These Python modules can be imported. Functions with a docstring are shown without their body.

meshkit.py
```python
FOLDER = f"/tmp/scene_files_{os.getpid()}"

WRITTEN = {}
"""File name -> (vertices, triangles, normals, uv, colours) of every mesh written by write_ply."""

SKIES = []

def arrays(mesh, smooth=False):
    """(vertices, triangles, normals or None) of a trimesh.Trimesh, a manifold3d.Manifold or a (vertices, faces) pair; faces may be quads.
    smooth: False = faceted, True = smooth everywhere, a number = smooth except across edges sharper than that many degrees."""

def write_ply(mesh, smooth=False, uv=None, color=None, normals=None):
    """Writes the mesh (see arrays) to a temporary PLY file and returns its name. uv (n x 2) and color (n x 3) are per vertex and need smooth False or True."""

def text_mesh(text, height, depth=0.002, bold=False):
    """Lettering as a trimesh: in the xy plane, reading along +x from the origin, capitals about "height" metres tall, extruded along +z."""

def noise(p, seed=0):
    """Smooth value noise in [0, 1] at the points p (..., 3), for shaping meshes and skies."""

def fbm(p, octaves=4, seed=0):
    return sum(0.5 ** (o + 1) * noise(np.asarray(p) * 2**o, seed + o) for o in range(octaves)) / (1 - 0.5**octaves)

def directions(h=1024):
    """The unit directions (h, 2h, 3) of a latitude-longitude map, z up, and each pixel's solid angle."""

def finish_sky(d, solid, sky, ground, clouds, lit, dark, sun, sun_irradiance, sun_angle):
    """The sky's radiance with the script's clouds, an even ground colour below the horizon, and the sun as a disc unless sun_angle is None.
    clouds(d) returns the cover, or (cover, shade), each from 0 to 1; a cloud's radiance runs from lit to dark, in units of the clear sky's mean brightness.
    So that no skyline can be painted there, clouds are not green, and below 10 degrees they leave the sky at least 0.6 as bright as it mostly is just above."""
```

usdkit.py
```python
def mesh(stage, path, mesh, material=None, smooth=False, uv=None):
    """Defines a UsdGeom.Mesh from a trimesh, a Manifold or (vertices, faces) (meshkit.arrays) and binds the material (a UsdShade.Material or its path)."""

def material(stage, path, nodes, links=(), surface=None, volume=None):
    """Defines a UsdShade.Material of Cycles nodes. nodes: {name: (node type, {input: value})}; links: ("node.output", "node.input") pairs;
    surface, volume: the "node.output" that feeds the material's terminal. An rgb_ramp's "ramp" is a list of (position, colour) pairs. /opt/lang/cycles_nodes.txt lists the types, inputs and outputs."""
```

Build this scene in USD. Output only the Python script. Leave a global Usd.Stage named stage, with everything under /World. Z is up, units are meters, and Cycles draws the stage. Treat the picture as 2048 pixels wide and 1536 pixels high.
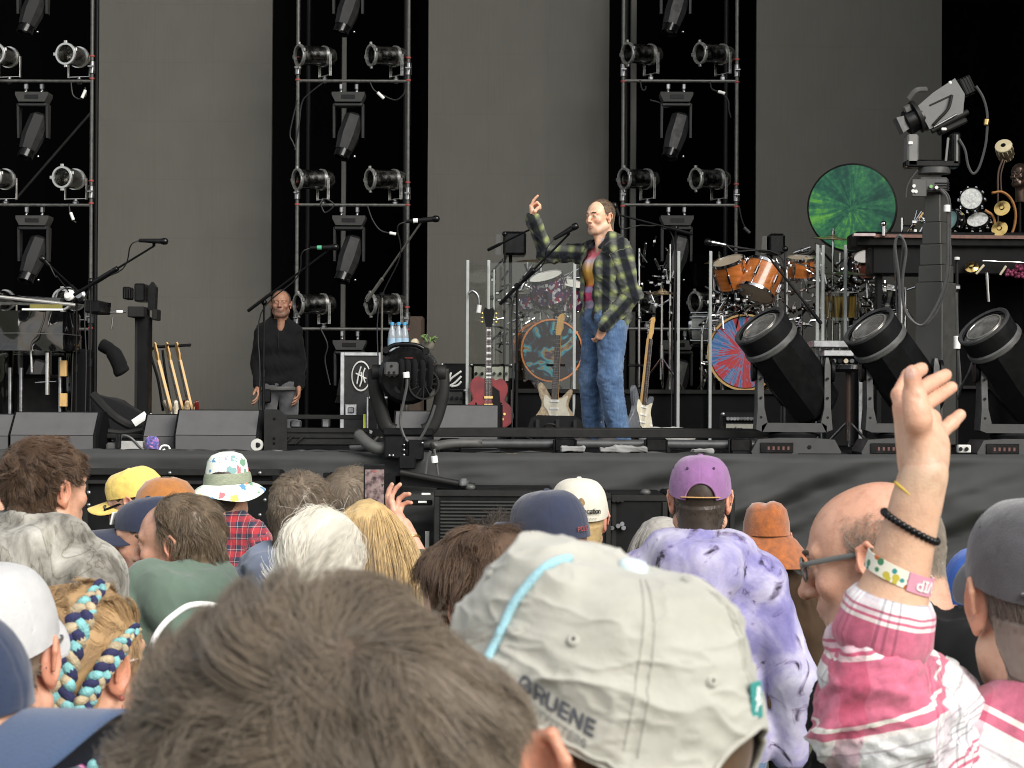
import math, numpy as np, trimesh, usdkit, meshkit
import manifold3d as m3d
import shapely.geometry as sg
from shapely.ops import unary_union
from pxr import Usd, UsdGeom, UsdLux, UsdShade, Gf, Sdf, Vt
stage = Usd.Stage.CreateInMemory()
UsdGeom.SetStageUpAxis(stage, 'Z')
UsdGeom.Xform.Define(stage, '/World')
A = np.array
# ---- camera: a telephoto phone lens held just above head height ----
FPX, CAMZ = 4500.0, 1.9
TH, RO = 32 / 4500.0, math.radians(0.3)
_f, _r, _u = A([0, math.cos(TH), math.sin(TH)]), A([1.0, 0, 0]), A([0, -math.sin(TH), math.cos(TH)])
CR, CU = math.cos(RO) * _r + math.sin(RO) * _u, -math.sin(RO) * _r + math.cos(RO) * _u
CP = A([0, 0, CAMZ])
cam = UsdGeom.Camera.Define(stage, '/World/camera')
cam.AddTransformOp().Set(Gf.Matrix4d(*[float(x) for x in np.r_[CR, 0, CU, 0, -_f, 0, CP, 1]]))
cam.CreateFocalLengthAttr(9.0)
cam.CreateHorizontalApertureAttr(9.0 * 2048 / FPX)
cam.CreateVerticalApertureAttr(9.0 * 1536 / FPX)
cam.CreateFStopAttr(3.0)
cam.CreateFocusDistanceAttr(13.0)
cam.CreateClippingRangeAttr(Gf.Vec2f(0.05, 2000))
cam.CreateExposureAttr(1.7)
# ---- overcast daylight: bright cloud sheet, weak wide sun from behind the right shoulder ----
SUN_AZ, SUN_EL = math.radians(145), math.radians(33)          # azimuth from +y towards +x
sd = A([math.sin(SUN_AZ) * math.cos(SUN_EL), math.cos(SUN_AZ) * math.cos(SUN_EL), math.sin(SUN_EL)])
UsdGeom.Scope.Define(stage, '/World/Looks')
skymat = usdkit.material(stage, '/World/Looks/overcast_sky', {
    'sky': ('sky_texture', {'sky_type': 'single_scattering', 'sun_disc': False, 'sun_elevation': SUN_EL, 'sun_rotation': SUN_AZ, 'altitude': 100.0, 'air_density': 1.0, 'aerosol_density': 2.0, 'ozone_density': 1.0}),
    'tc': ('texture_coordinate', {}), 'mp': ('mapping', {'scale': (1.6, 1.6, 3.4)}),
    'n': ('noise_texture', {'scale': 1.7, 'detail': 6.0, 'roughness': 0.55}),
    'rc': ('rgb_ramp', {'ramp': [(0, (1.5, 1.53, 1.6)), (.42, (2.2, 2.22, 2.25)), (.62, (3.7, 3.66, 3.6)), (1, (4.4, 4.3, 4.2))]}),
    'mx': ('mix_color', {'fac': 0.86, 'use_clamp': False}),
    'bg': ('background_shader', {'strength': 0.1})},
    [('tc.generated', 'mp.vector'), ('mp.vector', 'n.vector'), ('n.fac', 'rc.fac'), ('sky.color', 'mx.a'), ('rc.color', 'mx.b'), ('mx.result', 'bg.color')], surface='bg.background')
dome = UsdLux.DomeLight.Define(stage, '/World/sky')
dome.CreateIntensityAttr(1.0)
dome.GetPrim().SetCustomDataByKey('kind', 'structure')
UsdShade.MaterialBindingAPI.Apply(dome.GetPrim()).Bind(skymat)
sun = UsdLux.DistantLight.Define(stage, '/World/sun')
sun.CreateIntensityAttr(0.4)
sun.CreateAngleAttr(42.0)
sun.CreateColorAttr(Gf.Vec3f(1.0, 0.96, 0.9))
sun.CreateNormalizeAttr(True)
_z = sd; _x = np.cross([0, 0, 1], _z); _x /= np.linalg.norm(_x); _y = np.cross(_z, _x)
sun.AddTransformOp().Set(Gf.Matrix4d(*[float(v) for v in np.r_[_x, 0, _y, 0, _z, 0, 0, 0, 0, 1]]))
# ---------------------------------------------------------------- helpers
def P(u, v, Y):
    """the point at depth Y (metres from the lens plane) seen at photograph pixel u, v"""
    d = _f + (u - 1024) / FPX * CR - (v - 768) / FPX * CU
    return CP + d * (Y / d[1])
def pm(Y): return Y / FPX                                      # metres per photograph pixel at depth Y
def nrm(v): v = np.asarray(v, float); return v / (np.linalg.norm(v) + 1e-12)
_cnt = {}
def numbered(path):
    k = _cnt.get(path, 0); _cnt[path] = k + 1
    return path if k == 0 else f'{path}_{k:03d}'
def custom(pr, **kw):
    for k, v in kw.items():
        if v: pr.SetCustomDataByKey(k, v)
def RZ(a):
    c, s = math.cos(a), math.sin(a); return A([[c, -s, 0], [s, c, 0], [0, 0, 1.0]])
def RX(a):
    c, s = math.cos(a), math.sin(a); return A([[1.0, 0, 0], [0, c, -s], [0, s, c]])
def RY(a):
    c, s = math.cos(a), math.sin(a); return A([[c, 0, s], [0, 1.0, 0], [-s, 0, c]])
def xf(m, R=None, t=None):
    m = m.copy()
    if R is not None: m.vertices = np.asarray(m.vertices) @ np.asarray(R).T
    if t is not None: m.vertices = np.asarray(m.vertices) + t
    return m
def put(path, mesh, mat, smooth, uv=None, attr=None):
    pr = usdkit.mesh(stage, path, mesh, mat, smooth, uv)
    if attr is not None:
        UsdGeom.PrimvarsAPI(pr).CreatePrimvar('tint', Sdf.ValueTypeNames.Color3fArray, 'vertex').Set(Vt.Vec3fArray.FromNumpy(np.asarray(attr, np.float32)))
    return pr
class Thing:
    def __init__(s, name, label, cat, base=(0, 0, 0), rz=0.0, group=None, kind=None):
        s.base, s.rz, s.cat, s.group = A(base, float), rz, cat, group
        s.path = numbered('/World/' + name); s.name = name
        x = UsdGeom.Xform.Define(stage, s.path)
        x.AddTranslateOp().Set(Gf.Vec3d(*map(float, s.base)))
        if rz: x.AddRotateZOp().Set(math.degrees(rz))
        s.prim = x.GetPrim(); custom(s.prim, label=label, category=cat, group=group, kind=kind)
    def loc(s, p): return (np.asarray(p, float) - s.base) @ RZ(s.rz)
    def part(s, name, mesh, mat, smooth=35, parent=None, world=False, uv=None, attr=None, label=None, kind=None):
        if isinstance(mesh, list): mesh = join(mesh)
        if world: mesh = xf(mesh); mesh.vertices = s.loc(mesh.vertices)
        pa = numbered((parent or s.path) + '/' + name)
        pr = put(pa, mesh, mat, smooth, uv, attr)
        custom(pr.GetPrim(), label=label, kind=kind)
        return pa
    def strands(s, name, pts, width, mat, parent=None, world=False, kind=None):
        pts = np.asarray(pts, float)
        if world: pts = s.loc(pts.reshape(-1, 3)).reshape(pts.shape)
        pa = numbered((parent or s.path) + '/' + name)
        c = UsdGeom.BasisCurves.Define(stage, pa)
        n, k = pts.shape[:2]
        c.CreatePointsAttr(Vt.Vec3fArray.FromNumpy(pts.reshape(-1, 3).astype(np.float32)))
        c.CreateCurveVertexCountsAttr(Vt.IntArray.FromNumpy(np.full(n, k, np.int32)))
        c.CreateTypeAttr('linear')
        w = np.broadcast_to(width, (n, k)) * np.linspace(1, .35, k)[None] ** .6
        c.CreateWidthsAttr(Vt.FloatArray.FromNumpy(w.reshape(-1).astype(np.float32)))
        c.SetWidthsInterpolation('vertex')
        UsdShade.MaterialBindingAPI.Apply(c.GetPrim()).Bind(mat)
        custom(c.GetPrim(), kind=kind)
        return pa
def dup(t, label, base, rz=0.0, group=None):
    pa = numbered('/World/' + t.name)
    x = UsdGeom.Xform.Define(stage, pa)
    pr = x.GetPrim()
    pr.GetReferences().AddInternalReference(t.path)
    x.ClearXformOpOrder()
    x.AddTranslateOp().Set(Gf.Vec3d(*map(float, base)))
    if t.rz or rz: x.AddRotateZOp().Set(math.degrees(rz))
    pr.SetInstanceable(True)
    custom(pr, label=label, category=t.cat, group=group or t.group)
    return pr
def mono(name, label, cat, mesh, mat, smooth=35, group=None, kind=None, uv=None):
    if isinstance(mesh, list): mesh = join(mesh)
    pa = numbered('/World/' + name)
    pr = put(pa, mesh, mat, smooth, uv).GetPrim()
    custom(pr, label=label, category=cat, group=group, kind=kind)
    return pa
# ---- shapes
def TM(v, f): return trimesh.Trimesh(np.asarray(v, float), np.asarray(f, int), process=False)
def join(l): return trimesh.util.concatenate(l) if len(l) > 1 else l[0]
def hull(pts):
    m = m3d.Manifold.hull_points(np.asarray(pts, float)).to_mesh()
    return TM(m.vert_properties[:, :3], m.tri_verts)
def box(c, size, b=0.004, R=None):
    h = A(size) / 2.0; b = min(b, *(h * .9))
    pts = [(A(s) * 2 - 1) * (h - b * A(m)) for s in np.ndindex(2, 2, 2) for m in ((0, 1, 1), (1, 0, 1), (1, 1, 0))]
    if b <= 0: pts = [(A(s) * 2 - 1) * h for s in np.ndindex(2, 2, 2)]
    return xf(hull(pts), R, A(c, float))
def boxab(lo, hi, b=0.004): lo, hi = A(lo, float), A(hi, float); return box((lo + hi) / 2, hi - lo, b)
def basis(d, up=(0, 0, 1)):
    z = nrm(d); x = np.cross(up, z)
    if np.linalg.norm(x) < 1e-4: x = np.cross([0, 1, 0], z)
    x = nrm(x); return np.stack([x, np.cross(z, x), z], 1)
def lathe(prof, n=24, o=(0, 0, 0), d=(0, 0, 1), up=(0, 0, 1), sq=(1, 1)):
    """profile (radius, height) turned about d at o; closed where the radius is 0"""
    prof = A(prof, float); a = np.arange(n) * 2 * np.pi / n
    v = np.stack([prof[:, None, 0] * np.cos(a) * sq[0], prof[:, None, 0] * np.sin(a) * sq[1], np.repeat(prof[:, 1:2], n, 1)], -1).reshape(-1, 3)
    k = len(prof); i, j = np.meshgrid(np.arange(k - 1), np.arange(n), indexing='ij'); j2 = (j + 1) % n
    q = np.stack([i * n + j, i * n + j2, (i + 1) * n + j2, (i + 1) * n + j], -1).reshape(-1, 4)
    f = np.vstack([q[:, [0, 1, 2]], q[:, [0, 2, 3]]])
    m = trimesh.Trimesh(v @ basis(d, up).T + A(o, float), f, process=False)
    m.merge_vertices(); m.update_faces(m.nondegenerate_faces())
    return m
def cyl(p0, p1, r0, r1=None, n=14, b=0.0):
    p0, p1 = A(p0, float), A(p1, float); L = np.linalg.norm(p1 - p0); r1 = r0 if r1 is None else r1
    b = min(b or .12 * min(r0, r1), L * .3)
    return lathe([(0, 0), (r0 - b, 0), (r0, b), (r1, L - b), (r1 - b, L), (0, L)], n, p0, p1 - p0)
def spl(pts, k=6):
    p = A(pts, float)
    if len(p) < 3: return p
    q = np.vstack([2 * p[0] - p[1], p, 2 * p[-1] - p[-2]]); out = []
    for i in range(1, len(q) - 2):
        t = np.linspace(0, 1, k, endpoint=False)[:, None]
        a, b, c, d = q[i - 1], q[i], q[i + 1], q[i + 2]
        out.append(.5 * (2 * b + (c - a) * t + (2 * a - 5 * b + 4 * c - d) * t ** 2 + (3 * b - a - 3 * c + d) * t ** 3))
    return np.vstack(out + [p[-1:]])
def tube(pts, r, n=8, smooth=True, k=6, sq=None):
    p = spl(pts, k) if smooth else A(pts, float)
    t = np.gradient(p, axis=0); t /= np.linalg.norm(t, axis=1, keepdims=True) + 1e-12
    a = np.cross(t[0], [0, 0, 1]);  a = np.cross(t[0], [1, 0, 0]) if np.linalg.norm(a) < .1 else a
    fr = []; a = nrm(a)
    for x in t: a = nrm(a - x * np.dot(a, x)); fr.append(a)
    fr = A(fr); b = np.cross(t, fr); an = np.arange(n) * 2 * np.pi / n
    r = np.broadcast_to(r, (len(p),)); sa, sb = sq or (1, 1)
    v = (p[:, None] + r[:, None, None] * (sa * np.cos(an)[None, :, None] * fr[:, None] + sb * np.sin(an)[None, :, None] * b[:, None])).reshape(-1, 3)
    m = len(p); i, j = np.meshgrid(np.arange(m - 1), np.arange(n), indexing='ij'); j2 = (j + 1) % n
    q = np.stack([i * n + j, i * n + j2, (i + 1) * n + j2, (i + 1) * n + j], -1).reshape(-1, 4)
    f = np.vstack([q[:, [0, 1, 2]], q[:, [0, 2, 3]], [[0, (x + 1) % n, x] for x in range(1, n - 1)], [[(m - 1) * n, (m - 1) * n + x, (m - 1) * n + x + 1] for x in range(1, n - 1)]])
    return TM(v, f)
def ball(c, r, n=10, R=None):
    m = trimesh.creation.uv_sphere(1.0, count=[n, 2 * n]); v = np.asarray(m.vertices) * r
    return TM((v if R is None else v @ np.asarray(R).T) + A(c, float), m.faces)
def extr(poly, d, o=(0, 0, 0), R=None):
    """a shapely polygon (or points) extruded by d, then rotated by R and moved to o"""
    if not hasattr(poly, 'geom_type'): poly = sg.Polygon(poly)
    m = join([trimesh.creation.extrude_polygon(g, d, engine='earcut') for g in getattr(poly, 'geoms', [poly])])
    return xf(m, R, A(o, float))
def tilt_poly(poly, d, bev=.006):
    """an extruded outline with a rounded edge"""
    poly = poly if hasattr(poly, 'geom_type') else sg.Polygon(poly)
    return join([extr(poly.buffer(-bev), d, (0, 0, 0)), extr(poly, d - 2 * bev, (0, 0, bev))])
XZ = A([[1.0, 0, 0], [0, 0, 1], [0, 1, 0]]) @ np.diag([1, 1, -1.0])       # polygon's x,y become x,z; extrusion runs towards -y (the camera)
XZ = A([[1.0, 0, 0], [0, 0, -1], [0, 1, 0]])
def text(s, h, d, o, R, bold=False, center=True):
    m = meshkit.text_mesh(s, h, d, bold)
    if center: m.apply_translation([-m.bounds[:, 0].mean(), -h / 2, 0])
    return xf(m, R, A(o, float))
# ---- signed distance modelling: smooth unions of round cones, meshed with surface nets
class Field:
    def __init__(s, lo, hi, h):
        s.lo, s.h = A(lo, float), h; s.n = np.ceil((A(hi) - s.lo) / h).astype(int) + 1
        s.F = np.full(s.n, 1.0)
    def _sub(s, lo, hi):
        i0 = np.clip(np.floor((lo - s.lo) / s.h).astype(int), 0, s.n - 1); i1 = np.clip(np.ceil((hi - s.lo) / s.h).astype(int) + 1, 1, s.n)
        g = [s.lo[k] + s.h * np.arange(i0[k], i1[k]) for k in range(3)]
        return tuple(slice(a, b) for a, b in zip(i0, i1)), np.stack(np.meshgrid(*g, indexing='ij'), -1)
    def _mix(s, sl, d, k, sub):
        f = s.F[sl]
        if sub:
            e = np.maximum(f, -d); hh = np.maximum(k - np.abs(f + d), 0) / max(k, 1e-9); s.F[sl] = e + hh * hh * k / 4
        else:
            e = np.minimum(f, d); hh = np.maximum(k - np.abs(f - d), 0) / max(k, 1e-9); s.F[sl] = e - hh * hh * k / 4
    def cone(s, a, b, ra, rb=None, k=.02, sub=False, sq=None):
        a, b = A(a, float), A(b, float); rb = ra if rb is None else rb; m = max(ra, rb) + k + 2.5 * s.h
        sl, p = s._sub(np.minimum(a, b) - m, np.maximum(a, b) + m)
        if p.size == 0: return s
        ab = b - a; t = np.clip(((p - a) @ ab) / (ab @ ab + 1e-12), 0, 1)
        d = np.linalg.norm(p - a - t[..., None] * ab, axis=-1) - (ra + (rb - ra) * t)
        s._mix(sl, d, k, sub); return s
    def ell(s, c, r, k=.02, sub=False, R=None):
        c, r = A(c, float), A(r, float); m = r.max() + k + 2.5 * s.h
        sl, p = s._sub(c - m, c + m)
        if p.size == 0: return s
        q = p - c
        if R is not None: q = q @ np.asarray(R)
        k0 = np.linalg.norm(q / r, axis=-1); k1 = np.linalg.norm(q / r ** 2, axis=-1)
        s._mix(sl, k0 * (k0 - 1) / np.maximum(k1, 1e-9), k, sub); return s
    def chain(s, pts, rs, k=.02, **kw):
        for i in range(len(pts) - 1): s.cone(pts[i], pts[i + 1], rs[i], rs[i + 1], k, **kw)
        return s
    def grid(s): return s._sub(s.lo, s.lo + s.h * (s.n - 1))[1]
    def mesh(s, taubin=0):
        F = s.F; neg = F < 0; nx, ny, nz = F.shape
        c = [neg[i:nx - 1 + i, j:ny - 1 + j, k:nz - 1 + k] for i in (0, 1) for j in (0, 1) for k in (0, 1)]
        cnt = sum(x.astype(np.int8) for x in c); act = (cnt > 0) & (cnt < 8)
        ix = np.argwhere(act); vid = np.full(act.shape, -1, np.int64); vid[act] = np.arange(len(ix))
        corner = A(list(np.ndindex(2, 2, 2))); val = np.stack([F[tuple((ix + o).T)] for o in corner], 1)
        acc, num = np.zeros((len(ix), 3)), np.zeros(len(ix))
        for a in range(8):
            for b in range(a + 1, 8):
                if np.abs(corner[a] - corner[b]).sum() != 1: continue
                va, vb = val[:, a], val[:, b]; m = (va < 0) != (vb < 0)
                t = va[m] / (va[m] - vb[m]); acc[m] += corner[a] + t[:, None] * (corner[b] - corner[a]); num[m] += 1
        v = s.lo + s.h * (ix + acc / num[:, None]); fs = []
        for ax in range(3):
            o1, o2 = [(1, 2), (2, 0), (0, 1)][ax]
            sl0 = [slice(None)] * 3; sl1 = [slice(None)] * 3; sl0[ax] = slice(0, -1); sl1[ax] = slice(1, None)
            a, b = neg[tuple(sl0)], neg[tuple(sl1)]; e = np.argwhere(a != b)
            e = e[(e[:, o1] > 0) & (e[:, o2] > 0) & (e[:, o1] < F.shape[o1] - 1) & (e[:, o2] < F.shape[o2] - 1)]
            d1, d2 = np.eye(3, dtype=int)[o1], np.eye(3, dtype=int)[o2]
            q = np.stack([vid[tuple(x.T)] for x in (e - d1 - d2, e - d2, e, e - d1)], 1)
            fl = b[tuple(e.T)]; q[fl] = q[fl][:, ::-1]; q = q[(q >= 0).all(1)]
            fs += [q[:, [0, 1, 2]], q[:, [0, 2, 3]]]
        m = TM(v, np.vstack(fs))
        if taubin:
            e = np.asarray(m.edges_unique); n = len(v); deg = np.bincount(e.ravel(), minlength=n)[:, None]; v = np.array(m.vertices)
            for it in range(taubin):
                acc = np.stack([np.bincount(e[:, 0], v[e[:, 1], k], n) + np.bincount(e[:, 1], v[e[:, 0], k], n) for k in range(3)], 1) / np.maximum(deg, 1)
                v = v + (acc - v) * (.5 if it % 2 == 0 else -.5)
            m.vertices = v
        return m
def vnorm(m):
    v, f, n = meshkit.arrays(m, True); return n
def folds(m, amp, freq, seed=0, st=(1, 1, 1), ridge=False):
    p = np.asarray(m.vertices) * freq * A(st); n = meshkit.fbm(p + 31.7, 3, seed)
    n = 1 - np.abs(2 * n - 1) * 2 if ridge else n * 2 - 1
    m = m.copy(); m.vertices = np.asarray(m.vertices) + vnorm(m) * (amp * n)[:, None]; return m
# ---- materials
_mats = {}
def nodes_to(name, nodes, links, surface): return usdkit.material(stage, '/World/Looks/' + name, nodes, links, surface=surface)
def M(name, col=(.5, .5, .5), rough=.6, metal=0.0, var=.18, scale=14., bump=0.0, bscale=200., coat=0.0, spec=.5, sheen=0.0, rvar=.12, st=(1, 1, 1), sss=0.0, trans=0.0):
    if name in _mats: return _mats[name]
    c = A(col, float)
    nd = {'tc': ('texture_coordinate', {}), 'mp': ('mapping', {'scale': st}), 'n': ('noise_texture', {'scale': scale, 'detail': 5.0, 'roughness': .6}),
          'r': ('rgb_ramp', {'ramp': [(.25, c * (1 - var)), (.75, np.minimum(c * (1 + var), 1))]}),
          'rr': ('map_range', {'from_min': .3, 'from_max': .7, 'to_min': max(rough - rvar, .03), 'to_max': min(rough + rvar, 1)}),
          'p': ('principled_bsdf', {'metallic': metal, 'coat_weight': coat, 'specular_ior_level': spec, 'sheen_weight': sheen, 'subsurface_weight': sss, 'subsurface_scale': .006, 'transmission_weight': trans})}
    lk = [('tc.object', 'mp.vector'), ('mp.vector', 'n.vector'), ('n.fac', 'r.fac'), ('r.color', 'p.base_color'), ('n.fac', 'rr.value'), ('rr.result', 'p.roughness')]
    if bump:
        nd['n2'] = ('noise_texture', {'scale': bscale, 'detail': 3.0}); nd['b'] = ('bump', {'strength': bump, 'distance': .003})
        lk += [('mp.vector', 'n2.vector'), ('n2.fac', 'b.height'), ('b.normal', 'p.normal')]
    _mats[name] = nodes_to(name, nd, lk, 'p.BSDF'); return _mats[name]
# ---------------------------------------------------------------- people: skin, head, hands, hair, hats, clothes
def skin(name, col):
    if name in _mats: return _mats[name]
    nd = {'at': ('attribute', {'attribute': 'tint'}), 'tc': ('texture_coordinate', {}), 'n': ('noise_texture', {'scale': 38.0, 'detail': 6.0, 'roughness': .65}),
          'n3': ('noise_texture', {'scale': 9.0, 'detail': 3.0}), 'r': ('rgb_ramp', {'ramp': [(.28, (.74, .66, .62)), (.5, (1, 1, 1)), (.75, (1.12, 1.1, 1.08))]}),
          'r3': ('rgb_ramp', {'ramp': [(.35, (1.0, .93, .9)), (.65, (1, 1.03, 1.04))]}),
          'c': ('color', {'value': col}), 'm1': ('mix_color', {'blend_type': 'multiply', 'fac': 1.0, 'use_clamp': False}), 'm2': ('mix_color', {'blend_type': 'multiply', 'fac': .8, 'use_clamp': False}), 'm3': ('mix_color', {'blend_type': 'multiply', 'fac': 1.0, 'use_clamp': False}),
          'n2': ('noise_texture', {'scale': 320.0, 'detail': 3.0}), 'b': ('bump', {'strength': .35, 'distance': .0016}),
          'p': ('principled_bsdf', {'roughness': .48, 'subsurface_weight': .14, 'subsurface_scale': .006, 'specular_ior_level': .42})}
    lk = [('at.color', 'm1.a'), ('c.color', 'm1.b'), ('tc.object', 'n.vector'), ('n.fac', 'r.fac'), ('m1.result', 'm2.a'), ('r.color', 'm2.b'), ('tc.object', 'n3.vector'), ('n3.fac', 'r3.fac'),
          ('m2.result', 'm3.a'), ('r3.color', 'm3.b'), ('m3.result', 'p.base_color'), ('tc.object', 'n2.vector'), ('n2.fac', 'b.height'), ('b.normal', 'p.normal')]
    _mats[name] = nodes_to(name, nd, lk, 'p.BSDF'); return _mats[name]
SK = skin('skin_fair', (.56, .33, .235)); SKT = skin('skin_tan', (.50, .285, .19)); SKD = skin('skin_brown', (.27, .145, .095)); SKR = skin('skin_ruddy', (.53, .305, .215)); SKH = skin('skin_sunned', (.56, .36, .25))
def hairmat(name, c0, c1, grey=None, rough=.42, nsc=55.0, mixf=.45):
    """strand colours from dark to light; grey: a third colour for some strands"""
    if name in _mats: return _mats[name]
    rp = [(0, c0), (.6, c1)] + ([(.72, c1), (.8, grey), (1, grey)] if grey else [(1, A(c1) * 1.35)])
    nd = {'hi': ('hair_info', {}), 'wn': ('white_noise_texture', {'dimensions': '1D'}), 'tc': ('texture_coordinate', {}), 'n': ('noise_texture', {'scale': nsc, 'detail': 2.0}), 'mx': ('mix_float', {'fac': mixf}), 'r': ('rgb_ramp', {'ramp': rp}),
          'p': ('principled_bsdf', {'roughness': rough, 'specular_ior_level': .35, 'sheen_weight': .1})}
    lk = [('hi.index', 'wn.w'), ('wn.value', 'mx.a'), ('tc.object', 'n.vector'), ('n.fac', 'mx.b'), ('mx.result', 'r.fac'), ('r.color', 'p.base_color')]
    _mats[name] = nodes_to(name, nd, lk, 'p.BSDF'); return _mats[name]
_heads = {}
def head_mesh(h=.003, nose=1.0, wide=1.0):
    key = (h, nose, wide)
    if key in _heads: return _heads[key]
    F = Field((-.108, -.125, -.26), (.108, .15, .145), h)
    F.ell((0, -.016, .042), (.077, .097, .086), .02).ell((0, .03, .03), (.066, .064, .075), .03)
    F.ell((0, .028, -.045), (.058, .062, .062), .03).ell((0, .058, -.078), (.036, .034, .034), .025).ell((0, .073, -.097), (.019, .015, .015), .02)
    for s in (-1, 1):
        F.cone((s * .060, .0, -.055), (s * .034, .062, -.088), .018, .016, .03)                    # jaw line
        F.ell((s * .044, .066, -.016), (.022, .020, .020), .022)                                    # cheekbone
        F.cone((s * .012, .091, .036), (s * .048, .076, .036), .010, .009, .014)                    # brow
        F.ell((s * .032, .101, .016), (.017, .014, .0115), .010, sub=True)
        F.ell((s * .032, .083, .016), (.0145, .0125, .0125), .003)                                  # eyeball under the lids
        F.cone((s * .018, .091, .004), (s * .046, .082, .006), .0032, .003, .006); F.ell((s * .0325, .100, .0152), (.0125, .0095, .0032), .002, sub=True)
    F.chain([(0, .092, .022), (0, .106, .0), (0, .115 + .006 * (nose - 1), -.020)], [.0078, .009, .0115 * nose], .012)
    for s in (-1, 1): F.ell((s * .013, .103, -.024), (.0085, .011, .008), .006); F.ell((s * .0065, .110, -.0315), (.004, .005, .003), .003, sub=True)
    F.ell((0, .088, -.052), (.026, .014, .018), .014)
    F.chain([(-.023, .088, -.054), (-.008, .0985, -.0505), (0, .0985, -.0515), (.008, .0985, -.0505), (.023, .088, -.054)], [.002, .0042, .004, .0042, .002], .004)
    F.chain([(-.021, .087, -.058), (0, .0975, -.0625), (.021, .087, -.058)], [.002, .0052, .002], .004)
    F.chain([(-.024, .090, -.0562), (0, .1035, -.0567), (.024, .090, -.0562)], [.0012, .0016, .0012], .003, sub=True)
    F.cone((0, -.020, -.06), (0, -.035, -.26), .056, .060, .035).cone((0, -.05, .0), (0, -.06, -.15), .055, .05, .03)
    F.cone((0, .035, -.13), (0, .01, -.24), .016, .022, .03)
    m = F.mesh(1); v = np.asarray(m.vertices)
    E = Field((-.108, -.05, -.05), (.108, .04, .05), h * .8)
    for s in (-1, 1):
        R = RZ(s * -.5) @ RX(-.18)
        E.ell((s * .083, -.014, .002), (.0075, .019, .032), .002, R=R).cone((s * .074, .0, .0), (s * .080, -.006, 0), .012, .010, .01)
        E.ell((s * .080, -.006, -.026), (.006, .009, .011), .008).ell((s * .0905, -.010, .003), (.006, .0105, .021), .004, sub=True, R=R)
        E.chain([(s * .083, .004, .006), (s * .087, .0, .027), (s * .091, -.017, .033), (s * .093, -.029, .018), (s * .089, -.027, -.008)], [.003, .0035, .004, .004, .003], .003)
    e = E.mesh(1)
    n0 = len(v); m = join([m, e]); v = np.array(m.vertices); v[:, 0] *= wide; m.vertices = v
    t = np.ones((len(v), 3)); x, y, z = v.T
    g = lambda c, r: np.exp(-(((v - A(c)) / A(r)) ** 2).sum(1))
    lip = np.maximum(g((0, .098, -.0505), (.02, .02, .0042)), g((0, .096, -.0625), (.018, .02, .0055)))
    t *= 1 - lip[:, None] * A([.18, .42, .36])
    ck = sum(g((s * .046, .07, -.02), (.025, .03, .022)) for s in (-1, 1)) + g((0, .118, -.018), (.014, .014, .012))
    t *= 1 - np.clip(ck, 0, 1)[:, None] * A([.02, .15, .14])
    ey = sum(g((s * .032, .092, .014), (.013, .02, .0036)) for s in (-1, 1)); t *= 1 - np.clip(ey, 0, 1)[:, None] * A([.45, .5, .5])
    t[n0:] *= A([1.0, .80, .76])
    _heads[key] = (m, t, n0); return _heads[key]
def stubble(v, t, amt=.3):
    m = np.clip((-.035 - v[:, 2]) / .02, 0, 1) * np.clip((v[:, 2] + .125) / .02, 0, 1) * np.clip((v[:, 1] + .01) / .03, 0, 1)
    return t * (1 - amt * m[:, None] * A([.9, .85, .75]))
_HY, _HZ = A([-.13, -.095, -.06, -.035, -.012, .012, .03, .055, .08, .12]), A([-.085, -.085, -.075, -.035, .028, .03, .022, .062, .084, .092])
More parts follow.
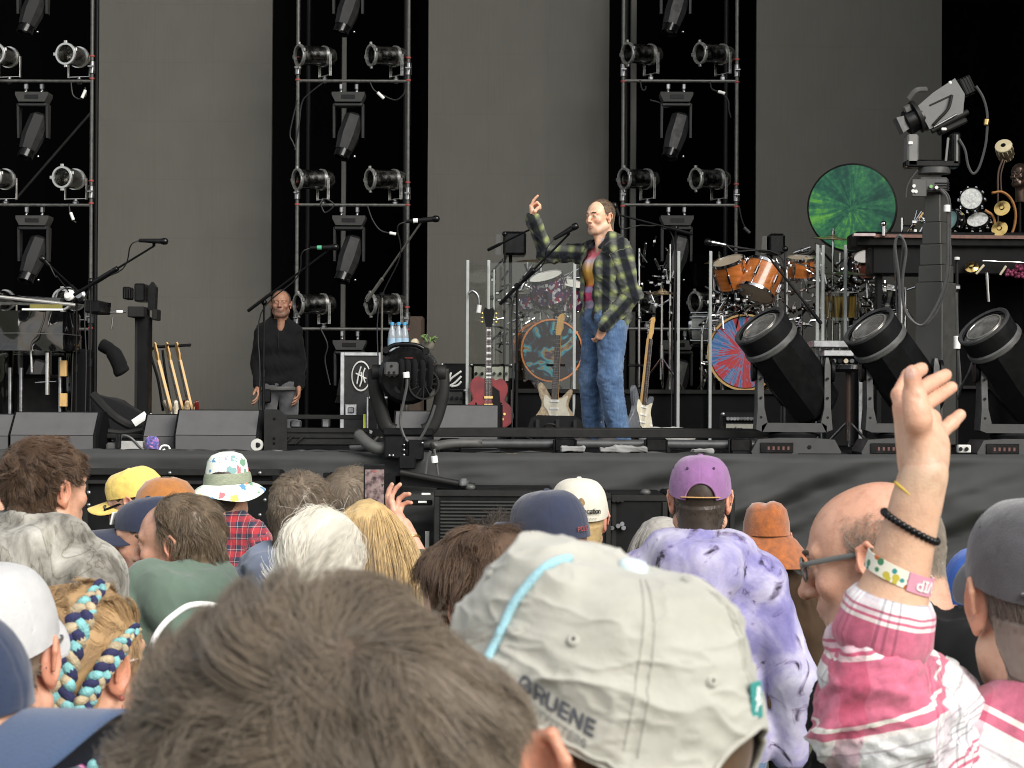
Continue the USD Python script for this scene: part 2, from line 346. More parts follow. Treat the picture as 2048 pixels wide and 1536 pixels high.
def region(v, recede=0.0, shift=0.0):
    """how far inside the scalp (metres), negative outside"""
    y = v[:, 1]; return v[:, 2] - (np.interp(y, _HY, _HZ) + shift) - recede * np.clip((y - .02) / .05, 0, 1)
def scalp(hm, thick, amp=.006, freq=45, seed=0, recede=0.0, shift=0.0, edge=.02, taper=None, st=(1, 1, 1)):
    m, t, n0 = hm; v = np.asarray(m.vertices); r = region(v, recede, shift); f = np.asarray(m.faces)
    keep = (f < n0).all(1) & (r[f] > -.004).any(1)
    sub = TM(v, f[keep]); sub.remove_unreferenced_vertices(); v = np.array(sub.vertices)
    r = region(v, recede, shift); w = np.clip((r + .006) / edge, 0, 1) ** .7
    n = nrm3(v - A([0, -.01, .02]))
    th = thick(v) if callable(thick) else thick
    sub.vertices = v + n * (w * (th + amp * (2 * meshkit.fbm(v * freq * A(st) + 9, 3, seed) - 1)) - (1 - w) * .003)[:, None]
    return sub
def nrm3(v): return v / (np.linalg.norm(v, axis=-1, keepdims=True) + 1e-12)
def grow(m, n, L, k=7, lift=.5, whorl=(0, -.75, .66), swirl=.4, grav=0.0, wave=.25, clump=.5, nclump=150, seed=0, flow=None, lvar=.35, keep=None, core=(.080, .104, .090), cc=(0, -.012, .04), stick=.35, wfreq=28, turb=0.0, jit=.06):
    """strands rooted on a scalp mesh, in head space"""
    rg = np.random.default_rng(seed)
    tri = np.asarray(m.vertices)[np.asarray(m.faces)]; nn = np.cross(tri[:, 1] - tri[:, 0], tri[:, 2] - tri[:, 0]); ar = np.linalg.norm(nn, axis=1)
    i = rg.choice(len(ar), int(n * 1.0), p=ar / ar.sum()); a, b = rg.random((2, len(i), 1)); sw = a + b > 1; a = np.where(sw, 1 - a, a); b = np.where(sw, 1 - b, b)
    p = tri[i, 0] + a * (tri[i, 1] - tri[i, 0]) + b * (tri[i, 2] - tri[i, 0]); nr = nrm3(p - A(cc))
    if keep is not None: q = keep(p, rg); p, nr = p[q], nr[q]
    W = nrm(whorl); tang = nrm3(nr * (nr @ W)[:, None] - W) if flow is None else None
    tang = nrm3(tang + swirl * np.cross(nr, tang)) if flow is None else flow(p, nr)
    tang = nrm3(tang - nr * (tang * nr).sum(1, keepdims=True) * .7)
    if turb:
        an = (meshkit.noise(p * 22, seed + 77) + .6 * meshkit.noise(p * 47, seed + 78) - .8)[:, None] * turb; tang = tang * np.cos(an) + np.cross(nr, tang) * np.sin(an)
        lift = lift * (.4 + 1.2 * meshkit.noise(p * 31, seed + 79)[:, None])
    d = nrm3(tang + nr * lift)
    ln = L(p) if callable(L) else L
    ln = ln * (1 + lvar * (rg.random(len(p)) * 2 - 1)); st = (ln / (k - 1))[:, None]
    out = [p - nr * .002]; core, cc = A(core), A(cc); q = p; ph = rg.random((len(p), 3)) * 50
    for s in range(1, k):
        nz = np.stack([meshkit.noise(q * wfreq + o + s * .35, seed + j) for j, o in enumerate((0, 17, 41))], 1) * 2 - 1
        jz = rg.normal(0, .10, q.shape)
        d = nrm3(d + wave * nz + jz * (jit * 10) + A([0, 0, -1.0]) * grav)
        q = q + d * st
        e = (q - cc) / core; r = np.linalg.norm(e, axis=1, keepdims=True); n2 = nrm3(e / core)
        inside = r < 1.02; q = np.where(inside, cc + e / r * core * 1.02, q); dn = (d * n2).sum(1, keepdims=True)
        d = np.where(inside & (dn < 0), nrm3(d - n2 * dn), nrm3(d - stick * n2 * np.maximum(dn, 0) * (s / k)))
        out.append(q)
    S = np.stack(out, 1)
    if clump and nclump:
        from scipy.spatial import cKDTree
        g = rg.choice(len(S), min(nclump, len(S)), replace=False); _, j = cKDTree(S[g, 0]).query(S[:, 0]); G = S[g][j]
        w = (np.linspace(0, 1, k) ** 1.2)[None, :, None] * clump * (.5 + .5 * rg.random((len(S), 1, 1))); S = S + (G - S) * w
    return S
def hand(curl=((.35, .4, .3),) * 4, spread=.06, thumb=((.022, .006, .025), (.046, .020, .052), (.052, .032, .080), (.052, .040, .103)), h=.0035, side=1, s=1.0):
    """wrist at the origin, fingers up z, palm towards +y, thumb towards +x (side=-1 mirrors)"""
    F = Field((-.08, -.04, -.05), (.09, .13, .21), h)
    mx, mz = (.029, .0095, -.0105, -.028), (.086, .090, .086, .078)
    ls = ((.044, .026, .021), (.049, .030, .022), (.045, .028, .021), (.035, .021, .019))
    F.cone((0, 0, -.012), (0, 0, 0), .0245, .024, .02, )
    for i in range(4):
        F.cone((mx[i] * .55, 0, .01), (mx[i], -.002, mz[i]), .017, .0125, .016)
        p = A([mx[i], -.002, mz[i]]); a = 0; r = (.0105, .0100, .0105, .0092)[i]; sx = (i - 1.5) * -spread
        for j in range(3):
            a += curl[i][j]; q = p + ls[i][j] * A([sx * math.cos(a), math.sin(a), math.cos(a)]); F.cone(p, q, r, r * .93, .003); r *= .92; p = q
    F.chain([A(x) for x in thumb], [.016, .0125, .0115, .009], .008); F.ell((.018, .012, .035), (.017, .014, .026), .012)
    m = F.mesh(1); v = np.array(m.vertices) * s
    if side < 0: v[:, 0] *= -1; m = TM(v, np.asarray(m.faces)[:, ::-1])
    else: m.vertices = v
    return m
# ---- hats, in head space
def cap_crown(z0=.03, zt=.135, rx=.090, ry=.1115, cy=-.011, n=180, k=44, shear=.22, opening=True, wr=.0012, seed=0, peak=.0, ow=.045, oh=.05, seams=6):
    th = np.linspace(0, np.pi / 2, k); a = np.arange(n) * 2 * np.pi / n
    T, Aa = np.meshgrid(th, a, indexing='ij'); rho = np.cos(T) ** .62
    sm = np.exp(-((((Aa - np.pi / 2) % (2 * np.pi / seams) + np.pi / seams) % (2 * np.pi / seams) - np.pi / seams) / .022) ** 2)
    rho = rho * (1 - .010 * sm * (T < 1.5))
    x, y = rx * rho * np.cos(Aa), cy + ry * rho * np.sin(Aa)
    z = z0 + (zt - z0) * np.sin(T) ** .92 + shear * (y - cy) * (1 - np.sin(T)) + peak * np.clip(np.sin(Aa), 0, 1) ** 2 * np.sin(2 * T)
    v = np.stack([x, y, z], -1).reshape(-1, 3)
    i, j = np.meshgrid(np.arange(k - 1), np.arange(n), indexing='ij'); j2 = (j + 1) % n
    q = np.stack([i * n + j, i * n + j2, (i + 1) * n + j2, (i + 1) * n + j], -1).reshape(-1, 4)
    if opening:
        c = v[q].mean(1); low = z0 - shear * ry + .004
        q = q[~((c[:, 1] < cy) & ((c[:, 0] / ow) ** 2 + np.clip((c[:, 2] - low) / oh, 0, 9) ** 2 < 1))]
    m = TM(v, np.vstack([q[:, [0, 1, 2]], q[:, [0, 2, 3]]])); m.merge_vertices(); m.update_faces(m.nondegenerate_faces()); m.remove_unreferenced_vertices()
    return folds(m, wr, 42, seed, (1, 1, .8)) if wr else m
def cap_brim(z0=.03, rx=.090, ry=.1115, cy=-.011, shear=.22, L=.07, bend=6.0, spread=1.12, th=.0035, drop=.10):
    def surf(o):
        def fn(u, v):
            a = np.pi / 2 + (u * 2 - 1) * spread; e = np.sqrt(np.clip(1 - (np.abs(u * 2 - 1)) ** 2.4, 0, 1)); r = v * L * e
            x = rx * 1.0 * np.cos(a) * (1 + r * 2.2); y = cy + ry * np.sin(a) + r
            return np.stack([x, y, z0 + shear * (y - cy) * .6 + .4 * shear * (cy + ry * np.sin(a) - cy) - bend * x * x - drop * r + o], -1)
        return sheet(40, 10, fn)
    a, b = surf(0), surf(-th); b.faces = np.asarray(b.faces)[:, ::-1]
    nx, ny = 40, 10; e = [i * ny + ny - 1 for i in range(nx)]; n = nx * ny; f = []
    for p, q in zip(e[:-1], e[1:]): f += [[p, q, q + n], [p, q + n, p + n]]
    return TM(np.vstack([a.vertices, b.vertices]), np.vstack([a.faces, np.asarray(b.faces) + n, f]))
# ---- clothes: torso and sleeves as one soft shell
def torso_bones(s=1.0, sh=.185, wide=1.0, belly=0.0):
    w = wide; c = [((-.115 * w, -.012, 1.40), (.115 * w, -.012, 1.40), .066, .066), ((-.075 * w, .005, 1.28), (.075 * w, .005, 1.28), .118, .118),
         ((-.06 * w, .005 + belly * .4, 1.10), (.06 * w, .005 + belly * .4, 1.10), .118 + belly, .118 + belly), ((-.08 * w, 0, .95), (.08 * w, 0, .95), .118, .118),
         ((0, -.025, 1.50), (-.15 * w, -.012, 1.41), .058, .062), ((0, -.025, 1.50), (.15 * w, -.012, 1.41), .058, .062)]
    return [(A(a) * s, A(b) * s, r0 * s, r1 * s) for a, b, r0, r1 in c]
def garment(s=1.0, arms=None, wide=1.0, belly=0.0, h=.009, inflate=.012, hood=0, hem=.86, long=True, seed=0, fold=.010, k=.04, short=.55, cuff=True, neck=True, sh=.185, sleeves=(1, 1)):
    """arms: {side: (shoulder, elbow, wrist)} in body space"""
    pts = [A([-.32, -.24, hem - .06]) * s, A([.32, .26, 1.62]) * s] + [A(p) for a in arms.values() for p in a]
    lo, hi = np.min(pts, 0) - .11, np.max(pts, 0) + .11
    F = Field(lo, hi, h)
    for a, b, r0, r1 in torso_bones(s, sh, wide, belly): F.cone(a, b, r0 + inflate, r1 + inflate, k)
    if neck: F.cone(A([0, -.03, 1.49]) * s, A([0, -.022, 1.525]) * s, .066 * s, .064 * s, .03)
    for sd, (S, E_, W) in arms.items():
        if not sleeves[0 if sd < 0 else 1]: continue
        F.cone(S, E_, (.056 + inflate) * s, (.045 + inflate) * s, .05)
        if long: F.cone(E_, A(W) + nrm(A(E_) - W) * .02, (.043 + inflate) * s, (.033 + inflate) * s, .03)
        if long and cuff: F.cone(A(W) + nrm(A(E_) - W) * .035, A(W) + nrm(A(E_) - W) * .01, (.034 + inflate) * s, (.030 + inflate) * s, .012)
    if hood:
        F.chain([A(p) * s for p in ((-.085, .03, 1.505), (-.105, -.045, 1.50), (-.07, -.115, 1.475), (0, -.14, 1.46), (.07, -.115, 1.475), (.105, -.045, 1.50), (.085, .03, 1.505))], [.022 * s, .036 * s, .042 * s, .045 * s, .042 * s, .036 * s, .022 * s], .045)
        F.chain([A(p) * s for p in ((-.075, -.135, 1.42), (0, -.16, 1.34 - .02 * (hood - 1)), (.075, -.135, 1.42))], [.042 * s, .048 * s, .042 * s], .05)
    p = F.grid()
    F.F = np.maximum(F.F, hem * s - p[..., 2])
    if neck: 
        c = A([0, -.012, 1.56]) * s; d = np.linalg.norm((p - c) / A([1, 1, 1.25]), axis=-1) - .068 * s; F._mix((slice(None),) * 3, d, .022, True)
    m = F.mesh(5)
    v = np.asarray(m.vertices); w = meshkit.fbm(v * 3.1, 2, seed + 9)[:, None] * A([.25, .25, .45])
    q = (v + w) * A([1, 1, .62]) / s; n = vnorm(m); f1 = 1 - np.abs(2 * meshkit.fbm(q * 5.5, 3, seed) - 1); f2 = 1 - np.abs(2 * meshkit.fbm(q * 13, 3, seed + 3) - 1)
    m.vertices = v + n * ((fold * 1.5 * (f1 ** 4 - .45) + fold * .75 * (f2 ** 5 - .4)))[:, None]
    return m
def creases(m, amp, sc, seed=0, st=(1, 1, .62)):
    v = np.asarray(m.vertices); w = meshkit.fbm(v * 3.1 * sc, 2, seed + 9)[:, None] * A([.25, .25, .45]) / sc
    q = (v + w) * A(st) * sc; n = vnorm(m); f1 = 1 - np.abs(2 * meshkit.fbm(q * 5.5, 3, seed) - 1); f2 = 1 - np.abs(2 * meshkit.fbm(q * 13, 3, seed + 3) - 1)
    m = m.copy(); m.vertices = v + n * (amp * 1.5 * (f1 ** 4 - .45) + amp * .75 * (f2 ** 5 - .4))[:, None]; return m
def planar_uv(m, arms, s=1.0, right=(1, 0, 0)):
    """cloth coordinates: across and up for the body, across and along for each sleeve"""
    v = np.asarray(m.vertices); R = A(right); uv = np.stack([v @ R, v[:, 2]], 1); best = np.full(len(v), 9.0)
    for a, b, r0, r1 in torso_bones(s): 
        ab = b - a; t = np.clip(((v - a) @ ab) / (ab @ ab), 0, 1); best = np.minimum(best, np.linalg.norm(v - a - t[:, None] * ab, axis=1) - r0)
    for sd, (S, E_, W) in arms.items():
        l0 = 0
        for a, b, r in ((A(S), A(E_), .06), (A(E_), A(W), .045)):
            ab = b - a; L = np.linalg.norm(ab); tt = ((v - a) @ ab) / L; t = np.clip(tt / L, .12 if l0 == 0 else 0, 1); d = np.linalg.norm(v - a - t[:, None] * ab, axis=1) - r
            side = np.cross(ab / L, np.cross(R, A([0, 0, 1.0]))); side = nrm(side)
            q = d < best; uv[q] = np.stack([(v[q] - a) @ side + .013, -(l0 + tt[q])], 1); best = np.minimum(best, d); l0 += L
    return uv
def default_arms(s, wide=1.0, fwd=.0):
    return {sd: [A([sd * .165 * wide, -.012, 1.39]) * s, A([sd * .225 * wide, -.03, 1.12]) * s, A([sd * .215 * wide, .09 + fwd, .90 + fwd * .6]) * s] for sd in (-1, 1)}
SHOE = M('shoe_leather', (.03, .028, .027), .5)
JEANS = None
_legs = {}
def leg_mesh(s, hem=.90, stance=.1):
    key = (round(s, 2), stance)
    if key not in _legs:
        F = Field(A([-.32, -.24, .0]) * s, A([.32, .24, 1.02]) * s, .014)
        F.cone(A([-.07, 0, .93]) * s, A([.07, 0, .93]) * s, .125 * s, .125 * s, .03)
        for sd in (-1, 1): F.chain([A([sd * .095, 0, .88]) * s, A([sd * stance, .012, .50]) * s, A([sd * (stance + .012), -.015, .06]) * s], [.094 * s, .068 * s, .056 * s], .03)
        _legs[key] = folds(F.mesh(1), .006, 11, 2, (1, 1, .7), True)
    return _legs[key]
def core_body(s, wide=1.0, belly=0.0):
    F = Field(A([-.3, -.2, .0]) * s, A([.3, .24, 1.56]) * s, .02)
    for a, b, r0, r1 in torso_bones(s, wide=wide, belly=belly): F.cone(a, b, r0 - .012, r1 - .012, .03)
    for sd in (-1, 1): F.chain([A([sd * .09, 0, .88]) * s, A([sd * .1, .012, .50]) * s, A([sd * .11, -.015, .06]) * s], [.07 * s, .048 * s, .036 * s], .03)
    return F.mesh()
def align(z, x):
    """rotation whose z axis is z and whose x axis leans to x"""
    z = nrm(z); x = nrm(A(x, float) - z * np.dot(x, z)); return np.stack([x, np.cross(z, x), z], 1)
class Person:
    def __init__(s, label, u, v, Y, yaw=0, hyaw=0, pitch=0, roll=0, skinm=None, fair=None, hs=1.0, headres=.0035, nose=1.0, wide=1.0, belly=0.0, stub=0.0, ground=0.0, scale=None, lean=0.0, hoff=(0, .02), group=None, head_u=None, sdiv=1.65):
        s.C = P(u, v, Y); s.yaw = math.radians(yaw); s.s = scale or (s.C[2] - ground) / sdiv
        s.wide, s.belly, s.skinm = wide, belly, skinm or SK
        base = s.C - RZ(s.yaw) @ A([hoff[0], hoff[1], 0]) * s.s; base[2] = ground
        s.t = Thing('person', label, 'person', base, s.yaw, group)
        s.hc = s.t.loc(s.C); s.HR = RZ(math.radians(hyaw)) @ RX(math.radians(pitch)) @ RY(math.radians(roll)); s.hs = hs
        s.hm = head_mesh(headres, nose); s.arms = default_arms(s.s, wide); s.extra = []; s.stub = stub; s.hands = {-1: True, 1: True}
    def H(s, m):
        """head space to the person's space"""
        if isinstance(m, list): m = join(m)
        return xf(m, s.HR * s.hs, s.hc)
    def hp(s, p): return np.asarray(p) @ (s.HR * s.hs).T + s.hc
    def cut(s, m): return m
    def body(s):
        m, t, n0 = s.hm; t = stubble(np.asarray(m.vertices), t, s.stub) if s.stub else t
        ms, ts = [s.H(m)], [t]; c = core_body(s.s, s.wide, s.belly); ms.append(c); ts.append(np.ones((len(c.vertices), 3)))
        for sd, (S, E_, W) in s.arms.items():
            F = Field(np.min([S, E_, W], 0) - .08, np.max([S, E_, W], 0) + .08, .008 if s.hands[sd] is True else .005)
            d = nrm(A(W) - E_); F.cone(S, E_, .044 * s.s, .036 * s.s, .02).cone(E_, A(E_) + d * .08, .036 * s.s, .040 * s.s, .02).cone(A(E_) + d * .08, W, .040 * s.s, .026 * s.s, .02).cone(A(W) - d * .03, A(W) + d * .01, .026 * s.s, .025 * s.s, .01, )
            a = F.mesh(1); ms.append(a); ts.append(np.ones((len(a.vertices), 3)))
            if s.hands[sd] is True:
                hm = _hand0(sd); hm = xf(hm, align(d, A([0, 1, 0.2])), A(W)); ms.append(hm); ts.append(np.ones((len(hm.vertices), 3)))
            elif s.hands[sd] is not None: hm = s.hands[sd]; ms.append(hm); hv = np.asarray(hm.vertices); ts.append(1 - A([0, .16, .17]) * (meshkit.fbm(hv * 45, 3, 5)[:, None] * .8 + .5 * np.clip(np.linalg.norm(hv - W, axis=1) / .16, 0, 1)[:, None] ** 2))
        s.bp = s.t.part('body', join(ms), s.skinm, True, attr=np.vstack(ts))
    def wear(s, mat, name='shirt', uvr=None, **kw):
        kw = {**dict(s=s.s, wide=s.wide, belly=s.belly), **kw}
        m = garment(arms=s.arms, **kw); uv = planar_uv(m, s.arms, s.s, uvr if uvr is not None else (1, 0, 0))
        return s.t.part(name, m, mat, True, uv=uv)
    def trousers(s, mat, shoes=True):
        s.t.part('trousers', leg_mesh(s.s), mat, True)
        if shoes:
            for sd in (-1, 1): s.t.part('shoe', ball(A([sd * .115, .05, .045]) * s.s, A([.048, .13, .045]) * s.s, 8), SHOE, True)
    def hair(s, mat, thick=.012, *a, hat=None, **kw):
        if hat is None: return s._hair(mat, thick, *a, **kw)
        th = thick if callable(thick) else (lambda v: thick)
        return s._hair(mat, lambda v: np.where(v[:, 2] > hat - .22 * np.clip(-v[:, 1], -1, .1) * 0 - .02 + .22 * v[:, 1] * .9, .0015, th(v)), *a, **{**kw, 'keep': lambda q, rg: q[:, 2] < hat - .02 + .2 * q[:, 1], 'amp': .001})
    def _hair(s, mat, thick=.012, n=2500, L=.04, width=.0011, seed=0, amp=.005, freq=45, recede=0.0, shift=0.0, cap=True, capst=(1, 1, 1), edge=.02, sp=None, **kw):
        sc = scalp(s.hm, thick, amp, freq, seed, recede, shift, edge, st=capst)
        pa = s.t.part('hair', s.H(sc), mat, True)
        S = grow(sc, n, L, seed=seed, **kw)
        s.t.strands('strands', s.hp(S), width, mat, parent=pa, kind='stuff'); return pa
_h0 = {}
def _hand0(sd):
    if sd not in _h0: _h0[sd] = hand(h=.006, side=sd)
    return _h0[sd]
# ---------------------------------------------------------------- palette
BLK = M('black_paint', (.0045, .0045, .005), .5, var=.3, spec=.16)
BLKG = M('black_gloss_plastic', (.0035, .0035, .004), .25, var=.2, spec=.3)
BLKM = M('black_matt', (.003, .003, .0035), .85, var=.3, spec=.1)
DGR = M('dark_grey_paint', (.013, .013, .0125), .5, var=.2, spec=.2)
MGR = M('grey_paint', (.06, .06, .057), .5, var=.15, bump=.15)
WEDGE = M('wedge_grille_grey', (.074, .074, .076), .8, var=.14, scale=9, bump=.5, bscale=420)
CHROME = M('chrome', (.62, .62, .63), .14, 1.0, var=.08)
STEEL = M('steel', (.34, .34, .35), .32, 1.0, var=.2)
PIPE = M('scaffold_pipe', (.09, .09, .085), .45, .5, var=.35, scale=25)
ALU = M('aluminium', (.55, .56, .57), .38, .85, var=.15)
WHT = M('white_plastic', (.72, .72, .70), .5, var=.08)
RED = M('red_tape', (.28, .05, .04), .6)
YEL = M('yellow_tape', (.75, .62, .05), .5)
GOLD = M('gold_metal', (.80, .56, .20), .25, 1.0, var=.15)
CYMB = M('cymbal_bronze', (.55, .40, .20), .3, 1.0, var=.25, scale=40, st=(1, 1, 6))
RUBBER = M('cable_rubber', (.006, .006, .006), .55)
CABG = M('grey_cable', (.045, .045, .045), .5)
def sheet(nx, ny, fn):
    u, v = np.meshgrid(np.linspace(0, 1, nx), np.linspace(0, 1, ny), indexing='ij')
    p = fn(u, v).reshape(-1, 3); i, j = np.meshgrid(np.arange(nx - 1), np.arange(ny - 1), indexing='ij')
    a = i * ny + j; f = np.stack([a, a + ny, a + ny + 1, a + 1], -1).reshape(-1, 4)
    return TM(p, np.vstack([f[:, [0, 1, 2]], f[:, [0, 2, 3]]]))
# ---------------------------------------------------------------- cloth patterns
def frac_uv(nd, lk, per, uoff=0.0, voff=0.0, warp=.003):
    nd.update({'uv': ('uvmap', {'attribute': 'st'}), 'wn': ('noise_texture', {'scale': 5.0, 'detail': 1.0}), 'wv': ('vector_math', {'math_type': 'multiply_add', 'vector2': (warp, warp, 0)}), 'wx': ('vector_math', {'math_type': 'subtract', 'vector2': (.5, .5, .5)}),
               'tc': ('texture_coordinate', {}), 'sx': ('separate_xyz', {}),
               'du': ('math', {'math_type': 'multiply_add', 'value2': 1 / per[0], 'value3': 50 + uoff}), 'dv': ('math', {'math_type': 'multiply_add', 'value2': 1 / per[1], 'value3': 50 + voff}),
               'fu': ('math', {'math_type': 'fraction'}), 'fv': ('math', {'math_type': 'fraction'})})
    lk += [('tc.object', 'wn.vector'), ('wn.color', 'wx.vector1'), ('wx.vector', 'wv.vector1'), ('uv.UV', 'wv.vector3'), ('wv.vector', 'sx.vector'), ('sx.x', 'du.value1'), ('sx.y', 'dv.value1'), ('du.value', 'fu.value1'), ('dv.value', 'fv.value1')]
def plaid(name, per, su, sv, mix=.5, rough=.85, interp=False, blend='mix', weave=900.0, warp=.006, sheen=.3, **kw):
    nd, lk = {}, []; frac_uv(nd, lk, per, warp=warp, **kw)
    nd.update({'ru': ('rgb_ramp', {'ramp': su, 'interpolate': interp}), 'rv': ('rgb_ramp', {'ramp': sv, 'interpolate': interp}), 'mx': ('mix_color', {'fac': mix, 'blend_type': blend}),
               'nn': ('noise_texture', {'scale': 60.0, 'detail': 6.0, 'roughness': .7}), 'nr': ('rgb_ramp', {'ramp': [(.3, (.72, .72, .72)), (.7, (1.15, 1.15, 1.15))]}), 'mm': ('mix_color', {'blend_type': 'multiply', 'fac': 1.0, 'use_clamp': False}),
               'bn': ('noise_texture', {'scale': weave, 'detail': 2.0}), 'b': ('bump', {'strength': .4, 'distance': .0015}), 'p': ('principled_bsdf', {'roughness': rough, 'sheen_weight': sheen, 'specular_ior_level': .2})})
    lk += [('fu.value', 'ru.fac'), ('fv.value', 'rv.fac'), ('ru.color', 'mx.a'), ('rv.color', 'mx.b'), ('tc.object', 'nn.vector'), ('nn.fac', 'nr.fac'), ('mx.result', 'mm.a'), ('nr.color', 'mm.b'), ('mm.result', 'p.base_color'), ('tc.object', 'bn.vector'), ('bn.fac', 'b.height'), ('b.normal', 'p.normal')]
    return nodes_to(name, nd, lk, 'p.BSDF')
def blotch(name, ramp, scale=6.0, detail=6.0, dist=1.2, rough=.85, st=(1, 1, 1), ramp2=None, scale2=20.0, fac2=.5, blend2='multiply', type2='noise', bump=.3):
    nd = {'tc': ('texture_coordinate', {}), 'mp': ('mapping', {'scale': st}), 'n': ('noise_texture', {'scale': scale, 'detail': detail, 'distortion': dist, 'roughness': .6}), 'r': ('rgb_ramp', {'ramp': ramp}),
          'bn': ('noise_texture', {'scale': 300.0, 'detail': 4.0}), 'b': ('bump', {'strength': bump, 'distance': .002}), 'p': ('principled_bsdf', {'roughness': rough, 'sheen_weight': .2, 'specular_ior_level': .25})}
    lk = [('tc.object', 'mp.vector'), ('mp.vector', 'n.vector'), ('n.fac', 'r.fac'), ('tc.object', 'bn.vector'), ('bn.fac', 'b.height'), ('b.normal', 'p.normal')]
    out = 'r.color'
    if ramp2:
        nd.update({'n2': ('noise_texture', {'scale': scale2, 'detail': 4.0, 'distortion': 2.0}) if type2 == 'noise' else ('voronoi_texture', {'scale': scale2}), 'r2': ('rgb_ramp', {'ramp': ramp2}), 'm': ('mix_color', {'blend_type': blend2, 'fac': fac2})})
        lk += [('mp.vector', 'n2.vector'), ('n2.fac' if type2 == 'noise' else 'n2.distance', 'r2.fac'), ('r.color', 'm.a'), ('r2.color', 'm.b')]; out = 'm.result'
    return nodes_to(name, nd, lk + [(out, 'p.base_color')], 'p.BSDF')
def cloth(name, col, **kw): return M(name, col, **{**dict(rough=.88, var=.14, scale=9, bump=.4, bscale=500, sheen=.25 if max(col) > .05 else .03, spec=.2 if max(col) > .05 else .12), **kw})
DENIM = nodes_to('blue_denim', {'tc': ('texture_coordinate', {}), 'n': ('noise_texture', {'scale': 7.0, 'detail': 5.0}), 'mp': ('mapping', {'scale': (1, 1, .12)}), 'n2': ('noise_texture', {'scale': 160.0, 'detail': 3.0}), 'mx': ('mix_float', {'fac': .4}),
    'r': ('rgb_ramp', {'ramp': [(.3, (.030, .058, .125)), (.5, (.062, .115, .215)), (.72, (.15, .22, .33))]}), 'b': ('bump', {'strength': .4, 'distance': .002}), 'p': ('principled_bsdf', {'roughness': .85, 'sheen_weight': .2, 'specular_ior_level': .2})},
    [('tc.object', 'n.vector'), ('tc.object', 'mp.vector'), ('mp.vector', 'n2.vector'), ('n.fac', 'mx.a'), ('n2.fac', 'mx.b'), ('mx.result', 'r.fac'), ('r.color', 'p.base_color'), ('n2.fac', 'b.height'), ('b.normal', 'p.normal')], 'p.BSDF')
DARKT = cloth('dark_trousers', (.02, .02, .025)); GREYT = cloth('grey_trousers', (.075, .075, .08)); KHAKI = cloth('khaki_trousers', (.22, .17, .10))
NAVY = cloth('navy_cloth', (.022, .028, .055)); BLKCL = cloth('black_cloth', (.006, .006, .0065)); BRNCL = cloth('brown_cloth', (.045, .028, .017)); OLIVE = cloth('olive_cloth', (.075, .07, .042))
H_BRN = hairmat('hair_brown', (.020, .011, .006), (.085, .048, .026)); H_DRK = hairmat('hair_dark', (.008, .006, .005), (.035, .024, .017)); H_GRY = hairmat('hair_grey_brown', (.045, .034, .024), (.15, .115, .08), (.34, .31, .27))
H_WHT = hairmat('hair_white', (.42, .40, .34), (.80, .77, .68), rough=.35); H_BLD = hairmat('hair_blonde', (.16, .095, .035), (.50, .35, .16), rough=.35); H_NEAR = hairmat('hair_near_brown', (.010, .007, .0045), (.165, .130, .094), rough=.30, nsc=24.0, mixf=.75); H_SLT = hairmat('hair_salt', (.09, .085, .078), (.36, .34, .31), (.6, .58, .54))
EYEW = M('eye_white', (.45, .40, .36), .4, var=.05); EYED = M('eye_dark', (.02, .013, .01), .12, var=.05); BROWM = M('eyebrow_hair', (.06, .038, .024), .8)
def eyes(p, brow=BROWM):
    for sx in (-1, 1):
        e = p.t.part('eye', p.H(ball((sx * .032, .0825, .0155), .0126, 8)), EYEW, True)
        p.t.part('iris', p.H(ball((sx * .0325, .0908, .0155), (.0058, .0050, .0058), 6)), EYED, True, parent=e)
        p.t.part('eyebrow', p.H(tube([(sx * .013, .1005, .035), (sx * .03, .0985, .0405), (sx * .05, .082, .036)], A([.003, .0042, .0022])[[0] * 6 + [1] * 6 + [2]], 6)), brow, True)
def strap_back(p, mat, z=.018, ow=.045, ry=.1115, cy=-.011, th=.0022):
    a = np.linspace(-1, 1, 9) * .62; pts = [(.0915 * math.sin(x), cy - (ry + .002) * math.cos(x), z) for x in a]
    p.t.part('strap', p.H(tube(pts, .009, 8, sq=(1, .22), k=2)), mat, True)
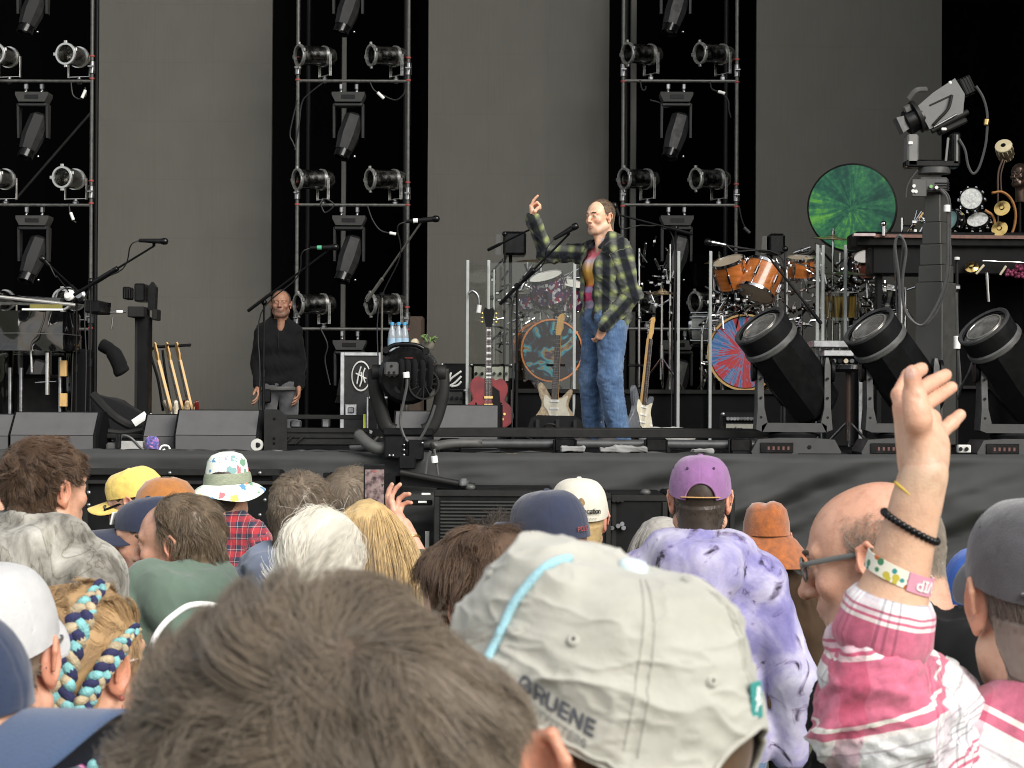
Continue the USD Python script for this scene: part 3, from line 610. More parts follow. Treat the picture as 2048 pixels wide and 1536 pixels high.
def cap(p, mat, brimmat=None, L=.07, button=True, strap=None, name='cap', wr=.0013, dz=0.0, tiltx=0.0, opening=True, brim=True, spread=1.12, eyelets=True, eyemat=None, peak=.0, bend=6.0, seed=0, ow=.045, oh=.05):
    R = RX(math.radians(tiltx)); f = lambda m: p.H(xf(m, R, (0, 0, dz)))
    cm = cap_crown(wr=wr, opening=opening, peak=peak, seed=seed, ow=ow, oh=oh)
    c = p.t.part(name, f(cm), mat, True)
    if opening:
        from scipy.spatial import cKDTree
        aa = np.linspace(0, math.pi, 26); low = .03 - .22 * .1115 + .004; q = np.stack([ow * np.cos(aa), 0 * aa - .115, low + oh * np.sin(aa)], 1)
        for _ in range(2): q[:, 1] = np.asarray(cm.vertices)[cKDTree(np.asarray(cm.vertices)).query(q)[1]][:, 1]
        q[1:-1, 1] = (q[:-2, 1] + q[1:-1, 1] * 2 + q[2:, 1]) / 4
        p.t.part('opening_binding', f(tube(q, .0030, 7, k=2)), mat, True, parent=c)
    if brim: p.t.part('brim', f(cap_brim(L=L, spread=spread, bend=bend)), brimmat or mat, 40, parent=c)
    if button: p.t.part('button', f(lathe([(0, .140), (.006, .1395), (.0085, .136), (.008, .133)], 12, (0, -.011, 0))), brimmat or mat, True, parent=c)
    if eyelets:
        for a in np.arange(6) * math.pi / 3:
            q = A([.0735 * math.cos(a), -.011 + .0905 * math.sin(a), .100]); d = nrm(q - A([0, 0, .03]))
            p.t.part('eyelet', f(lathe([(.0012, .001), (.0022, .0028), (.0036, .002), (.004, -.002)], 10, q * A([1.02, 1.02, 1]), d)), eyemat or brimmat or mat, True, parent=c)
    if strap: strap_back(p, strap)
    return c
def brimhat(p, mat, crown, brim, name='hat', tiltx=0.0, tilty=0.0, dz=0.0, wr=.002, seed=0, wob=.012, smooth=True, fold_back=None):
    """crown and brim profiles (radius, height) as ellipses a little longer front to back"""
    R = RY(math.radians(tilty)) @ RX(math.radians(tiltx))
    m = lathe(crown, 48, (0, -.008, dz), sq=(.93, 1.12)); m = folds(m, wr, 40, seed)
    c = p.t.part(name, p.H(xf(m, R)), mat, True)
    b = lathe(brim, 56, (0, -.008, dz), sq=(.95, 1.10)); v = np.array(b.vertices); r = np.hypot(v[:, 0], v[:, 1]); a = np.arctan2(v[:, 1], v[:, 0])
    v[:, 2] += wob * np.clip((r - .095) / .06, 0, 1) * np.sin(2 * a + seed) + .5 * wob * np.clip((r - .095) / .06, 0, 1) * np.sin(3 * a + 2 * seed)
    b.vertices = v; p.t.part('brim', p.H(xf(b, R)), mat, True, parent=c); return c
# ---------------------------------------------------------------- setting
GRASS = M('trodden_grass', (.07, .075, .035), .9, var=.5, scale=.8, bump=.6, bscale=40)
pr = put('/World/ground', sheet(60, 60, lambda u, v: np.stack([(u - .5) * 400, (v - .5) * 400 + 40, 0 * u], -1)), GRASS, True); custom(pr.GetPrim(), kind='structure')
DZ, DY0 = 1.562, 13.5
t = Thing('stage_deck', 'black stage floor the band gear stands on', 'stage', (0, DY0, 0), kind='structure')
DZB, YB0, XB = DZ - .42, 18.75, -1.0
t.part('floor', boxab((-13, DY0 + .03, DZ - .12), (13, YB0, DZ), .01), BLKM, world=True); t.part('floor', boxab((XB, YB0 + .002, DZ - .12), (13, 25, DZ), .01), BLKM, world=True); t.part('lower_floor', boxab((-13, YB0 + .004, DZB - .12), (XB - .004, 25, DZB), .01), BLKM, world=True)
for x in np.arange(-12, 12.1, 3):
    for y in (DY0 + .3, DY0 + 5, DY0 + 10): t.part('support_post', cyl((x, y, 0), (x, y, DZ - .12), .05), STEEL, world=True)
# black cloth hung from the deck edge: gathered on the left, pulled into long diagonal folds on the right
SCRIM = M('black_scrim', (.040, .041, .041), .8, var=.25, scale=3, bump=.3, bscale=150, spec=.25)
def skirt(u, v):
    x = -12 + 24 * u; z = .02 + (DZ + .004) * v
    w = np.clip((x - .2) / 1.0, 0, 1)
    dg = (z - 1.56) + (x - 1.0) * -.34
    dia = .062 * np.sin(dg * 13 + 1.2 * np.sin(x * 2.3)) + .036 * np.sin(dg * 31 + 2 * np.sin(x * 1.7) + 1)
    n1 = meshkit.fbm(np.stack([x * 1.1, z * 7.5, x * 0], -1), 4, 3) - .5
    n2 = meshkit.fbm(np.stack([x * 6, z * 5, x * 0 + 4], -1), 4, 5) - .5
    y = DY0 - .02 - (w * dia * np.clip((1.60 - z) * 3, .05, 1)) + (.13 * (1 - w * .5) * n1 + .05 * n2) * np.clip((1.62 - z) * 4, .25, 1)
    top = np.clip((v - .985) / .015, 0, 1)
    return np.stack([x, y * (1 - top) + (DY0 + .05) * top, z + .02 * n1 * np.clip((v - .9) * 10, 0, 1)], -1)
mono('stage_skirt', 'wrinkled black cloth hung along the front edge of the stage', 'drape', sheet(520, 90, skirt), SCRIM, True)
DRAPE = M('black_drape', (.0025, .0025, .003), .95, var=.3, spec=.05)
def pleats(x0, x1, y0, y1, z0, z1, n=300, amp=.06, fr=9):
    L = math.hypot(x1 - x0, y1 - y0); nx, ny = (y1 - y0) / L, -(x1 - x0) / L
    def fn(u, v):
        s = amp * np.sin(u * L * fr + 1.3 * np.sin(u * L * 1.9)) * (.6 + .4 * (1 - v))
        return np.stack([x0 + (x1 - x0) * u + nx * s, y0 + (y1 - y0) * u + ny * s, z0 + (z1 - z0) * v], -1)
    return sheet(n, 6, fn)
mono('back_drape', 'black pleated drape behind the screens at the back of the stage', 'drape', pleats(-12.5, 12.5, 24.2, 24.2, DZ + .004, 13.9), DRAPE, True)
t = Thing('stage_roof', 'black stage roof on corner towers over the band', 'roof', (0, 19, 0))
t.part('roof_deck', boxab((-13, 12.2, 14.0), (13, 25.5, 14.3), .02), BLKM, world=True)
for x in (-12.7, 12.7):
    for y in (12.6, 25): t.part('corner_tower', boxab((x - .25, y - .25, 0), (x + .25, y + .25, 14.0), .02), DGR, world=True)
mono('side_drape', 'black drape closing the right side of the stage', 'drape', pleats(6.6, 6.9, 13.6, 24, DZ + .004, 13.9, 160), DRAPE, True)
mono('side_drape', 'black drape closing the left side of the stage', 'drape', pleats(-12.2, -12.2, 17.5, 24, DZ + .004, 13.9, 100), DRAPE, True)
t = Thing('side_screen_tower', 'tall black scaffold wing with a screen frame at the right of the stage', 'tower', (9.3, 12.3, 0))
t.part('frame', boxab((6.6, 11.9, 0), (12.6, 12.0, 12.5), .01), BLKM, world=True)
for x in (6.7, 9.6, 12.5): t.part('leg', boxab((x - .1, 12.02, 0), (x + .1, 12.6, 12.5), .01), DGR, world=True)
# ---------------------------------------------------------------- LED screens
LED = nodes_to('led_tile_grey', {'tc': ('texture_coordinate', {}), 'w': ('wave_texture', {'wave_type': 'bands', 'bands_direction': 'x', 'scale': 26.0}) if False else ('noise_texture', {'scale': 3.0, 'detail': 4.0}),
    'mp': ('mapping', {'scale': (60, 60, 2.0)}), 'n2': ('noise_texture', {'scale': 1.0, 'detail': 2.0}), 'mx': ('mix_float', {'fac': .45}),
    'r': ('rgb_ramp', {'ramp': [(.3, (.074, .0715, .061)), (.7, (.088, .085, .0735))]}), 'p': ('principled_bsdf', {'roughness': .62, 'specular_ior_level': .35})},
    [('tc.object', 'w.vector'), ('tc.object', 'mp.vector'), ('mp.vector', 'n2.vector'), ('w.fac', 'mx.a'), ('n2.fac', 'mx.b'), ('mx.result', 'r.fac'), ('r.color', 'p.base_color')], 'p.BSDF')
YS = 21.0
for (u0, u1, lb) in ((188, 540, 'leftmost tall unlit grey LED screen, beside the piano light tower'), (853, 1215, 'middle tall unlit grey LED screen, behind the man in the plaid shirt'), (1510, 1881, 'right tall unlit grey LED screen, behind the green gong')):
    a, b = P(u0, 800, YS), P(u1, 800, YS)
    t = Thing('led_screen', lb, 'screen', ((a[0] + b[0]) / 2, YS, 1.9), group='tall grey screens at the back of the stage')
    w = (b[0] - a[0]) / 3
    for i in range(3):
        for z in np.arange(1.75, 8.7, w):
            t.part('tile', boxab((a[0] + w * i + .0002, YS, z + .0002), (a[0] + w * (i + 1) - .0002, YS + .07, z + w - .0002), 0), LED, False, world=True)
    t.part('frame', [boxab((a[0] + .05, YS + .072, 1.7), (b[0] - .05, YS + .12, 8.7), .01)], BLK, world=True)
    t.part('foot', boxab((a[0] + .2, YS - .1, DZB if b[0] < XB else DZ), (b[0] - .2, YS + .4, 1.7), .01), BLK, world=True)
# ---------------------------------------------------------------- light towers with par cans and moving heads
YT = 20.0
def par_can(aim, label, base):
    t = Thing('par_can', label, 'stage light', base, group='silver par cans on the light towers')
    d = nrm(aim); o = d * .10; B = basis(d)
    q = lambda r, h: (r, h)
    t.part('can', lathe([(.086, .20), (.086, -.06), (.080, -.10), (.066, -.135), (.040, -.155), (0, -.16), (0, -.150), (.060, -.125), (.078, -.07), (.081, .20), (.086, .20)], 28, -d * .05, d), PARM, 40)
    t.part('front_ring', lathe([(.082, .150), (.098, .150), (.100, .158), (.100, .172), (.097, .176), (.080, .176), (.080, .150)], 28, -d * .01, d), PARR, 30)
    t.part('lamp', lathe([(0, -.02), (.03, -.012), (.06, .006), (.077, .03), (.079, .028), (.06, -.002), (.03, -.02), (0, -.028)], 24, -d * .05, d), PARL, True)
    t.part('rear_band', lathe([(.086, -.055), (.096, -.055), (.096, -.028), (.086, -.028)], 28, -d * .05, d), PARR, 30)
    for a in (90, 180, 270, 20):
        a = math.radians(a); p = B @ A([.104 * math.cos(a), .104 * math.sin(a), .155]); t.part('clip', box(p, (.030, .030, .018), .003, B), PARR)
    h = nrm(np.cross(d, [0, 0, 1.0])); 
    y = [h * .105 + A([0, 0, .0]) - d * .10, h * .105 + A([0, 0, -.175]) - d * .10, -h * .105 + A([0, 0, -.175]) - d * .10, -h * .105 - d * .10]
    yk = t.part('yoke', [box((y[0] + y[1]) / 2, (.006, .028, .19), .001, np.stack([h, d - A([0, 0, d[2]]), [0, 0, 1.0]], 1)), box((y[2] + y[3]) / 2, (.006, .028, .19), .001, np.stack([h, d - A([0, 0, d[2]]), [0, 0, 1.0]], 1)), box((y[1] + y[2]) / 2, (.21, .028, .006), .001, np.stack([h, d - A([0, 0, d[2]]), [0, 0, 1.0]], 1))], PARR)
    t.part('clamp', [cyl(-d * .10 + A([0, 0, -.176]), -d * .10 + A([0, 0, -.205]), .016), box(-d * .10 + A([0, 0, -.215]), (.05, .05, .05), .012)], STEEL, parent=yk)
    return t
PARM = M('par_can_metal', (.19, .19, .185), .24, 1.0, var=.25, scale=20); PARR = M('par_can_bright_metal', (.62, .62, .60), .28, .9, var=.15); PARL = M('par_lamp_reflector', (.62, .60, .55), .16, .95, var=.2, scale=60)
def moving_head(label, base):
    t = Thing('moving_head', label, 'stage light', base, group='black moving heads hung in the light towers')
    bs = t.part('base', [hull([(x * sx, y, z) for sx in (-1, 1) for x, z in ((.145, .04), (.145, .015), (.115, -.045), (.09, .04)) for y in (-.11, .11)])], M('mover_base_grey', (.038, .038, .037), .6, var=.2, spec=.2))
    t.part('display', box((0, -.112, -.002), (.12, .004, .035), .001), BLKG, parent=bs)
    for sx in (-.07, .07):
        t.part('clamp', [box((sx, 0, .10), (.035, .05, .055), .008), cyl((sx, 0, .04), (sx, 0, .08), .012), ball((sx, -.02, .052), .013, 8)], STEEL)
    yk = t.part('yoke', [box((0, 0, -.065), (.26, .16, .035), .008)] + [hull([(sx * .118, y, -.06) for y in (-.07, .07)] + [(sx * .138, y, -.06) for y in (-.07, .07)] + [(sx * .118, y, -.36) for y in (-.045, .045)] + [(sx * .138, y, -.36) for y in (-.045, .045)]) for sx in (-1, 1)], M('mover_yoke', (.010, .010, .0105), .45))
    ax = nrm(A([-.27, -.30, -.92])); c = A([0, -.01, -.33]); B = basis(ax, (0, -1, 0))
    hd = t.part('head', hull([c + B @ A([sx * w, sy * w * .95, z]) for z, w in ((-.20, .060), (-.17, .085), (.02, .092), (.16, .072)) for sx, sy in ((-1, -.5), (-.5, -1), (.5, -1), (1, -.5), (1, .5), (.5, 1), (-.5, 1), (-1, .5))]), M('mover_head', (.014, .014, .0145), .5, var=.3, spec=.25), 20)
    t.part('lens_hood', lathe([(.070, .15), (.072, .23), (.062, .23), (.058, .17), (0, .165)], 24, c, ax), BLKG, 40, parent=hd)
    t.part('lens', lathe([(.058, .195), (.045, .205), (.02, .212), (0, .213)], 20, c, ax), M('lens_glass_dark', (.10, .10, .11), .06, var=.05, coat=1.0), True, parent=hd)
    t.part('locking_bolt', ball(c + A([.06, -.085, -.2]), .012, 8), CHROME, True, parent=hd)
    return t
names = ('left', 'second', 'third')
TW = [dict(ul=-48, ur=183, par=((8, 148), (1, 141)), mv=68, vs=(112, 357, 600)), dict(ul=595, ur=816, par=((630, 773), (626, 771), (628, 772)), mv=698, vs=(112, 359, 608)), dict(ul=1246, ur=1473, par=((1284, 1428), (1277, 1420), (1276, 1418)), mv=1352, vs=(108, 358, 604))]
wh = (('upper left', 'upper right'), ('middle left', 'middle right'), ('bottom left', 'bottom right'))
proto_l = proto_f = proto_m = None
for k, w in enumerate(TW):
    x0, x1 = P(w['ul'], 300, YT)[0], P(w['ur'], 300, YT)[0]; ztop = 8.2; DB = DZB if x1 < XB + .1 else DZ
    t = Thing('light_tower', f"{names[k]} black pipe ladder tower holding par cans, {('beside the piano', 'over the dark clad stagehand', 'behind the man in green check')[k]}", 'light tower', ((x0 + x1) / 2, YT, DB), group='ladder towers between the screens')
    for x in (x0, x1):
        t.part('upright', cyl((x, YT, DB), (x, YT, ztop), .017, n=12), PIPE, world=True)
        for z in np.arange(2.62, ztop, 1.11):
            t.part('coupler', [cyl((x, YT, z - .055), (x, YT, z + .055), .027, n=12), cyl((x, YT - .03, z), (x, YT - .07, z), .012), box((x, YT - .075, z), (.05, .02, .015), .003)], STEEL, world=True)
            for dz in (-.10, .10): t.part('red_band', cyl((x, YT, z + dz - .008), (x, YT, z + dz + .008), .0235, n=12), RED, world=True)
    vb = [162 + 248 * i for i in range(-2, 3)]
    for v in vb:
        z = P(w['mv'], v, YT)[2]
        if z > DZ + .6: t.part('crossbar', cyl((x0, YT, z), (x1, YT, z), .014, n=10), PIPE, world=True)
    t.part('base_plate', [box(((x0 + x1) / 2, YT, DB + .02), (x1 - x0 + .3, .5, .03), .006)], BLK, world=True)
    t.part('back_brace', [cyl((x0 + .05, YT + .5, DB), (x0 + .05, YT + .5, ztop), .02), cyl((x1 - .05, YT + .5, DB), (x1 - .05, YT + .5, ztop), .02)], BLK, world=True)
    if k == 0: t.part('diagonal', cyl(P(30, 400, YT + .3), P(182, 225, YT + .3), .012), DGR, world=True)
    for i, v in enumerate(w['vs']):
        for j in (0, 1):
            us = w['par'][min(i, len(w['par']) - 1)]; b = P(us[j], v, YT - .02)
            lb = f"silver par can, {wh[i][j]} on the {names[k]} light tower" 
            if k == 0:
                if proto_f is None: proto_f = par_can((-.30, -1, -.02), lb, b)
                else: dup(proto_f, lb, b)
            elif proto_l is None: proto_l = par_can((-1, -.62, -.05), lb, b)
            else: dup(proto_l, lb, b)
    for i, v in enumerate((-52, 196, 442, 690)):
        b = P(w['mv'] + (-1, 0, 1, 2)[i], v, YT - .02); lb = f"black moving head, {('topmost', 'second from the top', 'third from the top', 'lowest')[i]} in the {names[k]} light tower"
        if proto_m is None: proto_m = moving_head(lb, b)
        else: dup(proto_m, lb, b)
# loose cables and connectors hanging in the towers
def cable(pts, Y, r=.006, label='', mat=RUBBER, plug=None, name='cable', cat='cable'):
    q = [P(a, b, Y) for a, b in pts]
    t = Thing(name, label, cat, q[0]); t.part('lead', tube(q, r, 6), mat, world=True)
    if plug: a, b, m = plug; t.part('plug', cyl(P(*a, Y - .01), P(*b, Y - .01), r * 2.2), m, world=True)
    return t
for a in (([(645, 166), (620, 186), (604, 205), (598, 250), (590, 300)], 'black cable looping from the upper crossbar of the second tower', None),
          ([(740, 165), (748, 180), (765, 190), (790, 200), (806, 190), (812, 175)], 'looped cable with a white plug near the top of the second tower', ((755, 185), (768, 197), WHT)),
          ([(640, 405), (650, 425), (668, 410), (650, 398), (640, 412)], 'coiled cable on the middle crossbar of the second tower', None),
          ([(735, 412), (745, 440), (760, 460), (778, 466), (795, 468)], 'cable with a white plug under the middle right par can, second tower', ((779, 466), (792, 468), WHT)),
          ([(1280, 160), (1284, 178), (1290, 180), (1292, 172)], 'short cable hanging below the upper left par can of the third tower', None),
          ([(1420, 162), (1424, 178), (1440, 185), (1456, 200), (1458, 220), (1462, 235)], 'cable with a white plug hanging at the right of the third tower', ((1436, 183), (1450, 187), WHT)),
          ([(1478, 412), (1484, 440), (1492, 458), (1500, 468)], 'cable with a plug hanging outside the third tower', ((1488, 455), (1500, 466), CABG)),
          ([(142, 165), (146, 190), (160, 198), (172, 190), (170, 175)], 'looped cable with a white tag at the upper right of the left tower', ((164, 196), (171, 180), WHT)),
          ([(138, 408), (140, 425), (146, 440), (152, 445)], 'cable with a red and white plug on the middle crossbar of the left tower', ((141, 425), (147, 440), WHT)),
          ([(595, 200), (585, 240), (580, 270), (586, 285), (592, 300)], 'thin black lead bowed out from the left upright of the second tower', None),
          ([(640, 655), (655, 690), (650, 720), (660, 770)], 'black lead hanging below the bottom crossbar of the second tower', None),
          ([(1352, 208), (1330, 215), (1320, 206), (1300, 200)], 'short lead beside the second moving head of the third tower', None)):
    cable(a[0], YT - .08, .0065, a[1], RUBBER, a[2])
def post(u, v0, v1, Y, w, label):
    a, b = P(u, v0, Y), P(u, v1, Y)
    t = Thing('steel_post', label, 'post', (a[0], Y, DZ)); t.part('shaft', boxab((a[0] - w, Y, DZ), (a[0] + w, Y + 2 * w, 8.5), .006), M('post_grey', (.06, .058, .052), .6, var=.2), world=True); t.part('foot', boxab((a[0] - .2, Y - .1, DZ), (a[0] + .2, Y + .4, DZ + .02), .004), BLK, world=True)
post(689, 0, 800, 20.7, .022, 'slim grey steel post behind the second light tower'); post(1268, 0, 800, 20.6, .028, 'square grey steel post behind the third light tower')
# ---------------------------------------------------------------- gear along the stage front
def PZ(u, Y, dz=0.0): q = P(u, 800, Y); q[2] = DZ + dz; return q
def wedge(u0, u1, vt, vb, Y, label, rot=0.0, logo=None):
    a, b = P(u0, vb, Y), P(u1, vb, Y); w, hgt = (b[0] - a[0]), P((u0 + u1) / 2, vt, Y)[2] - DZ; d = .46; c = PZ((u0 + u1) / 2, Y)
    t = Thing('monitor_wedge', label, 'monitor speaker', c, rot, group='grey floor monitors on the stage front'); h0 = hgt * .42
    pr = [(0, 0), (0, h0), (.17, hgt), (.30, hgt), (d, .10), (d, 0)]
    side = lambda x0, x1, s=0.0: hull([(x, y, z + .001) for x in (x0, x1) for y, z in pr])
    bd = t.part('body', side(-w / 2 + .012, w / 2 - .012), BLK, 20)
    t.part('lower_grille', hull([(x, y, z) for x in (-w / 2, w / 2 - .03) for y, z in ((-.006, .012), (-.006, h0 - .002), (.01, h0 - .002), (.01, .012))]), WEDGE, False)
    t.part('upper_grille', hull([(x, y, z) for x, xs in ((-w / 2, 1), (w / 2 - .03, -1)) for y, z in ((-.006, h0 + .002), (.155, hgt - .004), (.168, hgt - .010), (.01, h0 + .002))]), WEDGE, False)
    for s in (-1, 1): t.part('side_panel', side(s * w / 2 - .013, s * w / 2 + .004), BLKM, 20)
    if logo is not None:
        sl = nrm((0, .161, hgt - h0)); R = np.stack([(1, 0, 0), sl, np.cross((1, 0, 0), sl)], 1)
        t.part('emblem', [xf(tube([(-.028, -.012, 0), (-.012, .010, 0), (.004, -.008, 0), (.020, .010, 0), (.034, -.006, 0)], .0045, 6), R, A([logo, .07, h0 + (hgt - h0) * .42])), xf(tube([(-.026, -.026, 0), (0, -.014, 0), (.030, -.024, 0)], .003, 6), R, A([logo, .07, h0 + (hgt - h0) * .42]))], DGR, True)
    return t
YW = 13.95
wedge(-90, 26, 828, 911, YW, 'grey floor monitor cut by the left edge of the picture')
wedge(22, 196, 824, 911, YW, 'grey floor monitor second from the left')
wedge(288, 402, 829, 912, YW, 'grey floor monitor with a faint emblem, overlapping its right neighbour', logo=.02)
wedge(352, 522, 820, 912, YW - .16, 'widest grey floor monitor, left of the black dolly track')
wedge(790, 882, 822, 880, 15.2, 'half hidden floor monitor behind the central follow light')
wedge(868, 1004, 810, 880, 15.0, 'grey floor monitor in front of the red guitar')
# low black equipment pile between the left wedges
t = Thing('gear_pile', 'black covered equipment and angled stand between the left monitors', 'equipment', PZ(248, 14.6))
t.part('cover', folds(hull([P(u, v, y) for u, v, y in ((182, 785, 14.9), (250, 800, 15.1), (306, 838, 14.9), (205, 880, 14.7), (300, 880, 14.7), (182, 850, 15.0))]).subdivide().subdivide(), .02, 12, 3), BLKCL, True, world=True)
t.part('arm', [tube([P(187, 790, 14.5), P(225, 830, 14.4), P(262, 852, 14.4), P(300, 860, 14.4)], .03, 8), tube([P(205, 862, 14.3), P(250, 866, 14.3), P(300, 858, 14.3)], .022, 8), box(P(245, 872, 14.35), (.34, .2, .03), .006)], DGR, world=True)
t.part('pages', [box(P(280, 838, 14.3), (.10, .008, .05), .001, RY(-.6)), box(P(300, 836, 14.32), (.05, .008, .04), .001, RY(-.7))], WHT, world=True)
t = Thing('stage_box', 'white and grey cable box on the deck between the monitors', 'box', PZ(262, 13.75)); t.part('case', box(PZ(262, 13.75, .045), (.16, .10, .06), .006), M('box_dull_white', (.30, .30, .29), .6), world=True); t.part('lid', box(PZ(226, 13.75, .04), (.07, .09, .05), .012), MGR, world=True); t.part('plug', cyl(PZ(237, 13.7, .03), PZ(238, 13.7, .12), .018), BLKG, world=True)
cable([(238, 893), (244, 872), (262, 876), (282, 896), (300, 904)], 13.7, .008, 'grey cable arched over the white stage box', CABG)
t = Thing('trinket_bag', 'small red, blue and pink patterned bag by the monitor with the emblem', 'bag', PZ(305, 13.72)); t.part('bag', folds(box(PZ(305, 13.72, .055), (.085, .05, .10), .02).subdivide().subdivide(), .006, 30), blotch('trinket_cloth', [(.3, (.35, .04, .06)), (.42, (.05, .05, .12)), (.52, (.10, .10, .35)), (.6, (.5, .18, .3)), (.7, (.4, .4, .38))], 30), True, world=True)
cable([(318, 902), (324, 892), (336, 892), (340, 902), (332, 908), (322, 905), (330, 898)], 13.68, .006, 'small coil of white cable by the patterned bag', WHT)
rg = np.random.default_rng(3)
for i in range(7):
    u0 = (150, 190, 340, 430, 560, 950, 1180)[i]; pts = [PZ(u0 + j * 40 + rg.uniform(-12, 12), 13.62 + rg.uniform(-.05, .06), .010 + .012 * (j % 2)) for j in range(7)]
    t = Thing('deck_cable', ('black cable lying along the stage edge by the second monitor', 'second cable along the stage edge under the gear pile', 'cable trailing in front of the monitor with the emblem', 'cable trailing below the widest monitor', 'cable along the edge under the dolly track', 'cable along the edge under the red guitar', 'cable along the edge below the performer')[i], 'cable', pts[0]); t.part('lead', tube(pts, .011, 6), RUBBER, world=True)
for i, (u, lb) in enumerate(((700, 'under the dolly track'), (1118, 'left of the white papers'), (1420, 'below the drum riser'), (1790, 'between the two big lights'), (320, 'under the emblem monitor'))):
    pts = [PZ(u + j * 22, 13.56 + .02 * (j % 2), .006 + .004 * (j % 3)) for j in range(5)]; t = Thing('tape_strip', f'row of small white tape marks on the stage edge {lb}', 'tape', pts[0])
    for q in pts[::2]: t.part('mark', box(q, (.035, .02, .006), .001), WHT, world=True)
# ---- camera dolly track
YD = 13.85
t = Thing('dolly_track', 'black two rail camera dolly track lying along the stage front', 'track', PZ(1020, YD))
for i, (v, y, r) in enumerate(((888, YD, .028), (862, YD + .45, .022))):
    t.part('rail', tube([P(u, v + o, y) for u, o in ((700, 8), (760, 2), (900, 0), (1200, 0), (1500, 2), (1640, 4))], r, 12, k=3), (M('rail_grey', (.060, .062, .063), .42, .3), DGR)[i], 40, world=True)
t.part('rear_beam', boxab(P(540, 872, YD + .40), P(1560, 861, YD + .46), .004), DGR, world=True)
t.part('front_beam', [boxab(PZ(560, YD - .02, .05), PZ(745, YD + .03, .10), .004), boxab(PZ(560, YD + .02, .13), PZ(740, YD + .06, .16), .004)], DGR, world=True)
for u in (900, 1130, 1312, 1480):
    t.part('sleeper', boxab(PZ(u - 16, YD - .06, .0), PZ(u + 16, YD + .55, .055), .006), BLK, world=True); t.part('clamp', [box(P(u, 890, YD - .02), (.13, .09, .085), .01), cyl(P(u - 22, 880, YD - .06), P(u - 22, 912, YD - .06), .006), cyl(P(u + 22, 880, YD - .06), P(u + 22, 912, YD - .06), .006)], BLKG, world=True)
t = Thing('track_end_frame', 'black steel end frame with a white wheel at the left of the dolly track', 'frame', PZ(570, YD))
t.part('end_plate', extr([(-.05, 0), (.09, 0), (.09, .21), (.03, .25), (-.05, .25)], .02, P(545, 900, YD - .05), XZ), DGR, world=True)
for z in (.04, .07, .19): t.part('hole', cyl(P(548, 900, YD - .072) + A([0, 0, z]), P(548, 900, YD - .068) + A([0, 0, z]), .009), BLKM, world=True)
t.part('top_bar', [boxab(P(555, 838, YD + .1), P(728, 830, YD + .14), .003), boxab(P(728, 890, YD + .1), P(733, 830, YD + .14), .003)], DGR, world=True)
t.part('low_bars', [boxab(P(560, 876, YD - .03), P(745, 869, YD), .003), boxab(P(560, 889, YD - .03), P(745, 884, YD), .003)] + [cyl(P(u, 888, YD - .05), P(u + 18, 872, YD - .05), .008) for u in (568, 590)], DGR, world=True)
w_ = t.part('wheel', lathe([(0, -.02), (.036, -.02), (.04, -.01), (.04, .01), (.036, .02), (0, .02)], 20, P(514, 890, YD - .05), (0, -1, 0)), M('white_wheel', (.45, .45, .42), .5), 40, world=True); t.part('hub', cyl(P(514, 890, YD - .075), P(524, 890, YD - .03), .016), DGR, world=True, parent=w_)
for q in (box(P(592, 848, YD + .2), (.07, .05, .05), .01), box(P(652, 846, YD + .2), (.05, .05, .06), .008)): t.part('motor', q, STEEL, world=True)
# ---- central follow light seen from behind
YF = 13.7
t = Thing('follow_light', 'large black moving light seen from its rear at centre stage front', 'stage light', PZ(815, YF))
K = lambda u, v, dy=0.0: P(u, v, YF + dy)
t.part('base', boxab(K(765, 872, -.12), K(870, 856, .14), .01), BLK, world=True)
for sx, u0, u1, u2 in ((-1, 752, 760, 772), (1, 884, 878, 864)):
    t.part('yoke_arm', hull([K(u + du, v, dy) for u, v in ((u0, 740), (u0, 775)) for du in (-9, 9) for dy in (-.07, .07)]).convex_hull if 0 else join([tube([K(u0, 738), K(u0 + sx * 1, 775), K(u1, 815), K(u2, 852), K(818 + sx * 30, 862)], A([.027] * 25), 10, sq=(1, 1.7)), cyl(K(u0 - sx * 14, 745), K(u0 + sx * 8, 745), .05)]), DGR, True, world=True)
hd = t.part('head', [lathe([(0, -.20), (.15, -.20), (.175, -.17), (.18, -.05), (.17, .12), (.15, .20), (0, .20)], 28, K(820, 748, .05), (.05, 1, .08)), ], BLKG, 30, world=True)
t.part('control_panel', box(K(783, 738, -.17), (.085, .05, .085), .012), M('panel_grey', (.05, .05, .05), .4), world=True, parent=hd)
for u, v in ((778, 745), (788, 745), (779, 752), (789, 752), (783, 732)): t.part('button', cyl(K(u, v, -.20), K(u, v, -.19), .008), BLK, world=True, parent=hd)
t.part('fan_grille', [lathe([(.085, 0), (.095, 0), (.095, .02), (.085, .02)], 24, K(848, 768, -.16), (0, 1, 0))] + [box(K(848, 768, -.15), (.17, .006, .006), .001, RY(a)) for a in np.linspace(0, 2.7, 6)], DGR, world=True, parent=hd)
for u, v, r in ((772, 700, .022), (852, 702, .022), (798, 778, .03)): t.part('knob', cyl(K(u, v, -.14), K(u, v, -.05), r), BLKG, world=True, parent=hd)
t.part('handle', tube([K(770, 702, -.12), K(790, 690, -.12), K(830, 690, -.12), K(856, 703, -.12)], .014, 8), BLKG, True, world=True, parent=hd)
t.part('cover_folds', [tube([K(u, 706 + abs(u - 818) * .3, -.10), K(u + 4, 730, -.17), K(u + 2, 765, -.16), K(u - 4, 795, -.06)], .016, 8) for u in (800, 812, 826, 842, 858)], BLKCL, True, world=True, parent=hd)
t.part('vent', [box(K(818, 716, -.16), (.05, .02, .006), .001), box(K(848, 768, -.13), (.06, .01, .03), .002)], M('faint_red', (.12, .012, .01), .4), world=True, parent=hd)
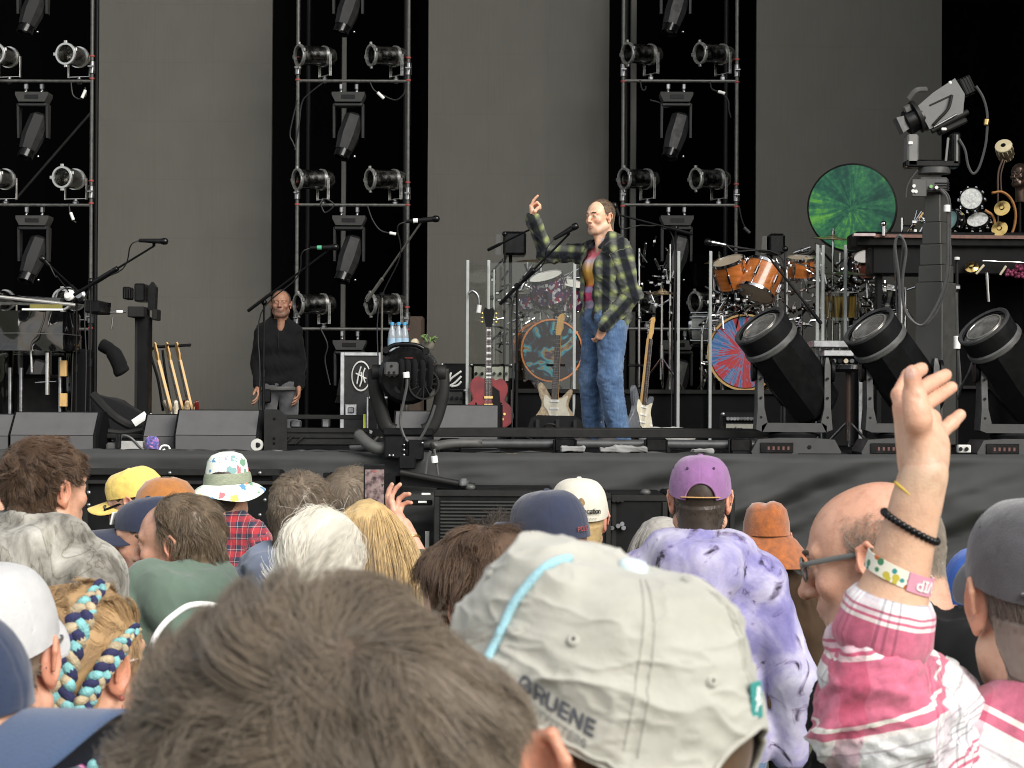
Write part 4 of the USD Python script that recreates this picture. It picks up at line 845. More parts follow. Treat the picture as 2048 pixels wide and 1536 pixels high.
cable([(812, 745), (814, 768), (808, 800), (800, 840), (808, 872), (818, 884), (838, 880), (860, 840), (870, 810)], YF - .24, .009, 'grey power cable looping below the central follow light', CABG, ((812, 744), (813, 756), WHT))
t = Thing('cable_mount', 'black cable junction block clamped over the stage edge below the follow light', 'bracket', P(810, 905, 13.35))
t.part('block', [box(P(790, 895, 13.42), (.12, .16, .13), .008), box(P(832, 900, 13.42), (.09, .14, .12), .008), box(P(815, 925, 13.36), (.10, .08, .08), .008)], BLK, world=True)
for u, v in ((779, 911), (786, 911), (808, 890), (808, 900), (808, 910), (845, 886)): t.part('screw', ball(P(u, v, 13.33), .009, 6), STEEL, True, world=True)
t.part('hose', tube([P(716, 868, 13.5), P(732, 884, 13.45), P(752, 896, 13.42), P(775, 896, 13.42)], .036, 10), MGR, True, world=True)
t.part('hose_end', tube([P(865, 893, 13.5), P(905, 887, 13.6), P(960, 886, 13.7)], .028, 10), MGR, True, world=True)
cable([(862, 902), (855, 915), (852, 935), (850, 955)], 13.3, .010, 'black lead dropping from the junction block', CABG); cable([(868, 898), (872, 920), (876, 950)], 13.3, .009, 'second lead dropping beside the junction block', CABG, ((868, 912), (870, 926), WHT))
t = Thing('marker_stick', 'fluorescent yellow marker stick on the dolly track', 'marker', P(729, 865, 13.9)); t.part('stick', boxab(P(726, 866, 13.9), P(732, 828, 13.92), .003), M('fluo_yellow', (.72, .80, .06), .5), world=True); t.part('tag', box(P(737, 862, 13.88), (.05, .01, .02), .003, RY(.4)), WHT, world=True)
# ---- three big beam lights on the right
YB = 13.95
def big_mover(label, base):
    t = Thing('beam_light', label, 'stage light', base, group='three big black beam lights on the stage front')
    G1, G2 = M('beam_black', (.0035, .0035, .004), .4, var=.2, spec=.15), M('beam_grey', (.030, .0305, .0305), .5, var=.12, bump=.2)
    bs = t.part('base', [hull([(x * sx, y, z) for sx in (-1, 1) for x, z in ((.26, 0), (.275, .03), (.235, .105), (.10, .115)) for y in (-.20, .22)])], G2, 25)
    t.part('display', box((-.12, -.205, .055), (.20, .01, .062), .002), BLKG, parent=bs); t.part('display_text', [box((-.17 + .03 * i, -.2105, .052), (.013, .002, .022), .0005) for i in range(5)], M('display_glow_red', (.10, .035, .03), .5), parent=bs)
    t.part('lock', cyl((.08, -.206, .06), (.08, -.19, .06), .012), BLK, parent=bs); t.part('foot', box((.16, -.02, .012), (.30, .46, .02), .004), BLK, parent=bs)
    t.part('turntable', lathe([(0, .115), (.15, .115), (.155, .135), (.12, .15), (0, .15)], 28), BLK, 30)
    yk = t.part('yoke', [hull([(x, y, z) for x, z in ((-.20, .15), (-.20, .205), (.20, .15), (.20, .205)) for y in (-.10, .10)])], G2, 25)
    for s in (-1, 1):
        t.part('yoke_arm', [hull([(s * x, y * k, z) for x, z, k in ((.195, .15, 1), (.235, .165, 1), (.165, .21, 1), (.225, .30, .95), (.185, .30, .95)) for y in (-.10, .10)]), hull([(s * x, y, z) for x, z, w in ((.185, .30, .095), (.225, .30, .095), (.19, .56, .07), (.225, .56, .07), (.20, .61, .05), (.215, .61, .05)) for y in (-w, w)])], G2, 25)
        for z in (.24, .36, .48): t.part('bolt', cyl((s * .205, -.10, z), (s * .205, -.085, z), .008), BLK)
        t.part('pivot', lathe([(0, 0), (.055, 0), (.07, .012), (.07, .03), (0, .03)], 24, (s * .225, 0, .53), (s, 0, 0)), G1, 30)
    c = A([-.02, 0, .545]); ax = nrm(A([-.60, -.32, .78])); B = basis(ax, (0, -1, 0))
    oc = [(math.cos(a), math.sin(a)) for a in np.arange(8) * math.pi / 4 + math.pi / 8]
    hd = t.part('head', [hull([c + B @ A([x * w, y * w, z]) for z, w in ((-.36, .11), (-.31, .165), (-.05, .186), (.20, .180), (.235, .172)) for x, y in oc])], G1, 22)
    t.part('hood', lathe([(.165, .225), (.172, .24), (.176, .34), (.168, .345), (.158, .335), (.150, .27), (0, .26)], 40, c, ax), BLK, 35, parent=hd)
    t.part('hood_rim', lathe([(.150, .333), (.176, .336), (.176, .350), (.168, .354), (.150, .346)], 40, c, ax), M('rim_dark_grey', (.035, .035, .036), .35), 30, parent=hd)
    t.part('collar', lathe([(.174, .19), (.182, .20), (.182, .226), (.172, .236)], 40, c, ax), M('collar_grey', (.10, .10, .098), .4, .4), 30, parent=hd)
    t.part('lens', lathe([(.153, .316), (.13, .330), (.095, .346), (.05, .356), (0, .360)], 40, c, ax), M('beam_lens', (.62, .61, .58), .22, .9, var=.35, scale=7, coat=.6), True, parent=hd)
    t.part('lens_ring', lathe([(.116, .336), (.121, .343), (.116, .346), (.110, .343)], 40, c, ax), M('lens_ring_glass', (.35, .34, .32), .1, .6), True, parent=hd)
    t.part('rib', [tube([c + B @ A([.176 * math.cos(a), .176 * math.sin(a), z]) for z in (-.2, .0, .19)], .006, 6) for a in (math.radians(-65), math.radians(-20), math.radians(-110))], G1, 30, parent=hd)
    return t
b0 = big_mover('big black beam light left of the raised hand, by the tie dye drum head', PZ(1585, YB)); dup(b0, 'big black beam light partly hidden by the raised hand', PZ(1802, YB)); dup(b0, 'big black beam light cut by the right edge of the picture', PZ(2030, YB))
t = Thing('outlet_box', 'small white outlet box on the deck between two beam lights', 'outlet', PZ(1930, 13.7)); t.part('case', box(PZ(1928, 13.7, .055), (.08, .05, .05), .006), M('white_box', (.5, .5, .48), .5), world=True); t.part('socket', [cyl(PZ(1922, 13.66, .055), PZ(1922, 13.675, .055), .012), cyl(PZ(1934, 13.66, .055), PZ(1934, 13.675, .055), .012)], DGR, world=True)
# papers and cloths on the deck
PAPER = M('paper_white', (.22, .22, .215), .85, var=.12); 
for i, (u, v, w, h_, lb) in enumerate(((1145, 898, .14, .06, 'grey paper folded on the deck left of the performer'), (1215, 899, .10, .05, 'crumpled cream papers below the performer'), (1262, 899, .20, .07, 'large pale sheet lying on the deck below the performer'), (1405, 902, .12, .05, 'pale sheet on the deck under the drum riser'))):
    m = folds(box(P(u, v, 13.62), (w, .10, h_ * .55), .006).subdivide().subdivide().subdivide().subdivide(), .03, 11, i); mono('paper', lb, 'paper', m, PAPER, 25)
t = Thing('striped_tape', 'yellow and black striped tape on the stage edge', 'tape', P(1012, 910, 13.55))
for i in range(4): t.part('stripe', box(P(992 + 13 * i, 910, 13.55), (.035, .03, .018), .004), (YEL, GOLD, YEL, M('orange_tape', (.6, .3, .05), .5))[i], world=True)
mono('towel', 'crumpled white towel on the deck behind the track', 'towel', folds(ball(P(1335, 868, 15.2) + A([0, 0, -.03]), (.19, .12, .07), 20), .03, 9, 2), cloth('towel_white', (.38, .38, .36)), True)
t = Thing('pedal_case', 'black road case with handles lying at the feet of the performer', 'case', PZ(1110, 15.1)); t.part('lid', hull([P(u, v, y) for u, v in ((1055, 858), (1062, 836), (1075, 830), (1150, 832), (1164, 842), (1168, 860)) for y in (15.1, 15.4)]), BLK, 20, world=True)
for u in (1075, 1115, 1150): t.part('rib', box(P(u, 848, 15.08), (.03, .02, .06), .006), DGR, world=True)
t.part('handle', tube([P(1088, 856, 15.07), P(1092, 849, 15.05), P(1108, 849, 15.05), P(1112, 856, 15.07)], .007, 6), DGR, True, world=True)
# ---- boxes and speakers below the stage edge
GRL = M('front_grille', (.008, .0082, .008), .7, var=.3)
def sub(u0, u1, vt, Y, label, rows=38):
    a, b = P(u0, vt, Y), P(u1, vt, Y); t = Thing('subwoofer', label, 'speaker', ((a[0] + b[0]) / 2, Y, 0), group='low black speakers before the stage')
    w, h_ = b[0] - a[0], a[2]; cx = (a[0] + b[0]) / 2
    t.part('cabinet', boxab((a[0], Y, .0), (b[0], Y + .8, h_), .012), BLK, world=True); t.part('edge_rail', [boxab((a[0], Y - .012, h_ - .035), (b[0], Y - .001, h_), .004), boxab((a[0], Y - .012, 0), (a[0] + .03, Y - .001, h_ - .037), .004), boxab((b[0] - .03, Y - .012, 0), (b[0], Y - .001, h_ - .037), .004)], DGR, world=True)
    if rows:
        for i in range(rows): z = h_ - .06 - i * .0195; t.part('grille_slat', boxab((a[0] + .035, Y - .008, z - .0105), (b[0] - .035, Y - .002, z), .003), M('slat_green_black', (.016, .017, .015), .6), world=True) if z > .1 else 0
    t.part('top_knob', ball((a[0] + .2, Y + .1, h_ + .012), (.03, .03, .02), 8), MGR, True, world=True)
    return t
sub(868, 1108, 980, 12.55, 'front speaker with a fine horizontal slat grille, left of the navy cap'); sub(1112, 1222, 985, 12.6, 'black speaker cabinet behind the cream cap', 0)
t = sub(1222, 1335, 990, 12.7, 'black speaker connector panel right of the cream cap', 0)
for i, (u, v) in enumerate(((1228, 1000), (1236, 1000), (1244, 1000), (1228, 1048), (1236, 1052), (1244, 1048), (1224, 1056), (1247, 1056))): t.part('socket', cyl(P(u, v, 12.68), P(u, v, 12.66), .014), STEEL if i > 3 else DGR, world=True)
sub(1338, 1470, 988, 12.75, 'plain black speaker cabinet behind the purple cap', 0)
t = Thing('road_case', 'black road case stack with hardware under the stage edge, left', 'case', P(230, 1050, 12.6)); 
t.part('case', boxab(A([P(165, 900, 12.6)[0], 12.6, 0]), A([P(545, 900, 12.6)[0], 13.3, P(300, 945, 12.6)[2]]), .012), BLK, world=True)
t.part('shelf_edge', [boxab(P(165, 950, 12.55), P(560, 938, 12.59), .004), boxab(P(165, 968, 12.56), P(560, 962, 12.59), .004), boxab(P(165, 1100, 12.55), P(178, 952, 12.59), .004)], DGR, world=True)
for u, v in ((172, 946), (340, 946), (520, 946), (178, 1010), (178, 1060), (178, 985), (520, 1030), (530, 1000), (526, 1060)): t.part('bolt', ball(P(u, v, 12.53), .012, 6), STEEL, True, world=True)
for u, v in ((226, 990), (240, 1060), (560, 1062)): t.part('latch', box(P(u, v, 12.55), (.05, .02, .012), .003), STEEL, world=True)
t = Thing('ramp', 'black sloped ramp frame ending beside the slat grille speaker', 'ramp', P(860, 960, 12.7))
t.part('deck', hull([P(u, v, y) for u, v in ((660, 944), (800, 946), (953, 974), (953, 982), (660, 960)) for y in (12.7, 13.2)]), BLK, 20, world=True); t.part('edge', cyl(P(800, 945, 12.66), P(950, 973, 12.66), .018), DGR, world=True); t.part('pivot', box(P(928, 966, 12.64), (.05, .04, .05), .012), STEEL, world=True)
t.part('frame', [boxab(P(645, 1150, 12.7), P(660, 945, 12.75), .005), boxab(P(788, 1150, 12.7), P(803, 950, 12.75), .005), boxab(P(660, 1010, 12.7), P(865, 1000, 12.74), .005)], BLK, world=True)
for u, v in ((845, 1004), (852, 988)): t.part('label_plate', box(P(u, v, 12.66), (.05, .01, .012), .002), WHT, world=True)
t.part('white_strip', boxab(P(850, 1098, 12.66), P(859, 1062, 12.67), .002), M('strip_white', (.3, .3, .28), .6), world=True)
# ---------------------------------------------------------------- instruments and band gear
WOOD = M('orange_maple', (.44, .135, .028), .3, var=.3, scale=5, st=(1, 1, 8), coat=.5); MAPLE = M('maple_neck', (.52, .33, .13), .4, var=.2, scale=12, st=(8, 8, 1)); ROSE = M('rosewood', (.035, .018, .011), .5, var=.3, scale=30, st=(6, 6, 1)); CREAMP = M('cream_plastic', (.62, .55, .40), .4)
def stand(label, u, Y, vt, boom=None, mic=None, tripod=True, weight=None, micmat=None, tag=None, col=None):
    col = col or BLK; b = PZ(u, Y); top = P(u, vt, Y); top[0] = b[0]
    t = Thing('mic_stand', label, 'microphone stand', b, group='microphone stands on the stage')
    t.part('pole', [cyl(b + A([0, 0, .06]), (b + top) / 2, .011), cyl((b + top) / 2, top, .008), cyl((b + top) / 2 - A([0, 0, .03]), (b + top) / 2 + A([0, 0, .03]), .016)], col, world=True)
    for a in (.3, 2.4, 4.5): t.part('leg', cyl(b + A([0, 0, .10]), b + A([.28 * math.cos(a), .28 * math.sin(a), .012]), .008), col, world=True)
    if boom:
        p0, p1 = P(*boom[0], Y), P(*boom[1], Y - .25); q = [p0 + (p1 - p0) * k for k in (0, .3, .34, 1)]
        t.part('boom', [cyl(p0, p1, .0075), cyl(p0, q[1], .0125)], col, world=True); t.part('boom_clutch', ball(top, .022, 8), BLKG, True, world=True)
        if weight: t.part('shock_cover', cyl(p0 + (p1 - p0) * weight[0], p0 + (p1 - p0) * weight[1], .019), BLKG, world=True)
        if mic:
            m0, m1 = P(*mic[0], Y - .27), P(*mic[1], Y - .27); d = nrm(m1 - m0)
            mt = t.part('microphone', [cyl(m0, m1 - d * .05, .0125, .019)], micmat or BLK, 35, world=True); t.part('grille', lathe([(0, -.03), (.018, -.028), (.024, -.01), (.0245, .004), (.02, .02), (0, .028)], 16, m1 - d * .028, d), BLKG, True, world=True, parent=mt)
            t.part('clip', cyl(p1, (m0 + m1) / 2, .011), BLKG, world=True)
            t.part('mic_lead', tube([m0, m0 - d * .06 - A([0, 0, .04]), p0 + (p1 - p0) * .62 - A([0, .02, .03]), top - A([.02, .02, .08]), (b + top) / 2 - A([.025, .02, 0]), b + A([-.03, -.03, .03])], .005, 6), RUBBER, True, world=True)
            if tag: t.part('tape_band', cyl(m0 + d * .05, m0 + d * .085, .0165), tag, world=True)
    return t
# ---- piano at the far left
PG = nodes_to('piano_black', {'tc': ('texture_coordinate', {}), 'n': ('noise_texture', {'scale': 3.2, 'detail': 1.0}), 'b': ('bump', {'strength': .9, 'distance': .045}), 'p': ('principled_bsdf', {'base_color': (.003, .003, .0033), 'roughness': .04, 'specular_ior_level': .6, 'coat_weight': .6})}, [('tc.object', 'n.vector'), ('n.fac', 'b.height'), ('b.normal', 'p.normal'), ('b.normal', 'p.coat_normal')], 'p.BSDF')
t = Thing('grand_piano', 'glossy black grand piano at the left edge of the stage', 'piano', PZ(60, 17))
tail = [P(u, v, y) for u, v, y in ((-420, 0, 17.2), (-120, 0, 16.6), (40, 0, 16.4), (130, 0, 16.6), (163, 0, 17.0), (165, 0, 17.6), (150, 0, 18.2), (-420, 0, 18.4))]
rim = sg.Polygon([(q[0], q[1]) for q in tail]).buffer(.12).buffer(-.12)
zt, zm, zb = P(60, 625, 16.8)[2], P(60, 668, 16.8)[2], P(60, 703, 16.8)[2]
t.part('case', extr(rim, zt - zm, (0, 0, zm)), PG, 60, world=True); t.part('lower_rim', extr(rim.buffer(.008), zm - zb - .008, (0, 0, zb)), PG, 30, world=True); t.part('rim_line', extr(rim.buffer(.012), .007, (0, 0, zm - .008)), M('piano_edge', (.05, .05, .05), .15), 30, world=True)
t.part('lid', hull([P(u, v, y) for u, v, y in ((-420, 560, 17.6), (-420, 568, 17.6), (-420, 590, 16.6), (-420, 600, 16.6), (120, 596, 16.8), (120, 604, 16.8), (222, 606, 17.4), (222, 614, 17.4), (120, 598, 18.2))]), PG, 20, world=True)
t.part('lid_rail', [cyl(P(-20, 592, 16.5), P(150, 610, 16.7), .014)], M('lid_edge_grey', (.20, .20, .19), .2), world=True)
t.part('inside_strip', box(P(92, 613, 16.55), (.24, .01, .030), .003), M('felt_yellow', (.16, .14, .03), .8), world=True); t.part('white_sheet', box(P(85, 619, 16.4), (.30, .01, .014), .002), WHT, world=True)
for u in (8, 146): t.part('leg', [cyl(PZ(u, 17.1), PZ(u, 17.1, 1.0) * A([1, 1, 0]) + A([0, 0, zb]), .05, .07)], PG, world=True)
t.part('side_block', boxab(PZ(140, 17.0, .05), P(190, 700, 17.4), .02), BLKM, world=True); t.part('keyslip', boxab(P(168, 625, 17.0), P(222, 606, 17.5), .01), BLK, world=True)
t.part('pedal_lyre', [cyl(P(95, 705, 16.9), P(95, 790, 16.9), .018), cyl(P(70, 765, 16.9), P(112, 763, 16.9), .010), cyl(P(62, 703, 16.9), P(64, 745, 16.9), .012)], CHROME, world=True)
for q in ((120, 714, 120, 830, 16.95), (20, 735, 20, 830, 16.9), (42, 735, 42, 830, 16.9)): t.part('pipe', cyl(P(q[0], q[1], q[4]), P(q[2], q[3], q[4]), .016), STEEL, world=True)
t.part('wood_block', [box(P(127, 737, 16.9), (.05, .05, .12), .004), box(P(127, 800, 16.9), (.055, .05, .10), .004)], MAPLE, world=True)
t = Thing('speaker_cabinet', 'dark speaker box under the piano', 'speaker', PZ(75, 17.6)); t.part('cabinet', boxab(PZ(28, 17.4), P(122, 750, 17.9), .012), BLK, world=True); t.part('grille', boxab(PZ(34, 17.38, .03), P(116, 756, 17.398), .004), GRL, world=True)
t = Thing('headphones', 'silver grey headphones and boom clamp lying on the piano lid', 'headphones', P(138, 592, 16.9)); t.part('band', tube([P(112, 596, 16.9), P(118, 582, 16.9), P(136, 575, 16.9), P(156, 582, 16.9), P(162, 594, 16.9)], .008, 8), STEEL, True, world=True)
for u in (138, 160): t.part('ear_cup', lathe([(0, -.02), (.04, -.02), (.045, 0), (.03, .02), (0, .022)], 16, P(u, 590, 16.85), (-.4, -1, .2)), WHT if u < 150 else STEEL, 40, world=True)
stand('mic stand by the piano with a long boom reaching up over the grey screen', 180, 16.2, 562, ((148, 590), (308, 492)), ((278, 481), (337, 483)), weight=(.26, .55))
stand('short boom stand leaning left over the piano', 152, 16.9, 590, ((165, 592), (88, 520)), ((100, 532), (80, 512)))
t = Thing('camera_pedestal', 'black remote camera on a column between piano and guitars', 'camera', PZ(290, 17.5)); C_ = lambda u, v, y=17.5: P(u, v, y)
t.part('column', boxab(A([C_(278, 0)[0], 17.4, DZ]), A([C_(305, 0)[0], 17.6, C_(0, 632)[2]]), .008), BLK, world=True); t.part('column_edge', boxab(A([C_(279, 0)[0], 17.385, DZ]), A([C_(284, 0)[0], 17.398, C_(0, 640)[2]]), .002), DGR, world=True)
t.part('plate', [boxab(C_(255, 634, 17.3), C_(300, 616, 17.6), .006), boxab(C_(304, 640, 17.4), C_(322, 620, 17.6), .006)], DGR, world=True); t.part('arm', hull([p_ + A([0, dy, 0]) for p_ in (C_(298, 620), C_(312, 622), C_(298, 575), C_(314, 575), C_(306, 564)) for dy in (-.06, .06)]), BLKG, world=True)
bd = t.part('camera_body', boxab(C_(268, 603, 17.35), C_(300, 570, 17.6), .01), BLKG, world=True); t.part('lens_hood', [boxab(C_(245, 598, 17.3), C_(268, 576, 17.5), .008)], BLK, world=True, parent=bd)
for i in range(4): t.part('fin', box(C_(249 + i * 5, 587, 17.29), (.006, .01, .075), .001), DGR, world=True, parent=bd)
t.part('rod', [cyl(C_(220, 625, 17.3), C_(252, 624, 17.3), .008), cyl(C_(223, 658, 17.3), C_(226, 632, 17.3), .006)], STEEL, world=True); t.part('tag', box(C_(239, 623, 17.28), (.05, .01, .022), .003), WHT, world=True)
mono('cover_cloth', 'black cloth roll hanging beside the camera column', 'cloth', folds(tube([P(205, 690, 17.2), P(226, 705, 17.15), P(240, 735, 17.15), P(246, 746, 17.15)], A([.05, .06, .06, .055])[[0] * 6 + [1] * 6 + [2] * 6 + [3]], 12), .012, 18), BLKCL, True)
# ---- guitars
def guitar(label, o, R, kind, group=None, size=1.0):
    t = Thing('electric_guitar', label, 'guitar', o, group=group); f = lambda m: xf(m, R * size)
    if kind == 'hollow':
        pts = [(0, 0), (.10, .005), (.175, .05), (.195, .12), (.165, .19), (.125, .225), (.135, .26), (.150, .31), (.135, .37), (.095, .40), (.055, .385), (.035, .40), (-.04, .40), (-.085, .415), (-.13, .385), (-.148, .32), (-.125, .255), (-.128, .225), (-.165, .19), (-.195, .12), (-.175, .05), (-.10, .005)]
        bodym = nodes_to('red_sunburst', {'tc': ('texture_coordinate', {}), 'n': ('noise_texture', {'scale': 8.0, 'detail': 4.0}), 'r': ('rgb_ramp', {'ramp': [(.3, (.10, .008, .010)), (.7, (.27, .018, .020))]}), 'p': ('principled_bsdf', {'roughness': .25, 'coat_weight': .3})}, [('tc.object', 'n.vector'), ('n.fac', 'r.fac'), ('r.color', 'p.base_color')], 'p.BSDF'); depth, fb, inl = .05, ROSE, CREAMP
    else:
        pts = [(0, 0), (.08, .0), (.145, .035), (.165, .10), (.150, .16), (.115, .21), (.115, .255), (.135, .31), (.140, .345), (.120, .355), (.075, .31), (.045, .285), (-.03, .285), (-.065, .33), (-.11, .395), (-.135, .405), (-.15, .37), (-.135, .30), (-.112, .24), (-.125, .18), (-.16, .12), (-.155, .05), (-.10, .008)]
        bodym = {'cream': M('carved_brown_cream', (.40, .30, .18), .3, var=.6, scale=40, coat=.5), 'grey': M('grey_guitar_lacquer', (.17, .18, .20), .2, .3, coat=.6), 'dark': M('dark_red_lacquer', (.10, .012, .010), .15, coat=1.0), 'ivory': M('ivory_lacquer', (.55, .50, .40), .2, coat=.8)}[kind]; depth, fb, inl = .042, (ROSE if kind != 'cream' else M('dark_fretboard', (.06, .045, .03), .5)), CREAMP
    q = spl(pts + pts[:1], 4)[:-1]; pl = sg.Polygon(q).buffer(0)
    bd = t.part('body', f(xf(tilt_poly(pl, depth, .008), XZ)), bodym, 30)
    if kind == 'hollow':
        for sx in (-1, 1): t.part('f_hole', f(xf(tube([(sx * .085, .10, depth), (sx * .10, .14, depth), (sx * .09, .18, depth), (sx * .10, .21, depth)], .006, 6), XZ)), BLKM, True, parent=bd)
        t.part('pickguard', f(extr([(.03, .20), (.095, .18), (.085, .30), (.03, .34)], .003, (0, -depth - .004, 0), XZ)), BLK, parent=bd)
        t.part('tailpiece', f(box((0, -depth - .008, .07), (.09, .01, .075), .006)), GOLD, parent=bd)
    else:
        pg = sg.Polygon(spl([(-.02, .10), (.09, .06), (.135, .12), (.11, .20), (.10, .25), (.11, .30), (.06, .285), (-.03, .285), (-.085, .30), (-.09, .22), (-.06, .18), (-.02, .10)], 4)).intersection(pl.buffer(-.012))
        t.part('pickguard', f(extr(pg, .003, (0, -depth - .0035, 0), XZ)), M('ivory_pickguard', (.62, .58, .46), .35), parent=bd)
    for z in (.13, .19, .25): t.part('pickup', f(box((0, -depth - .008, z), (.075, .012, .026 if kind == 'hollow' else .018), .004)), GOLD if kind == 'hollow' else WHT, parent=bd)
    for x, z in ((.11, .08), (.125, .12), (.10, .05)): t.part('knob', f(cyl((x, -depth, z), (x, -depth - .014, z), .011)), GOLD if kind == 'hollow' else WHT, parent=bd)
    nk = t.part('neck', f(hull([(s * w, y, z) for s in (-1, 1) for w, z, y0 in ((.028, .27, .0), (.021, .80, .0)) for y in (-depth + .018, -depth - .006)])), MAPLE, 20)
    t.part('fretboard', f(hull([(s * w, y, z) for s in (-1, 1) for w, z in ((.0285, .27), (.0215, .80)) for y in (-depth - .0065, -depth - .012)])), fb if kind != 'ivory' else MAPLE, 20, parent=nk)
    for i in range(1, 20):
        z = .80 - .648 * (1 - 2 ** (-i / 12)); w = .0215 + (.0285 - .0215) * (.80 - z) / .53
        t.part('fret', f(box((0, -depth - .0125, z), (2 * w, .0025, .0025), .0005)), STEEL, parent=nk)
        if kind == 'hollow' and i in (1, 3, 5, 7, 9, 12, 15, 17): t.part('inlay', f(box((0, -depth - .0126, z + .012), (w * 1.5, .0014, .014), .0005)), WHT, parent=nk)
    hs = [(-.022, .80), (.022, .80), (.034, .85), (.044, .93), (.030, .955), (0, .94), (-.030, .955), (-.044, .93), (-.034, .85)] if kind == 'hollow' else [(-.021, .80), (.021, .80), (.026, .83), (.040, .86), (.036, .93), (.045, .965), (.030, .985), (.008, .975), (-.012, .95), (-.022, .85)]
    hd = t.part('headstock', f(extr(hs, .015, (0, -depth + .012, 0), XZ)), BLK if kind == 'hollow' else MAPLE, 30, parent=nk)
    for i in range(6):
        p_ = (((-1) ** i * .054, -depth + .004, .84 + .034 * (i // 2)) if kind == 'hollow' else (-.030 + .002 * i, -depth + .004, .845 + .020 * i)); t.part('tuner', f(ball(p_, (.012, .007, .009), 6)), GOLD if kind == 'hollow' else STEEL, True, parent=nk)
    t.part('string', [f(cyl((x, -depth - .015, .10), (x * .75, -depth - .014, .80), .0006, n=5)) for x in np.linspace(-.02, .02, 6)], STEEL, kind='stuff')
    return t
def gstand(u, Y, label):
    b = PZ(u, Y); t = Thing('guitar_stand', label, 'guitar stand', b, group='black guitar stands'); t.part('tube', [cyl(b + A([0, .12, .05]), b + A([0, .12, .62]), .012), cyl(b + A([-.07, .10, .60]), b + A([.07, .10, .60]), .009)], BLK, world=True)
    for a in (.2, 2.9, 4.7): t.part('leg', cyl(b + A([0, .12, .2]), b + A([.22 * math.cos(a), .12 + .22 * math.sin(a), .01]), .009), BLK, world=True)
    for s in (-1, 1): t.part('cradle', cyl(b + A([s * .10, .12, .06]), b + A([s * .10, -.06, .08]), .010), BLK, world=True)
gstand(980, 17.1, 'guitar stand holding the red hollow body guitar'); guitar('red hollow body guitar with gold hardware standing before an amplifier', PZ(977, 16.95, .11), RX(-.10), 'hollow', size=.97)
gstand(1112, 16.75, 'guitar stand holding the brown and cream guitar'); guitar('brown and cream electric guitar with a maple headstock beside the performer', PZ(1109, 16.65, .10), RX(-.10) @ RY(.05) @ RZ(-.25), 'cream', size=.90)
guitar('grey electric guitar leaning by the performer on the drum side', PZ(1272, 16.6, .06), RX(-.12) @ RY(.10) @ RZ(.9), 'grey', size=.93); gstand(1276, 16.7, 'guitar stand holding the grey guitar')
for i, (u, kd, lb) in enumerate(((362, 'ivory', 'pale necked guitar, leftmost in the rack of three'), (384, 'cream', 'middle guitar in the rack of three with a maple neck'), (402, 'dark', 'dark red guitar, rightmost in the rack of three'))):
    guitar(lb, PZ(u, 18.2, .03), RY(-.26 + .01 * i) @ RX(-.05) @ RZ(-1.0), kd, 'guitars in the rack left of the widest monitor', size=.80)
t = Thing('guitar_rack', 'black tubular rack holding three guitars', 'guitar rack', PZ(360, 18.4)); R_ = lambda u, v: P(u, v, 18.35)
t.part('post', [tube([R_(326, 822), R_(316, 760), R_(302, 712), R_(304, 698), R_(318, 692)], .011, 8), tube([R_(344, 822), R_(330, 740), R_(325, 700)], .010, 8)], BLK, True, world=True); t.part('neck_bar', [cyl(R_(312, 694), R_(382, 690), .012)] + [cyl(R_(u, 692), P(u + 2, 690, 18.1), .008) for u in (334, 357, 378)], BLK, world=True); t.part('base_bar', [cyl(R_(322, 852), R_(415, 852), .014), cyl(R_(322, 870), R_(322, 840), .012), cyl(R_(412, 870), R_(412, 840), .012)], BLK, world=True)
# ---- microphones across the stage
stand('mic stand in front of the dark clad stagehand with its boom tilted up right', 527, 16.4, 605, ((496, 622), (655, 502)), ((620, 496), (678, 494)), tag=M('green_tape', (.05, .3, .16), .6))
stand('tall silver boom mic stand beside the water bottles', 763, 16.1, 590, ((732, 604), (843, 444)), ((812, 443), (880, 437)), tag=WHT, col=M('worn_stand_grey', (.11, .105, .095), .35, .5), weight=(.0, .02))
stand('centre microphone stand angled up towards the performer', 1033, 15.6, 572, ((1000, 608), (1138, 468)), ((1108, 478), (1157, 449)), weight=(.35, .5))
stand('boom stand crossing behind the raised sleeve of the performer', 1008, 17.6, 468, ((976, 500), (1062, 458)), None)
stand('boom stand at the right shoulder of the performer', 1350, 17.0, 456, ((1384, 468), (1232, 428)), ((1238, 432), (1226, 404)))
stand('drum microphone stand over the orange tom drums', 1569, 16.2, 498, ((1560, 508), (1420, 486)), ((1452, 490), (1408, 483)), micmat=STEEL, col=M('stand_silver_black', (.03, .03, .03), .3, .4))
t = Thing('boom_arm', 'thin black boom sloping down right in front of the snare drum', 'boom', P(1540, 515, 16.1)); t.part('rod', cyl(P(1536, 512, 16.1), P(1643, 648, 16.0), .009), BLK, world=True); t.part('grip', cyl(P(1618, 616, 16.0), P(1642, 647, 16.0), .014), BLK, world=True)
